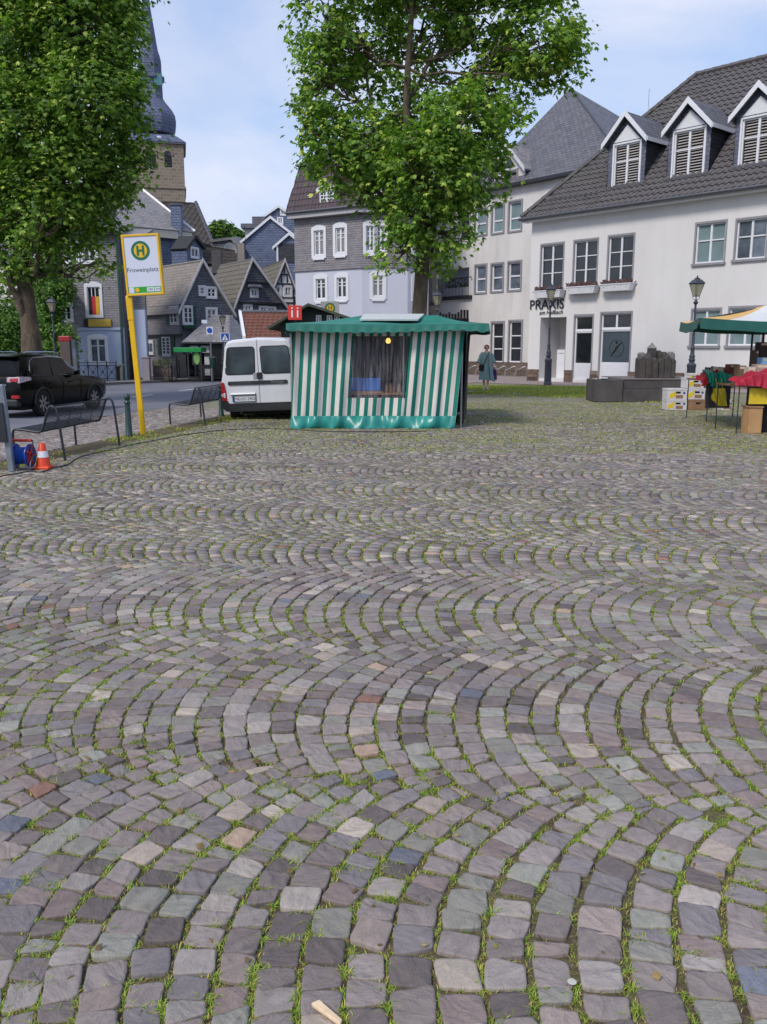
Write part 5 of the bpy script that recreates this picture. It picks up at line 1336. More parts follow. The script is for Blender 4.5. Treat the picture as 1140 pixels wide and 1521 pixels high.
# grey house with satellite dish
HFc = fac_px(318, 70, 358, 70)
root = root_at('grey_slate_house', 'grey slate house with a white satellite dish and a tall chimney', 'house', HFc)
a_, b_, c_, d_ = HFc.px(314, 356), HFc.px(345, 352), HFc.px(357, 369), HFc.px(314, 356); P = HFc.pt
wall(root, HFc, a_[0], c_[0], 0, b_[1], [], M_SLATE_ROOF, outline=[(a_[0], 0), (c_[0], 0), (c_[0], c_[1]), (b_[0], b_[1]), (a_[0], a_[1])])
MB().slab([P(a_[0], a_[1], .2), P(b_[0], b_[1], .2), P(b_[0], b_[1] + .5, -4), P(a_[0], a_[1] + .5, -4)], .2).build('roof_slope', M_SLATE_PALE, root)
MB().slab([P(b_[0], b_[1], .2), P(c_[0] + .2, c_[1] - .1, .2), P(c_[0] + .2, c_[1] + .3, -4), P(b_[0], b_[1] + .5, -4)], .2).build('roof_slope', M_SLATE_PALE, root)
p = at(342, 371.5, 69); mb = MB(); ax = (Vector((1, 0, 0)), Vector((0, -.3, .95)), Vector((0.2, -.9, .3)).normalized()); mb.lathe([(0, 0), (.3, .03), (.5, .12), (.52, .14), (.5, .14), (.3, .06), (0.0, .04)], 16, p, ax); sd_ = mb.build('satellite_dish', plain('dish_white', 'b9b9bb', .5), root, smooth=True)
mb = MB(); mb.tube([p, p + Vector((.1, -.55, .05))], .02, 5); mb.build('dish_arm', M_METALD, sd_)
p = at(359, 380, 66); mb = MB(); mb.box(p.x - .24, p.x + .24, p.y - .3, p.y + .3, p.z - 3, p.z + .9); mb.build('chimney', plain('chimney_render', '8f8880', .9, dirt=('55504c', .6)), root)
mb = MB(); mb.tube([p + Vector((.3, 0, 0)), p + Vector((.3, 0, 2.1))], .02, 5); mb.build('aerial', M_METALD, root)
# blue slate houses
BF1 = fac_px(361, 72, 438, 72)
root, g = gable_house('blue_slate_house', 'big blank blue slate gable with white verges rising behind the small gables', BF1, (362, 356), (402, 322), (441, 352), 0, [], 8, M_SLATE_BLUE, M_SLATE_ROOF, trim=M_FRAME, over=.4)
BF2 = fac_px(408, 68, 450, 68)
root, g = gable_house('blue_slate_annex', 'lower blue slate gable annex with white verge and downpipe', BF2, (410, 364), (430, 346.5), (451, 364), 0, [], 3.5, M_SLATE_BLUE, M_SLATE_ROOF, trim=M_FRAME, over=.25)
q = BF2.rect(411, 365, 413.5, 388, .1); mb = MB(); mb.fbox(BF2, q[0], q[2], q[1], q[3], .01, .12); mb.build('downpipe', M_FRAME, root)
q = BF2.rect(416, 362, 437, 390); mb = MB(); mb.fbox(BF2, q[0], q[2] + .5, q[1], q[3], .002, .05); mb.build('slate_cladding', M_BLACKSLATE, root)
BF3 = fac_px(376, 84, 440, 84)
root, g = gable_house('far_slate_house', 'farthest slate gable with two small white windows, on the hill behind', BF3, (377, 332), (414, 306), (452, 332), 0, [(418, 312, 424, 318.5, 2, (0, 1), M_GLASS_SKY), (413.5, 324, 419.5, 332, 2, (0, 1), M_GLASS_SKY)], 8, M_SLATE_BLUE, M_SLATE_ROOF, trim=M_FRAME, over=.3)
BF4 = fac_px(358, 80, 392, 80); q = BF4.rect(359, 333, 386, 352)
root = root_at('flat_roof_house', 'white house with dark flat-topped slate attic left of the blue gable', 'house', BF4)
mb = MB(); mb.fbox(BF4, q[0] + .3, q[2], 0, BF4.px(372, 339)[1], -6, 0); mb.build('wall', plain('far_white', 'b9bcc4', .8), root)
mb = MB(); mb.fbox(BF4, q[0], q[2], BF4.px(372, 339)[1], BF4.px(372, 332.5)[1], -6, .4); mb.build('roof', M_SLATE_DARK, root)
mb = MB(); mb.fbox(BF4, q[0] + .9, q[2] + .4, BF4.px(372, 332.5)[1], BF4.px(372, 320)[1], -6, -.5); mb.build('attic', M_SLATE_ROOF, root)

# ---------- church tower
TD = 100.0
def tr_(u, v): return at(u, v, TD)
cc = lambda v: 215 + .053 * v
zc = tr_(226, 212).z; cxm = tr_(cc(212), 212).x; hw = tr_(271, 212).x - cxm
root = thing('church_tower', 'brown stone church tower with slate onion dome and tall spire', 'church tower', (cxm, TD + hw, 0))
TF = Facade((cxm - hw, TD), (cxm + hw, TD))
s = lambda u, v: TF.px(u, v)
wn_ = []
for (l, r) in ((243.8, 254.6), (221, 231.5)):
    a_ = TF.rect(l, 229, r, 247); wn_.append(a_)
wall(root, TF, 0, 2 * hw, 0, zc, wn_, M_TOWER, depth=.5)
mb = MB(); mb.poly([(cxm + hw, TD, 0), (cxm + hw, TD + 2 * hw, 0), (cxm + hw, TD + 2 * hw, zc), (cxm + hw, TD, zc)]); mb.poly([(cxm - hw, TD, 0), (cxm - hw, TD + 2 * hw, 0), (cxm - hw, TD + 2 * hw, zc), (cxm - hw, TD, zc)]); mb.poly([(cxm - hw, TD + 2 * hw, 0), (cxm + hw, TD + 2 * hw, 0), (cxm + hw, TD + 2 * hw, zc), (cxm - hw, TD + 2 * hw, zc)]); mb.build('side_wall', M_TOWER, root)
M_LOUV = plain('belfry_louvre', '3a3d48', .7)
for a_ in wn_:
    W = empty('belfry_window'); W.parent = root; W.location = TF.pt(a_[0], a_[1]) - wloc(root)
    n = 9; hgt = (a_[3] - a_[1]); c = (a_[0] + a_[2]) / 2; r = (a_[2] - a_[0]) / 2
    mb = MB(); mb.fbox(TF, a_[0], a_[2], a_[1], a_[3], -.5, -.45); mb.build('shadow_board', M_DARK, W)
    for k_ in range(8):
        z = a_[1] + hgt * (k_ + .5) / 8; mb = MB(); mb.hexa([TF.pt(a_[0], z - .1, -.05), TF.pt(a_[2], z - .1, -.05), TF.pt(a_[2], z + .02, -.3), TF.pt(a_[0], z + .02, -.3), TF.pt(a_[0], z - .04, -.05), TF.pt(a_[2], z - .04, -.05), TF.pt(a_[2], z + .08, -.3), TF.pt(a_[0], z + .08, -.3)]); mb.build('louvre', M_LOUV, W)
    mb = MB(); pts = [TF.pt(c + r * cos(t_), a_[3] + r * sin(t_) * .95, .02) for t_ in [pi * i / 10 for i in range(11)]]; mb.poly(pts); mb.build('arch_head', M_LOUV, W)
    mb = MB(); mb.tube([TF.pt(c + (r + .12) * cos(t_), a_[3] + (r + .12) * sin(t_) * .95, .02) for t_ in [pi * i / 10 for i in range(11)]], .14, 4); mb.build('arch_stones', M_TOWER, W)
zz = s(270, 277)[1]; mb = MB(); mb.box(cxm - hw - .12, cxm + hw + .12, TD - .12, TD + 2 * hw + .12, zz - .12, zz + .12); mb.build('string_course', M_TOWER, root)
mb = MB(); mb.box(cxm - hw - .25, cxm + hw + .25, TD - .25, TD + 2 * hw + .25, zc, zc + .2); mb.build('cornice', M_GUTTER, root)
mb = MB(); z1 = zc + .2; z2 = tr_(226, 195).z; ho, hi2 = hw + .3, hw * .72; cy_ = TD + hw
mb.add([(cxm - ho, cy_ - ho, z1), (cxm + ho, cy_ - ho, z1), (cxm + ho, cy_ + ho, z1), (cxm - ho, cy_ + ho, z1), (cxm - hi2, cy_ - hi2, z2), (cxm + hi2, cy_ - hi2, z2), (cxm + hi2, cy_ + hi2, z2), (cxm - hi2, cy_ + hi2, z2)], [(0, 1, 5, 4), (1, 2, 6, 5), (2, 3, 7, 6), (3, 0, 4, 7), (4, 5, 6, 7)])
M_SPIRE = slate_mat('spire_slate', '555d7a', '636b86', bw=.4, rh=.3, stain='6a7088'); mb.build('roof_skirt', M_SPIRE, root)
prof = []
for v, r in ((200, 33), (192, 36), (182, 37.5), (174, 36.5), (166, 32.5), (158, 26.5), (152, 21.5), (147, 19), (122, 18.5), (118, 22.5), (115, 22.5), (113, 18.5), (104, 18.5), (92, 18.5), (84, 17), (76, 14.5), (62, 12.5), (45, 10.5), (28, 8), (10, 5.8), (-30, 3.4), (-80, .8), (-84, 0)):
    z = at(226, v, cy_).z; prof.append(((at(226 + r, v, cy_).x - at(226, v, cy_).x), z))
mb = MB(); mb.lathe(prof, 8, (cxm, cy_, 0)); mb.build('onion_dome_and_spire', M_SPIRE, root, smooth=True)
for sx2 in (-1, 1):
    for sy2 in (0,):
        zz = at(226, 122, cy_).z; w = prof[8][0]; p = Vector((cxm + sx2 * w * .0 + sx2 * .9, cy_ - w * .93, zz)); mb = MB(); mb.box(p.x - .45, p.x + .45, p.y - .1, p.y + .1, p.z - .6, p.z + 1.2 - .6); mb.build('lantern_opening', plain('copper_green', '4f7f86', .5), root)
p = tr_(236, 203); mb = MB(); mb.box(p.x - .25, p.x + .25, p.y + .3, p.y + .5, p.z - .25, p.z + .25); mb.build('skylight', M_FRAME, root)
root.rotation_euler = (0, 0, RAD(13)); root.location.x -= .225 * hw      # the tower's face looks towards the square
# ================================================================== THINGS ON THE SQUARE
def sheet_grid(nu, nv, fn, name, m, parent, smooth=True, uvs=None):
    """fn(u, v) -> point; uvs(u, v) -> (x, y)"""
    mb = MB()
    for j in range(nv + 1):
        for i in range(nu + 1): mb.v.append(tuple(fn(i / nu, j / nv)))
    for j in range(nv):
        for i in range(nu):
            a = j * (nu + 1) + i; mb.f.append((a, a + 1, a + nu + 2, a + nu + 1))
    o = mb.build(name, m, parent, smooth='all' if smooth else False, uv=uvs is None)
    if uvs is not None:
        me = o.data; ul = me.uv_layers.new(name='UVMap'); n = len(me.loops); li = np.empty(n, int); me.loops.foreach_get('vertex_index', li)
        U = np.array([uvs(i / nu, j / nv) for j in range(nv + 1) for i in range(nu + 1)])
        ul.data.foreach_set('uv', U[li].ravel())
    return o
def stripes(name, green, white, period, frac=.47):
    t = NT(name); uvn = t.node('ShaderNodeUVMap'); uvn.uv_map = 'UVMap'; s = t.node('ShaderNodeSeparateXYZ'); t.link(uvn.outputs[0], s.inputs[0])
    f = t.math('FRACT', t.math('DIVIDE', s.outputs[0], period)); st = t.math('GREATER_THAN', f, frac)
    n = t.noise(uvn.outputs[0], 3, 6, 0.6); w = t.ramp(n, [(.3, C(white)), (.75, tuple(x * .78 for x in C(white)))]); g = t.ramp(n, [(.3, C(green)), (.75, tuple(x * .75 for x in C(green)))])
    t.col(t.mix(st, g, w)); t.rough(.55); t.spec(.4); t.bump(t.noise(uvn.outputs[0], 7, 4), .25, .03)
    tr = t.node('ShaderNodeBsdfTranslucent'); t.link(t.mix(st, g, w), tr.inputs['Color']); ms = t.node('ShaderNodeMixShader'); ms.inputs[0].default_value = .12
    t.link(t.b.outputs[0], ms.inputs[1]); t.link(tr.outputs[0], ms.inputs[2]); t.link(ms.outputs[0], t.o.inputs[0]); return t.m
M_STRIPE = stripes('striped_awning', '158070', 'e6e0d8', .165)
M_TEAL = plain('teal_tarp', '1f857c', .35, var=.2, scale=3, spec=.6, bump=.4, bscale=9)
M_TEALROOF = plain('teal_roof_sheen', '318275', .45, var=.14, scale=2, spec=.5, bump=.3, bscale=5)  # canopy top lighter than the valance: sky sheen put into its colour
M_TEALDK = plain('teal_underside', '17594f', .7, var=.1)
M_TARPW = plain('white_tarp', 'cfd3d2', .4, var=.05)

# ---------- striped market stall
A_ = gnd(432, 636); B_ = gnd(676, 636)
SD = A_.y
stall = thing('market_stall', 'green and white striped market stall with closed curtain walls and a clear window', 'market stall', (A_.x + 1.6, SD, 0))
TLx, TRx = at(438, 490, SD - .02).x, at(692, 492, SD - .05).x; TZ = at(560, 489, SD).z
def edge_x(u, v): lo = A_.x + (B_.x - A_.x) * u; hi = TLx + (TRx - TLx) * u; return lo + (hi - lo) * v
xs_c = (at(513, 560, SD).x, at(600, 560, SD).x); ub = [(x - A_.x) / (B_.x - A_.x) for x in xs_c]
def fold(u, v, k=1.0):
    return k * (.034 * sin(u * 41 + 2.2 * sin(v * 2.1 + u * 5)) * (1.1 - .5 * v) + .022 * sin(u * 87 + 1.3) * (1 - .3 * v) + .03 * sin(u * 9 + v * 1.5))
def fpt(u, v, k=1.0, off=0):
    z = .22 + (TZ - .22) * v; return (edge_x(u, .1 + .9 * v), SD - fold(u, v, k) + .05 * v + off, z)
uvf = lambda u, v: (u * 3.27 + .05, v * 1.8)
def sub(u0, u1, v0, v1, name, m, nu, nv, k=1.0, off=0, du=0.0):
    return sheet_grid(nu, nv, lambda a, b: fpt(u0 + (u1 - u0) * a, v0 + (v1 - v0) * b, k, off), name, m, stall, uvs=lambda a, b: (uvf(u0 + (u1 - u0) * a, 0)[0] + du, v0 + (v1 - v0) * b))
sub(0, ub[0] + .012, 0, 1, 'curtain', M_STRIPE, 44, 20)
sub(ub[1] - .005, 1, 0, 1, 'curtain', M_STRIPE, 44, 20, du=.06)
vw = [(at(560, v, SD).z - .22) / (TZ - .22) for v in (591, 499)]
sub(ub[0] - .006, ub[1], 0, vw[0], 'curtain', M_STRIPE, 30, 8, 1, .012)
sub(ub[0] - .006, ub[1], vw[1], 1, 'curtain', M_STRIPE, 30, 3, .6, .012)
# clear window
t = NT('clear_plastic'); v = t.coord('Object'); n = t.noise(t.mapping(v, (26, 26, 1.6)), 1.0, 4, .6, .6)
t.col((.42, .42, .45)); t.rough(.22); t.spec(.6); t.bump(n, .8, .03)
trn = t.node('ShaderNodeBsdfTransparent'); trn.inputs[0].default_value = (.86, .84, .87, 1); ms = t.node('ShaderNodeMixShader')
t.link(t.ramp(n, [(.38, .03), (.75, .42)]), ms.inputs[0]); t.link(trn.outputs[0], ms.inputs[1]); t.link(t.b.outputs[0], ms.inputs[2]); t.link(ms.outputs[0], t.o.inputs[0])
sub(ub[0] + .004, ub[1] - .012, vw[0] - .01, vw[1] + .01, 'clear_window', t.m, 60, 12, .7, .025)
mb = MB()
for (a, b) in (((ub[0] + .004, vw[0]), (ub[0] + .004, vw[1])), ((ub[1] - .012, vw[0]), (ub[1] - .012, vw[1]))):
    mb = MB(); mb.tube([fpt(a[0], a[1] + (b[1] - a[1]) * k_ / 8, .7, -.01) for k_ in range(9)], .009, 4); mb.build('window_seam', M_TEALDK, stall)
# teal skirt, crumpled on the ground
def skirt(u, v):
    x = edge_x(u, v * .1); z = .245 * v; y = SD - fold(u, 0) * (v ** .5) - (1 - v) * (.04 + .11 * max(0, sin(u * 17 + .6)) ** 2 + .03 * sin(u * 53)) - .05 * abs(sin(u * 13)) * v * (1 - v) * 3; return (x + .02 * sin(u * 37) * (1 - v), y, max(.004, z - (1 - v) * .0))
sheet_grid(140, 8, skirt, 'skirt', M_TEAL, stall)
# right side, flaring back; black tarp inside
bx, by = 1.98, SD + 3.6
sheet_grid(14, 16, lambda u, v: (edge_x(1, v) - .03 * u, SD + .02 + u * .55 + .02 * sin(v * 9 + u * 4), .03 + (TZ - .03) * v), 'side_curtain', M_STRIPE, stall, uvs=lambda u, v: (u * .6, v))
mb = MB(); mb.hexa([(1.60, SD + .55, .05), (1.64, SD + .55, .05), (bx + .02, by, .05), (bx - .02, by, .05), (1.72, SD + .55, TZ), (1.76, SD + .55, TZ), (bx + .06, by, TZ), (bx + .02, by, TZ)]); mb.build('side_tarp', plain('black_tarp', '17181a', .6), stall)
sheet_grid(8, 16, lambda u, v: (edge_x(0, v) - .02 * u + .03 * sin(v * 5 + u * 3), SD + .02 + u * 1.1, .03 + (TZ - .03) * v), 'side_curtain', M_STRIPE, stall, uvs=lambda u, v: (u * 1.1 + .07, v))
mb = MB(); mb.box(-1.95, -1.9, SD + 1.1, by, .05, TZ); mb.build('side_tarp', M_TEALDK, stall)
mb = MB(); mb.box(-1.9, 1.95, by, by + .04, .05, TZ + .05); mb.build('back_tarp', plain('grey_tarp', '6f6a70', .8), stall)
# poles
for x, y in ((-1.82, SD + .12), (1.55, SD + .12), (-1.82, by - .1), (1.85, by - .1), (xs_c[0], SD + .1), (xs_c[1], SD + .1)):
    mb = MB(); mb.tube([(x, y, 0), (x, y, TZ + .05)], .02, 8); mb.build('pole', M_ZN, stall)
# canopy
cy0 = SD - .32; EZc = at(560, 480, cy0).z
cxl, cxr = at(425, 484, cy0).x, at(728, 482, cy0).x; cyb = by + .3
def crn(x, y, z): return Vector((x, y, z))
zs = EZc
Ca, Cb, Cc_, Cd = crn(cxl, cy0, zs), crn(cxr, cy0 + .1, zs), crn(cxr, cyb, zs), crn(cxl, cyb, zs)
ry = SD + 1.7; rxl, rxr = at(541, 468.5, ry).x, at(650, 467.5, ry).x; rz = at(600, 468, ry).z
Rl, Rr = crn(rxl, ry, rz), crn(rxr, ry, rz)
def tri_sheet(P0, P1, P2, P3, name, sag=.035, m=M_TEALROOF):
    P0, P1, P2, P3 = map(Vector, (P0, P1, P2, P3))
    return sheet_grid(24, 10, lambda u, v: (P0.lerp(P1, u)).lerp(P3.lerp(P2, u), v) + Vector((0, 0, -sag * sin(pi * v) * (1 + .5 * sin(u * 13)) - sag * .6 * sin(pi * u) * (1 - v))), name, m, stall)
tri_sheet(Ca, Cb, Rr, Rl, 'canopy_slope'); tri_sheet(Cb, Cc_, Rr, Rr, 'canopy_slope'); tri_sheet(Cc_, Cd, Rl, Rr, 'canopy_slope'); tri_sheet(Cd, Ca, Rl, Rl, 'canopy_slope')
rq = lambda u, v: Ca.lerp(Cb, u).lerp(Rl.lerp(Rr, u), v); a_, b_, c9, d9 = rq(.3, .3), rq(.66, .3), rq(.82, 1), rq(.0, 1); lf = Vector((0, -.01, .03)); mb = MB(); mb.hexa([a_, b_, c9, d9, a_ + lf, b_ + lf, c9 + lf, d9 + lf]); mb.build('roof_light', M_TARPW, stall)
def valance(P, Q, name, drop=.15, sc=11, out=None, seed=0):
    P, Q = Vector(P), Vector(Q); L = (Q - P).length; o = Vector(out)
    def f(u, v):
        s = u * L * sc / 3.4
        d = drop * (.85 + .22 * abs(sin(pi * s)) + .15 * sin(u * 5 + seed)) * (1 + (.35 if u > .86 and seed == 0 else 0) * min(1, (u - .86) * 9))
        sag = -.035 * sin(pi * u) * .6
        return P.lerp(Q, u) + Vector((0, 0, sag - d * v)) + o * (.012 * sin(s * 6.3) * v + .02 * v)
    return sheet_grid(110, 4, f, name, M_VAL, stall)
M_VAL = plain('teal_valance', '236e61', .6, var=.14, scale=3, bump=.3, bscale=6)
valance(Ca + Vector((0, -.004, .0)), Cb + Vector((0, -.004, 0)), 'valance', .14, 14, (0, -1, 0)); valance(Cb, Cc_, 'valance', .17, 11, (1, 0, 0), 1.3); valance(Cd, Ca, 'valance', .17, 11, (-1, 0, 0), 2.1)
for P_, Q_ in ((Ca, Cb), (Cb, Cc_), (Cd, Ca), (Ca, Rl), (Cb, Rr)): mb = MB(); dn = Vector((0, .12, -.13)); mb.tube([P_ + dn, Q_ + dn], .018, 6); mb.build('frame_bar', M_ZN, stall)
# interior: counter, blue box, bread board, lamp
cnt = thing('counter', 'dark counter board behind the clear window of the striped stall', 'counter', (.0, SD + .45, 0))
za = at(560, 583, SD + .4).z
mb = MB(); mb.box(xs_c[0] - .3, xs_c[1] + .3, SD + .25, SD + .95, za - .04, za); mb.build('top', plain('counter_wood', '8d6f55', .6), cnt)
mb = MB(); mb.box(xs_c[0] - .3, xs_c[1] + .3, SD + .27, SD + .3, .2, za - .045); mb.build('front_panel', plain('counter_dark', '2b2523', .7), cnt)
q0, q1_ = at(519, 578, SD + .45), at(566, 561, SD + .45)
mb = MB(); mb.box(q0.x, q1_.x, SD + .35, SD + .75, za + .03, q1_.z); bb = mb.build('crate', plain('blue_crate', '2f78d0', .35, var=.2, scale=8), None, bevel=.02); tag(bb, 'bright blue plastic crate seen through the stall window', 'crate')
mb = MB(); mb.box(q0.x, q1_.x + .02, SD + .32, SD + .8, za + .002, za + .028); bb = mb.build('wooden_board', plain('board_wood', 'b08b68', .6), None); tag(bb, 'light wooden board under the blue crate in the stall', 'board')
for i in range(5):
    x = q1_.x + .12 + i * .085; mb = MB(); mb.lathe([(.0, 0), (.035, 0), (.04, .06), (.03, .12 + .03 * (i % 2)), (.015, .15), (.015, .18), (0, .18)], 10, (x, SD + .5 + .04 * (i % 3), za + .002))
    jb = mb.build('jar', plain('jar_%d' % i, ['8a5f4a', 'a9815f', '7a3f38', 'b49a80', '5e6a3c'][i], .3), None, smooth=True); tag(jb, ['leftmost brown jar on the counter, next to the blue crate', 'tan jar on the stall counter, second from the blue crate', 'dark red jar in the middle of the stall counter', 'cream jar on the stall counter, fourth from the blue crate', 'olive green jar at the right end of the stall counter'][i], 'jar', 'jars on the stall counter')
p = at(577, 506, SD + .9); lamp = thing('stall_lamp', 'glowing yellow bulb hanging inside the striped stall', 'lamp', (p.x, p.y, p.z))
e = NT('bulb_glow'); em = e.node('ShaderNodeEmission'); em.inputs[0].default_value = (1, .62, .14, 1); em.inputs[1].default_value = 1.2; e.link(em.outputs[0], e.o.inputs[0])
mb = MB(); mb.lathe([(0, -.06), (.04, -.045), (.055, -.01), (.045, .03), (.02, .06), (0, .065)], 12, p); mb.build('bulb', e.m, lamp, smooth=True)
mb = MB(); mb.tube([p + Vector((0, 0, .06)), p + Vector((0, 0, .32))], .006, 5); mb.build('cord', M_DARK, lamp); mb = MB(); mb.lathe([(.025, 0), (.025, .07)], 8, p + Vector((0, 0, .05))); mb.build('socket', M_DARK, lamp)
# drapes hanging inside
sheet_grid(60, 6, lambda u, v: (-1.0 + 1.1 * u - .35 * (1 - v) * (1 - u) * .6, SD + 1.3 + .07 * sin(u * 50) + .03 * sin(u * 23 + v * 3), .9 + (TZ - .9) * v), 'inner_drape', plain('drape_grey', '7b7880', .7), stall)
sheet_grid(60, 6, lambda u, v: (.1 + 1.3 * u, SD + 1.6 + .05 * sin(u * 40) + .03 * sin(u * 23 + v * 3), .9 + (TZ - .9) * v), 'inner_drape', plain('drape_tan', '8a7a6c', .7), stall)

# ---------- loft helper for vehicles
def loft(secs, name, m, parent, closed_ends=True, sub=0, smooth=True, crease=None):
    mb = MB(); k_ = len(secs[0])
    for s in secs: mb.v.extend([tuple(p) for p in s])
    for i in range(len(secs) - 1):
        for j in range(k_):
            a = i * k_ + j; b = i * k_ + (j + 1) % k_; mb.f.append((a, b, b + k_, a + k_))
    if closed_ends: mb.f.append(tuple(range(k_ - 1, -1, -1))); mb.f.append(tuple(range((len(secs) - 1) * k_, len(secs) * k_)))
    o = mb.build(name, m, parent, smooth=bool(smooth), world=False)
    if sub: s = o.modifiers.new('subsurf', 'SUBSURF'); s.levels = sub; s.render_levels = sub
    return o
def mirror_sec(half, y): # half: list of (x,z) from bottom centre to top centre
    r = [(x, y, z) for x, z in half]; l = [(-x, y, z) for x, z in reversed(half) if x > 1e-6]; return r + l
def paint(name, c, rough=.25, coat=1.0, met=0.0):
    t = NT(name); v = t.coord('Object'); n = t.noise(v, 2.5, 4); t.col(t.ramp(n, [(.3, tuple(x * .93 for x in C(c))), (.7, C(c))])); t.rough(t.ramp(t.noise(v, 5, 5), [(.3, rough * .8), (.7, rough * 1.4)]))
    t.b.inputs['Coat Weight'].default_value = coat; t.b.inputs['Coat Roughness'].default_value = .05; t.b.inputs['Metallic'].default_value = met; return t.m
M_RUB = plain('rubber', '1b1b1d', .7, var=.15); M_TYRE = plain('tyre', '19191b', .85, var=.2, scale=20, bump=.3)
M_ALLOY = plain('alloy', '9a9da2', .3, metal=.8, var=.08); M_PLAST = plain('black_plastic', '232427', .55, var=.12)
M_RED = plain('red_lens', 'a3222a', .15, var=.2, scale=15); M_CHROME = plain('chrome', 'c4c7cc', .15, metal=1, var=.03)
def wheel(parent, x, y, z, r, w, side, spokes=5):
    c = Vector((x, y, z)); ax = (Vector((0, 1, 0)), Vector((0, 0, 1)), Vector((side, 0, 0)))
    W = empty('wheel'); W.parent = parent; W.location = (x, y, z); o0 = Vector((0, 0, 0))
    mb = MB(); mb.lathe([(r * .66, -w / 2), (r * .94, -w / 2), (r, -w / 2 + .03), (r, w / 2 - .03), (r * .94, w / 2), (r * .66, w / 2 - .01), (r * .62, w / 2 - .05)], 28, o0, ax); mb.build('tyre', M_TYRE, W, smooth=True, world=False)
    mb = MB(); mb.lathe([(0, w / 2 - .06), (r * .16, w / 2 - .05), (r * .18, w / 2 - .09), (r * .6, w / 2 - .1), (r * .66, w / 2 - .01), (r * .63, w / 2 - .12)], 24, o0, ax)
    for i in range(spokes):
        a = 2 * pi * i / spokes; d = ax[0] * cos(a) + ax[1] * sin(a); mb.bar(d * r * .1 + ax[2] * (w / 2 - .045), d * r * .63 + ax[2] * (w / 2 - .03), r * .2, .03, up=ax[2])
    mb.build('rim', M_ALLOY, W, smooth=True, world=False)
    return W

# ---------- white van
vp = gnd(386, 621.5); VROLL = RAD(-2.2)
van = thing('parked_van', 'white panel van with glazed rear doors parked left of the striped stall', 'van', (0, 0, 0))
M_VAN = paint('van_white', 'd3d4d9', .3, .6)
def vsec(y, zt, wtop, wb=.84, zb=.3, belt=1.02):
    return mirror_sec([(0, zb), (wb * .9, zb), (wb, zb + .12), (wb + .015, .62), (wb + .01, belt - .1), (wb - .015, belt), (wtop + (wb - wtop) * .45, belt + (zt - belt) * .5), (wtop + .03, zt - .17), (wtop - .03, zt - .06), (wtop - .16, zt - .01), (0, zt + .02)], y)
loft([vsec(.015, 1.77, .70), vsec(.05, 1.80, .715), vsec(.3, 1.81, .73), vsec(1.2, 1.82, .735), vsec(2.2, 1.80, .73), vsec(2.55, 1.72, .70), vsec(2.95, 1.36, .66, belt=1.0), vsec(3.25, 1.08, .66, belt=.96), vsec(3.8, .96, .62, wb=.80, belt=.86), vsec(4.05, .78, .55, wb=.74, belt=.7)], 'body', M_VAN, van)
def vw_(z):   # half width of the tail at height z
    pts = [(.3, .76), (.42, .84), (.92, .85), (1.02, .825), (1.395, .763), (1.6, .73), (1.72, .67)]
    return float(np.interp(z, [p[0] for p in pts], [p[1] for p in pts]))
def plate_poly(pts, y0, y1):
    mb = MB(); k_ = len(pts); mb.add([(x, y0, z) for x, z in pts] + [(x, y1, z) for x, z in pts], [tuple(range(k_)), tuple(range(2 * k_ - 1, k_ - 1, -1))] + [(i, k_ + i, k_ + (i + 1) % k_, (i + 1) % k_) for i in range(k_)]); return mb
def rrect(x0, x1, z0, z1, r=.05, xt0=None, xt1=None, n=4):
    """rounded quad; xt* are the x at the top"""
    xt0 = x0 if xt0 is None else xt0; xt1 = x1 if xt1 is None else xt1; c = [(x0, z0), (x1, z0), (xt1, z1), (xt0, z1)]; out = []
    for i in range(4):
        p, q, s = Vector(c[i]), Vector(c[i - 1]), Vector(c[(i + 1) % 4]); a = p + (q - p).normalized() * r; b = p + (s - p).normalized() * r
        for k_ in range(n + 1):
            w = k_ / n; out.append(tuple(a * (1 - w) ** 2 + p * 2 * w * (1 - w) + b * w * w))
    return out
for sg, xs0, xs1 in ((-1, -.775, -.148), (1, -.138, .775)):   # left door is narrower than the right one, as on the real thing's split
    pass
split = -.01
for sg in (-1, 1):
    D_ = empty('rear_door'); D_.parent = van; D_.location = (0, 0, 0)
    zs_ = [.44, .62, .9, 1.02, 1.4, 1.6, 1.7]
    outer = [(sg * (vw_(z) - (.10 if z < 1.02 else .035)), z) for z in zs_]; outer[-1] = (sg * .62, 1.735)
    inner = [(split + sg * .006, 1.775), (split + sg * .006, .44)]
    pts = outer + inner; pts = pts if sg > 0 else pts[::-1]
    o = plate_poly(pts, -.022, .03).build('door_skin', M_VAN, D_, world=False, bevel=.008)
    xa, xb = (split + sg * .09), sg * .735
    if sg > 0: g = rrect(xa, xb, 1.07, 1.62, .07, xa - .02, xb - .075); h = rrect(xa - .02, xb + .02, 1.05, 1.64, .085, xa - .04, xb - .058)
    else: g = rrect(xb, xa, 1.07, 1.62, .07, xb + .075, xa + .02); h = rrect(xb - .02, xa + .02, 1.05, 1.64, .085, xb + .058, xa + .04)
    plate_poly(h, -.03, -.02).build('window_seal', M_RUB, D_, world=False); plate_poly(g, -.036, -.029).build('pane', glass('van_glass_%d' % sg, '3e4c54', .04, .7), D_, world=False)
    for z in (.62, 1.25): mb = MB(); x = sg * (vw_(z) - .05); mb.box(x - .02, x + .02, -.04, -.005, z - .05, z + .05); mb.build('hinge', M_VAN, D_, world=False, bevel=.006)
strip = rrect(-.7, .62, .835, .915, .03); plate_poly(strip, -.045, -.023).build('trim_strip', M_PLAST, van, world=False)
o = text(van, 'CITROËN', Vector((-.4, -.047, .874)), (1, 0, 0), (0, 0, 1), .085, plain('badge_dark', '55585e', .4), ext=.002, spacing=1.3); o = text(van, 'Berlingo', Vector((.4, -.047, .876)), (1, 0, 0), (0, 0, 1), .085, M_CHROME, ext=.002)
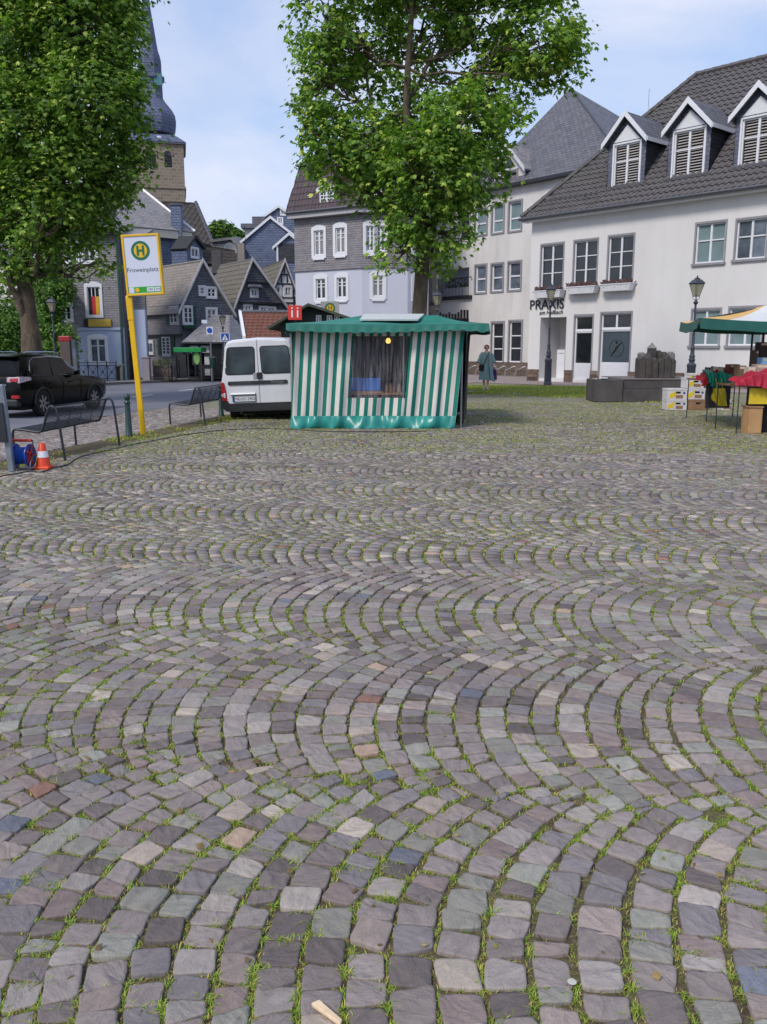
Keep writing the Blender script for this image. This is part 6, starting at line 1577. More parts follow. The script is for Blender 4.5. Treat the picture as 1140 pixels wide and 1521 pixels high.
mb = MB(); mb.box(-.04, .07, -.06, -.023, .95, 1.09); mb.build('door_handle', M_RUB, van, world=False, bevel=.012); mb = MB(); mb.box(-.13, -.05, -.035, -.023, .95, 1.08); mb.build('handle_recess', M_GREYTRIM, van, world=False, bevel=.008)
pl = plate_poly(rrect(-.62, -.1, .475, .60, .01), -.05, -.03).build('number_plate', M_PLAST, van, world=False)
mb = MB(); mb.box(-.568, -.11, -.054, -.05, .485, .59); mb.build('plate_face', plain('plate_white', 'c9cbd0', .4, var=.03), pl, world=False); mb = MB(); mb.box(-.612, -.57, -.054, -.05, .485, .59); mb.build('euro_band', plain('plate_blue', '27408f', .4), pl, world=False)
text(pl, 'ME·UO 2903', Vector((-.34, -.056, .536)), (1, 0, 0), (0, 0, 1), .085, M_INK, ext=.001)
mb = MB(); mb.hexa([(-.66, -.075, .635), (-.1, -.075, .635), (-.1, -.022, .61), (-.66, -.022, .61), (-.66, -.06, .665), (-.1, -.06, .665), (-.1, -.022, .67), (-.66, -.022, .67)]); mb.build('plate_lamp_housing', M_VAN, van, world=False, bevel=.008)
for sg in (-1, 1):
    pts = [(sg * .735, .5), (sg * .85, .5), (sg * .868, .72), (sg * .86, .9), (sg * .80, .9), (sg * .77, .72)]; pts = pts if sg > 0 else pts[::-1]
    T_ = plate_poly(pts, -.03, .12).build('tail_light', M_RED, van, world=False, bevel=.01)
    pts = [(sg * .775, .6), (sg * .86, .6), (sg * .864, .66), (sg * .775, .66)]; pts = pts if sg > 0 else pts[::-1]; plate_poly(pts, -.034, -.025).build('reverse_lens', plain('clear_lens', 'b9a6a6', .2), T_, world=False)
bump_ = [mirror_sec([(0, .27), (.74, .27), (.82, .31), (.875, .40), (.86, .5), (.74, .5), (.70, .44), (0, .44)], y) for y in (-.085, .2)]
b0 = [(x * .985, y + (.03 if abs(x) > .7 else 0) + .02, z) for x, y, z in bump_[0]]; loft([b0, [(x, y + .04, z) for x, y, z in bump_[0]], bump_[1]], 'bumper', M_PLAST, van)
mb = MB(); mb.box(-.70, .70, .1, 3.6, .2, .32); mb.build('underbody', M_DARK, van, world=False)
for x, sd_ in ((-.70, -1), (.70, 1)):
    for y in (.62, 3.2): wheel(van, x, y, .3, .3, .19, sd_, 8)
mb = MB(); mb.tube([(-.45, -.02, .24), (-.45, .6, .26)], .03, 8); mb.build('exhaust', M_METALD, van, world=False)
for sg in (-1, 1):   # arches and side rub strips
    for y in (.62, 3.2): mb = MB(); mb.tube([(sg * .865, y + .37 * cos(a), .3 + .37 * sin(a)) for a in [pi * i / 12 for i in range(13)]], .035, 6); mb.build('wheel_arch', M_PLAST, van, world=False, smooth=True)
    mb = MB(); mb.box(min(sg * .85, sg * .885), max(sg * .85, sg * .885), 1.1, 2.8, .56, .66); mb.build('side_strip', M_PLAST, van, world=False, bevel=.01)
    mb = MB(); mb.hexa([(sg * .78, 2.4, 1.07), (sg * .76, 3.0, 1.07), (sg * .775, 3.0, 1.07), (sg * .80, 2.4, 1.07), (sg * .73, 2.35, 1.55), (sg * .72, 2.55, 1.5), (sg * .735, 2.55, 1.5), (sg * .75, 2.35, 1.55)]); mb.build('side_pane', M_GLASS, van, world=False)
    mb = MB(); mb.box(min(sg * .86, sg * 1.02), max(sg * .86, sg * 1.02), 2.62, 2.74, 1.02, 1.22); mb.build('wing_mirror', M_PLAST, van, world=False, bevel=.03)
mb = MB(); mb.hexa([(-.62, 2.9, 1.12), (.62, 2.9, 1.12), (.62, 2.92, 1.11), (-.62, 2.92, 1.11), (-.58, 2.5, 1.68), (.58, 2.5, 1.68), (.58, 2.55, 1.69), (-.58, 2.55, 1.69)]); mb.build('windscreen', M_GLASS, van, world=False)
van.rotation_euler = (0, VROLL, RAD(-4)); van.scale = (1.01, 1, 1.03); van.location = (vp.x + .10, vp.y - .3, -.08)

# ---------- black car
cw = gnd(67.7, 618, ROADZ)
car = thing('parked_car', 'black estate car parked at the kerb beyond the wire bench', 'car', (0, 0, 0))
M_BLK = paint('car_black', '060608', .2, .12); M_BLK.node_tree.nodes['Principled BSDF'].inputs['Specular IOR Level'].default_value = .2; M_CG = glass('car_glass', '0c0e12', .06, .4); M_CG.node_tree.nodes['Principled BSDF'].inputs['Specular IOR Level'].default_value = .2
def csec(y, w, zb, zt, zs=.75): return mirror_sec([(0, zb), (w * .86, zb), (w * .97, zb + .12), (w, zs), (w * .985, zs + .12), (w * .93, zt), (w * .5, zt + .015), (0, zt + .02)], y)
loft([csec(-.06, .78, .42, .95), csec(0, .86, .34, 1.05), csec(.35, .90, .27, 1.08), csec(.8, .905, .25, 1.07), csec(2.2, .905, .25, 1.03), csec(3.2, .905, .25, 1.0), csec(3.7, .90, .25, .98), csec(4.25, .87, .28, .88), csec(4.52, .78, .32, .74), csec(4.62, .62, .38, .6)], 'body', M_BLK, car)
def gsec(y, wb, wt, zt, zb=1.03): return mirror_sec([(0, zb - .05), (wb, zb - .05), (wb, zb), (wb + (wt - wb) * .5, zb + (zt - zb) * .5), (wt + .02, zt - .07), (wt - .05, zt - .015), (wt * .5, zt + .01), (0, zt + .015)], y)
loft([gsec(.1, .80, .74, 1.2, 1.08), gsec(.22, .83, .72, 1.56, 1.07), gsec(.6, .84, .70, 1.62, 1.06), gsec(1.4, .84, .70, 1.65, 1.04), gsec(2.2, .84, .68, 1.60, 1.02), gsec(2.75, .83, .66, 1.38, 1.01), gsec(3.35, .80, .7, 1.04, .98)], 'cabin', M_BLK, car)
def side_pane(y0, y1, zt0, zt1, sg, nm='side_pane', zb=1.08):
    X = lambda z: sg * (.85 - .17 * (z - 1.05) / .6 + .006); mb = MB(); y0b, y1b, y0t, y1t = y0[0], y1[0], y0[1], y1[1]
    pts = [(X(zb), y0b, zb), (X(zb), y1b, zb), (X(zt1), y1t, zt1), (X(zt0), y0t, zt0)]; mb.add(pts + [(p[0] - sg * .01, p[1], p[2]) for p in pts], [(0, 1, 2, 3), (7, 6, 5, 4), (0, 4, 5, 1), (1, 5, 6, 2), (2, 6, 7, 3), (3, 7, 4, 0)]); return mb.build(nm, M_CG, car, world=False)
for sg in (-1, 1):
    side_pane((.62, .72), (1.5, 1.52), 1.5, 1.53, sg); side_pane((1.56, 1.58), (2.6, 2.25), 1.53, 1.5, sg); side_pane((.32, .5), (.56, .66), 1.42, 1.49, sg)
    X = lambda z: sg * (.85 - .17 * (z - 1.05) / .6 + .014)
    mb = MB(); mb.tube([(X(1.06), 2.75, 1.06), (X(1.07), .62, 1.07), (X(1.2), .5, 1.2), (X(1.45), .62, 1.45), (X(1.53), .8, 1.54), (X(1.55), 1.5, 1.56), (X(1.54), 2.2, 1.53)], .012, 5); mb.build('chrome_trim', M_CHROME, car, world=False, smooth=True)
    mb = MB(); mb.tube([(sg * .66, .5, 1.655), (sg * .665, .62, 1.69), (sg * .66, 2.0, 1.68), (sg * .65, 2.15, 1.64)], .016, 6); mb.build('roof_rail', M_CHROME, car, world=False, smooth=True)
    for y in (.95, 3.62):
        wheel(car, sg * .80, y, .345, .345, .22, sg, 7); mb = MB(); mb.tube([(sg * .9, y + .41 * cos(a), .345 + .41 * sin(a)) for a in [pi * i / 12 for i in range(13)]], .03, 6); mb.build('wheel_arch', M_PLAST, car, world=False, smooth=True)
    # tail light wraps the corner
    mb = MB(); mb.hexa([(sg * .50, -.085, .93), (sg * .86, -.03, .90), (sg * .93, .42, .97), (sg * .5, .1, .93), (sg * .50, -.05, 1.05), (sg * .84, .0, 1.07), (sg * .91, .42, 1.05), (sg * .5, .1, 1.05)]); T_ = mb.build('tail_light', plain('tail_clear', 'b5a4aa', .12, var=.35, scale=14), car, world=False, bevel=.015)
    mb = MB(); mb.hexa([(sg * .60, -.093, .95), (sg * .80, -.062, .94), (sg * .80, -.03, .94), (sg * .6, -.05, .95), (sg * .60, -.07, 1.02), (sg * .80, -.035, 1.03), (sg * .80, -.02, 1.03), (sg * .6, -.03, 1.02)]); mb.build('red_lens', M_RED, T_, world=False)
    mb = MB(); mb.box(min(sg * .62, sg * .84), max(sg * .62, sg * .84), -.1, -.02, .52, .6); mb.build('reflector', M_RED, car, world=False)
    mb = MB(); mb.hexa([(sg * .9, 2.5, 1.04), (sg * 1.08, 2.5, 1.06), (sg * 1.06, 2.66, 1.06), (sg * .9, 2.66, 1.04), (sg * .9, 2.5, 1.13), (sg * 1.08, 2.5, 1.2), (sg * 1.06, 2.64, 1.18), (sg * .9, 2.64, 1.13)]); mb.build('wing_mirror', M_BLK, car, world=False, bevel=.02)
    for y in (1.25, 2.25): mb = MB(); mb.box(min(sg * .9, sg * .935), max(sg * .9, sg * .935), y, y + .18, .86, .89); mb.build('door_handle', M_BLK, car, world=False, bevel=.008)
    for y in (1.1, 1.95, 2.9): mb = MB(); mb.box(min(sg * .898, sg * .9115), max(sg * .898, sg * .9115), y, y + .006, .35, 1.0); mb.build('door_gap', M_DARK, car, world=False)
    mb = MB(); mb.hexa([(sg * .60, 4.45, .62), (sg * .84, 4.1, .66), (sg * .86, 4.1, .66), (sg * .64, 4.5, .62), (sg * .60, 4.42, .74), (sg * .86, 4.05, .82), (sg * .87, 4.05, .82), (sg * .64, 4.44, .74)]); mb.build('headlight', M_CHROME, car, world=False)
mb = MB(); mb.hexa([(-.74, .08, 1.12), (.74, .08, 1.12), (.74, .16, 1.12), (-.74, .16, 1.12), (-.66, .2, 1.5), (.66, .2, 1.5), (.66, .26, 1.5), (-.66, .26, 1.5)]); mb.build('rear_pane', M_CG, car, world=False)
mb = MB(); mb.hexa([(-.7, .0, 1.56), (.7, .0, 1.56), (.68, .35, 1.6), (-.68, .35, 1.6), (-.7, .0, 1.59), (.7, .0, 1.59), (.68, .35, 1.64), (-.68, .35, 1.64)]); mb.build('spoiler', M_BLK, car, world=False, bevel=.01)
mb = MB(); mb.box(-.26, .26, -.12, -.07, .66, .78); mb.build('number_plate', M_FRAME, car, world=False); mb = MB(); mb.box(-.5, .5, -.11, -.06, .84, .88); mb.build('chrome_bar', M_CHROME, car, world=False)
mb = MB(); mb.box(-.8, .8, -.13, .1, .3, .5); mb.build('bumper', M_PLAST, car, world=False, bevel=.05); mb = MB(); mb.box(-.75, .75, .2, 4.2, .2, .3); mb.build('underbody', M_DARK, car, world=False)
CH = RAD(78); fwd = Vector((cos(CH), sin(CH), 0)); rt = Vector((sin(CH), -cos(CH), 0))
car.rotation_euler = (0, 0, CH - pi / 2); car.scale = (1, 1, 1.05); car.location = Vector((cw.x, cw.y, ROADZ)) - fwd * .95 - rt * .91

# ---------- stop sign
M_YEL = plain('sign_yellow', 'e0b20c', .35, var=.06); M_SGW = plain('sign_white', 'cdd2e2', .3, var=.03); M_SGG = plain('sign_green', '12694a', .4); M_SGL = plain('sign_lime', '2f9a2c', .4)
b = gnd(213, 645.5); tp = at(191.5, 440, b.y); U = (tp - b).normalized(); Xs = Vector((1, 0, 0)); Xs = (Xs - U * Xs.dot(U)).normalized(); Ys = U.cross(Xs)
stop = thing('bus_stop_sign', 'yellow-framed white bus stop sign reading Froweinplatz on a leaning yellow pole', 'bus stop sign', b)
Q = lambda x, h, y=0: b + Xs * x + U * h + Ys * y
H0 = (tp - b).length
mb = MB(); mb.bar(Q(0, 0), Q(0, H0 + .02), .095, .06, up=Ys); mb.build('pole', M_YEL, stop, bevel=.01)
mb = MB(); mb.bar(Q(0, H0 - .42), Q(0, H0), .108, .075, up=Ys); mb.build('pole_sleeve', M_YEL, stop, bevel=.01)
x0, x1 = (at(190.5, 440, b.y) - tp).x - .015, (at(247, 440, b.y) - tp).x; x0 = -.015; x1 = x0 + .66; h0, h1 = H0, H0 + 1.05
def qbox(xa, xb, ha, hb, ya, yb): 
    m_ = MB(); return m_.hexa([Q(xa, ha, ya), Q(xb, ha, ya), Q(xb, ha, yb), Q(xa, ha, yb), Q(xa, hb, ya), Q(xb, hb, ya), Q(xb, hb, yb), Q(xa, hb, yb)])
for nm, a in (('frame_side', (x0, x0 + .035, h0, h1)), ('frame_side', (x1 - .035, x1, h0, h1)), ('frame_rail', (x0 + .035, x1 - .035, h0, h0 + .035)), ('frame_rail', (x0 + .035, x1 - .035, h1 - .035, h1))): qbox(*a, -.07, .07).build(nm, M_YEL, stop, bevel=.004)
pn = qbox(x0 + .035, x1 - .035, h0 + .035, h1 - .035, -.055, .055).build('panel', M_SGW, stop)
cx0 = (x0 + x1) / 2 - .01; hc = h0 + .77; axs = (Xs, U, -Ys)
mb = MB(); mb.lathe([(.118, 0), (.165, 0), (.165, .004), (.118, .004), (.118, 0)], 40, Q(cx0, hc, -.0555), axs); mb.build('ring', M_SGG, pn)
mb = MB(); mb.lathe([(0, 0), (.118, 0), (.118, .003), (0, .003)], 40, Q(cx0, hc, -.0555), axs); mb.build('disc', M_YEL, pn)
for nm, a in (('letter_stroke', (-.068, -.03, -.085, .085)), ('letter_stroke', (.03, .068, -.085, .085)), ('letter_stroke', (-.03, .03, -.018, .018))): qbox(cx0 + a[0], cx0 + a[1], hc + a[2], hc + a[3], -.063, -.056).build(nm, M_SGG, pn)
text(pn, 'Froweinplatz', Q(cx0 + .005, h0 + .44, -.0565), Xs, U, .108, plain('sign_ink', '3a3f52', .5), ext=.001)
qbox(x0 + .04, x1 - .04, h0 + .045, h0 + .15, -.058, -.0555).build('green_band', M_SGL, pn)
qbox(x0 + .05, x0 + .14, h0 + .05, h0 + .145, -.0605, -.0585).build('logo_field', M_SGW, pn)
mb = MB(); mb.lathe([(0, 0), (.038, 0), (.038, .002), (0, .002)], 20, Q(x0 + .195, h0 + .097, -.0585), axs); mb.build('logo_disc', M_YEL, pn)
qbox(x0 + .37, x0 + .50, h0 + .06, h0 + .135, -.0605, -.0585).build('logo_field', M_SGW, pn); qbox(x0 + .51, x1 - .05, h0 + .06, h0 + .135, -.0605, -.0585).build('logo_field', M_SGW, pn)
text(pn, 'VRR', Q(x0 + .435, h0 + .097, -.0615), Xs, U, .05, M_SGG, ext=.0005); text(pn, 'WSW', Q(x0 + .585, h0 + .097, -.0615), Xs, U, .045, M_SGG, ext=.0005)

# ---------- benches
M_BENCH = plain('bench_coating', '2c3038', .45, metal=.2, var=.12)
gA, gB = gnd(97, 684), gnd(178, 661.5); BL = (gB - gA).length; bd = (gB - gA).normalized(); ang = atan2(bd.y, bd.x)
def make_bench():
    root = thing('wire_bench', 'dark steel wire bench beside the traffic cone', 'bench', (0, 0, 0), 'wire benches at the edge of the square')
    prof = [(0, 0), (.035, .35), (.06, .62), (.085, .73), (.135, .775), (.185, .755), (.215, .69), (.29, .47), (.325, .415), (.37, .40), (.60, .43), (.70, .44), (.745, .425), (.76, .37), (.75, 0)]
    fine = prof
    for x in (0.0, BL):
        mb = MB(); mb.tube([(x, p[0], p[1]) for p in fine], .019, 8); mb.build('end_frame', M_BENCH, root, smooth=True)
    def along(pts): return [Vector((0, a, b)) for a, b in pts]
    for nm, a, b_, n in (('backrest', (.205, .73), (.318, .43), 15), ('seat', (.37, .405), (.72, .445), 17)):
        mb = MB()
        for k_ in range(n):
            w = k_ / (n - 1); y, z = a[0] + (b_[0] - a[0]) * w, a[1] + (b_[1] - a[1]) * w; mb.tube([(.01, y, z), (BL - .01, y, z)], .006, 4)
        for k_ in range(1, 5): x = BL * k_ / 5; mb.tube([(x, a[0], a[1]), (x, b_[0], b_[1])], .006, 4)
        tag(mb.build(nm, M_BENCH, root), kind='stuff')
    for y, z in ((.135, .765), (.33, .41), (.74, .425)): mb = MB(); mb.tube([(0, y, z), (BL, y, z)], .013, 6); mb.build('rail', M_BENCH, root)
    return root
bench = make_bench(); bench2 = copy_tree(bench); bench2['label'] = 'dark steel wire bench left of the white van'
bench.location = gA; bench.rotation_euler = (0, 0, ang)
g2 = gnd(305, 631); bench2.location = (g2.x, g2.y, zgs(g2.x, g2.y)); bench2.rotation_euler = (0, 0, ang - .02)

# ---------- bollards
M_BOL = plain('bollard_green', '1f3b38', .35, var=.15)
def bollard(p, h, label):
    k_ = h / .9; root = thing('bollard', label, 'bollard', p, 'green bollards along the road')
    mb = MB(); mb.lathe([(.085, 0), (.085, .03), (.07, .05), (.052, .66), (.062, .67), (.065, .70), (.05, .72), (.045, .745)], 14); mb.v = [(a * k_ + p[0], b * k_ + p[1], c * k_ + p[2]) for a, b, c in mb.v]; mb.build('shaft', M_BOL, root, smooth=True)
    mb = MB(); mb.lathe([(.03, .735), (.055, .755), (.066, .80), (.056, .85), (.03, .875), (0, .88)], 14); mb.v = [(a * k_ + p[0], b * k_ + p[1], c * k_ + p[2]) for a, b, c in mb.v]; mb.build('knob', M_BOL, root, smooth=True)
g = ground_at(192, 648); bollard(g, (at(190, 583.5, g.y).z - g.z) * 1.01, 'dark green bollard with ball top next to the yellow pole')
g = ground_at(329, 617); bollard(g, (at(327, 569, g.y).z - g.z), 'dark green bollard between the second bench and the white van')
g = ground_at(101, 674); 
# ---------- grey post with board
g = gnd(18, 700); post = thing('steel_post', 'galvanised square steel post with a dark board, at the left edge beside the cable reel', 'post', g)
tp = at(1, 571, g.y - .05); mb = MB(); mb.bar(g, tp, .075, .075, up=(0, 1, 0)); mb.build('post', plain('zinc', '8a93a0', .45, metal=.5, var=.15, scale=8), post, bevel=.008)
a0, a1 = at(3, 657, g.y - .08), at(-2, 598, g.y - .08); mb = MB(); mb.hexa([(a0.x + .07 - .5, g.y - .1, a0.z), (a0.x + .07, g.y - .1, a0.z), (a0.x + .07, g.y - .07, a0.z), (a0.x + .07 - .5, g.y - .07, a0.z), (a1.x + .05 - .5, g.y - .1, a1.z), (a1.x + .05, g.y - .1, a1.z), (a1.x + .05, g.y - .07, a1.z), (a1.x + .05 - .5, g.y - .07, a1.z)]); mb.build('board', M_METALD, post)
# ---------- cone
g = gnd(65, 696); cone = thing('traffic_cone', 'orange and white traffic cone beside the blue cable reel', 'traffic cone', g)
M_OR = plain('cone_orange', 'd8401c', .45, var=.08); hh = at(60, 657.5, g.y).z; rb = .105
mb = MB(); mb.lathe([(.15, .0), (.148, .03), (.12, .045)], 4, g); mb.build('base', M_OR, cone, bevel=.008)
rf = lambda z: rb * (1 - z / hh) + .034 * z / hh
mb = MB(); mb.lathe([(rf(.04) , .04), (rf(hh - .015), hh - .015), (.022, hh), (0, hh)], 20, g); mb.build('body', M_OR, cone, smooth=True)
mb = MB(); mb.lathe([(rf(hh * .45) + .004, hh * .45), (rf(hh * .68) + .004, hh * .68), (rf(hh * .68), hh * .685)], 20, g); mb.build('white_band', M_FRAME, cone, smooth=True)
# ---------- cable reel
g = gnd(36, 697); reel = thing('cable_reel', 'blue cable reel with red handle standing by the grey post', 'cable reel', g)
M_BLU = plain('reel_blue', '123f9c', .35, var=.15); M_CAB = plain('cable_black', '1c1c1e', .6); M_ORR = plain('reel_red', 'c23524', .4)
ya = RAD(-6); AX = Vector((cos(ya), sin(ya), 0)); AY = Vector((-sin(ya), cos(ya), 0)); c = g + Vector((0, 0, .185)); axr = (AY, Vector((0, 0, 1)), AX)
for s_ in (-.115, .085): mb = MB(); mb.lathe([(.05, 0), (.06, .012), (.14, .016), (.155, .02), (.155, .008), (.14, 0), (.05, -.004)], 28, c + AX * s_, axr); mb.build('flange', M_BLU, reel, smooth=True)
mb = MB(); mb.lathe([(.065, -.1), (.065, .09)], 16, c, axr); mb.build('hub', M_ORR, reel, smooth=True)
pts = []; 
for i in range(200): a = i * .55; w = (i / 200) * 3 % 2; w = w if w < 1 else 2 - w; pts.append(c + AX * (-.09 + .165 * w) + AY * cos(a) * (.088 + .01 * (i // 67)) + Vector((0, 0, 1)) * sin(a) * (.088 + .01 * (i // 67)))
mb = MB(); mb.tube(pts, .009, 5); mb.build('cable_winding', plain('cable_blue', '1b4ea8', .45), reel, smooth=True)
for i in range(5): a = 2 * pi * i / 5; mb = MB(); d = AY * cos(a) + Vector((0, 0, 1)) * sin(a); mb.bar(c + AX * .108 + d * .03, c + AX * .108 + d * .12, .03, .01, up=AX); mb.build('spoke', M_ORR, reel)
mb = MB(); mb.tube([g + AX * .15 + AY * .13 + Vector((0, 0, .01)), g + AX * .15 - AY * .13 + Vector((0, 0, .01)), g + AX * .15 - AY * .1 + Vector((0, 0, .1)), c + AX * .15 + Vector((0, 0, .02)), c + AX * .15 + Vector((0, 0, .2)), c - AX * .15 + Vector((0, 0, .2)), c - AX * .15, g - AX * .15 - AY * .13 + Vector((0, 0, .01)), g - AX * .15 + AY * .13 + Vector((0, 0, .01))], .011, 6); mb.build('stand', M_METALD, reel, smooth=True)
mb = MB(); mb.tube([c + AX * .13 + Vector((0, 0, .2)), c - AX * .13 + Vector((0, 0, .2))], .02, 8); mb.build('handle', M_ORR, reel, smooth=True)
# black cable lying on the stones
pl_ = [(-8, 709), (20, 704), (45, 700), (60, 701), (80, 695), (100, 690), (118, 679), (150, 671), (190, 662), (235, 653), (280, 645), (330, 639), (380, 636.5), (430, 637.5), (480, 640.5), (540, 641), (600, 641), (640, 640)]
pts = [];  cp = [gnd(u, v, .008) for u, v in pl_]
for i in range(len(cp) - 1):
    p0, p1, p2, p3 = cp[max(i - 1, 0)], cp[i], cp[i + 1], cp[min(i + 2, len(cp) - 1)]
    for k_ in range(6): w = k_ / 6; pts.append(0.5 * ((2 * p1) + (p2 - p0) * w + (2 * p0 - 5 * p1 + 4 * p2 - p3) * w * w + (3 * p1 - p0 - 3 * p2 + p3) * w ** 3))
mb = MB(); mb.tube(pts, .0085, 5); cb = mb.build('power_cable', M_CAB, None, smooth=True); tag(cb, 'thin black power cable lying across the cobbles from the reel to the stall', 'cable')
# bits on the ground: wood chip, pale spot, leaves
g0 = gnd(473, 1512); mb = MB(); mb.hexa([g0 + Vector(p) for p in ((-.02, .03, .004), (.055, -.035, .004), (.06, -.02, .004), (-.0, .04, .004), (-.02, .03, .016), (.055, -.035, .014), (.06, -.02, .014), (-.0, .04, .018))]); wc = mb.build('wood_chip', plain('pale_wood', 'd8bf9c', .7, var=.15, scale=30), None, bevel=.003); tag(wc, 'pale splinter of wood lying between the nearest cobbles', 'wood chip')
g0 = gnd(850, 1461); mb = MB(); mb.lathe([(0, .0), (.011, .0005), (.012, .002), (0, .003)], 12, g0 + Vector((0, 0, .003))); ch_ = mb.build('chewing_gum', plain('gum', 'b9b6ac', .7), None); tag(ch_, 'round pale spot of chewing gum on a near cobble', 'chewing gum')
# ---------- stone fountain with carved town on top
M_DST = plain('dark_stone', '4a4644', .7, var=.3, scale=2.5, bump=.4, dirt=('6a655f', .5)); M_DST2 = plain('fountain_top', '77716d', .7, var=.15)
FD = gnd(884, 597).y; ftn = thing('stone_fountain', 'dark stone fountain basin of stepped blocks in front of the white house', 'fountain', at(950, 597, FD))
X = lambda u: at(u, 580, FD).x
zt_ = at(900, 564, FD).z
mb = MB(); mb.box(X(884), X(925.5), FD, FD + 1.1, 0, zt_); b1 = mb.build('corner_block', M_DST, ftn, bevel=.012)
mb = MB(); mb.box(X(888), X(907), FD + .15, FD + .9, zt_ + .003, zt_ + .012); mb.build('water', glass('dark_water', '15181a', .05), ftn)
mb = MB(); mb.box(X(926), X(1087), FD + .06, FD + 1.8, 0, zt_ * .55); mb.build('base_course', M_DST, ftn, bevel=.01)
mb = MB(); mb.box(X(926), X(1087), FD + .1, FD + 1.8, zt_ * .575, zt_ - .005); mb.build('upper_course', M_DST, ftn, bevel=.01)
mb = MB(); mb.box(X(926.5), X(1087), FD + .12, FD + 1.7, zt_ * .55 + .002, zt_ * .575 - .002); mb.build('joint', plain('pale_joint', '9a958e', .8), ftn)
mb = MB(); mb.box(X(925.8), X(1087), FD + .08, FD + 2.6, zt_, zt_ + .02); mb.build('coping', plain('coping', '6f6462', .7, var=.15), ftn)
sc = thing('town_sculpture', 'dark carved sculpture of crowded gabled town houses standing on the fountain', 'sculpture', (at(978, 560, FD + .9).x, FD + .9, zt_ + .02))
M_BRZ = plain('dark_bronze', '4b4540', .5, metal=.2, var=.35, scale=5, bump=.4); M_BRZ2 = plain('bronze_roof', '7d7a76', .55, metal=.2, var=.2)
SDp = FD + .8; zb = zt_ + .02
def chouse(u0, u1, ve, va, y0, dep, flat=False, parts='carved_house', m=None):
    x0, x1 = at(u0, 540, y0).x, at(u1, 540, y0).x; ze, za = at(u0, ve, y0).z, at(u0, va, y0).z; xc = (x0 + x1) / 2
    mb = MB(); mb.add([(x0, y0, zb), (x1, y0, zb), (x1, y0, ze), (xc, y0, za), (x0, y0, ze), (x0, y0 + dep, zb), (x1, y0 + dep, zb), (x1, y0 + dep, ze), (xc, y0 + dep, za), (x0, y0 + dep, ze)],
                      [(0, 1, 2, 3, 4), (9, 8, 7, 6, 5), (0, 5, 6, 1), (1, 6, 7, 2), (4, 9, 5, 0), (2, 7, 8, 3), (3, 8, 9, 4)]); mb.build(parts, m or M_BRZ, sc, bevel=.012)
for (a, b, c, d) in ((951, 960, 533, 529), (960.5, 970, 532, 527), (970.5, 979, 536, 531), (979.5, 988, 537, 532), (988.5, 998, 533, 527), (998.5, 1005, 536, 532)): chouse(a, b, c, d, SDp + rnd.uniform(-.05, .05), .5)
for (a, b, c, d) in ((952, 959, 525, 523), (964, 971, 527, 521), (978, 984, 526, 520), (985, 993, 528, 522), (994, 1003, 526, 522)): chouse(a, b, c, d, SDp + .55, .4, m=M_BRZ2 if a in (952, 994) else None)
y0 = SDp + .7; x0, x1 = at(965, 520, y0).x, at(976, 520, y0).x; ze, za = at(965, 517, y0).z, at(965, 508, y0).z; hw_ = (x1 - x0) / 2
mb = MB(); mb.box(x0, x1, y0, y0 + 2 * hw_, zb, ze); mb.build('carved_tower', M_BRZ, sc, bevel=.01); mb = MB(); mb.lathe([(hw_ * 1.5, 0), (hw_ * .5, (za - ze) * .6), (0, za - ze)], 4, ((x0 + x1) / 2, y0 + hw_, ze)); mb.build('tower_roof', M_BRZ2, sc)

# ---------- banana boxes
M_CARD = plain('cardboard', '8a6a50', .8, var=.15, scale=8); M_BOXW = plain('box_white', 'c9c5c4', .7, var=.08, scale=8); M_BOXY = plain('box_yellow', 'd7bb2a', .6, var=.1); M_BOXB = plain('box_blue_print', '3b4a73', .6)
def banana_box(u0, u1, v0, v1, y0, z0, label, brown=False, i=0, lid=False):
    x0, x1 = at(u0, 590, y0).x, at(u1, 590, y0).x; h = (v1 - v0) * y0 * 1.02 / F
    bx = thing('banana_box', label, 'cardboard box', ((x0 + x1) / 2, y0 + .2, z0), 'cardboard boxes by the fountain')
    m = M_CARD if brown else M_BOXW; d = .4
    mb = MB(); mb.box(x0, x1, y0, y0 + d, z0, z0 + h - .012); mb.build('carton', m, bx, bevel=.006)
    w = x1 - x0
    if not brown:
        mb = MB(); a = x0 + w * (.02 + .1 * (i % 2)); mb.hexa([(a, y0 - .003, z0 + h * .08), (a + w * .3, y0 - .003, z0 + h * .3), (a + w * .3, y0, z0 + h * .3), (a, y0, z0 + h * .08), (a, y0 - .003, z0 + h * .5), (a + w * .4, y0 - .003, z0 + h * .8), (a + w * .4, y0, z0 + h * .8), (a, y0, z0 + h * .5)]); mb.build('yellow_print', M_BOXY, bx)
        mb = MB(); mb.lathe([(0, 0), (.03, 0), (.03, .003), (0, .003)], 10, (x0 + w * .85, y0 - .001, z0 + h * .6), (Vector((1, 0, 0)), Vector((0, 0, 1)), Vector((0, -1, 0)))); mb.build('blue_print', M_BOXB, bx)
    mb = MB(); c = x0 + w * .55; mb.box(c - .06, c + .06, y0 - .004, y0 + .003, z0 + h * .55, z0 + h * .72); mb.build('hand_hole', M_DARK, bx)
    mb = MB(); c = x0 + w * .62; mb.box(c - .09, c + .09, y0 - .003, y0 + .002, z0 + h * .12, z0 + h * .42); mb.build('brown_print', M_CARD, bx)
    mb = MB(); mb.box(x0 - .006, x1 + .006, y0 - .006, y0 + d + .006, z0 + h - .05, z0 + h - .008); mb.build('lid_rim', m, bx)
    return z0 + h - .005
by_ = gnd(1005, 609).y
z = banana_box(992, 1022, 594, 609, by_, 0, 'lower white and yellow banana box of the left stack beside the fountain', i=0); banana_box(991.6, 1021, 577.6, 594, by_ + .02, z, 'upper white banana box with brown print, top of the left stack', i=1)
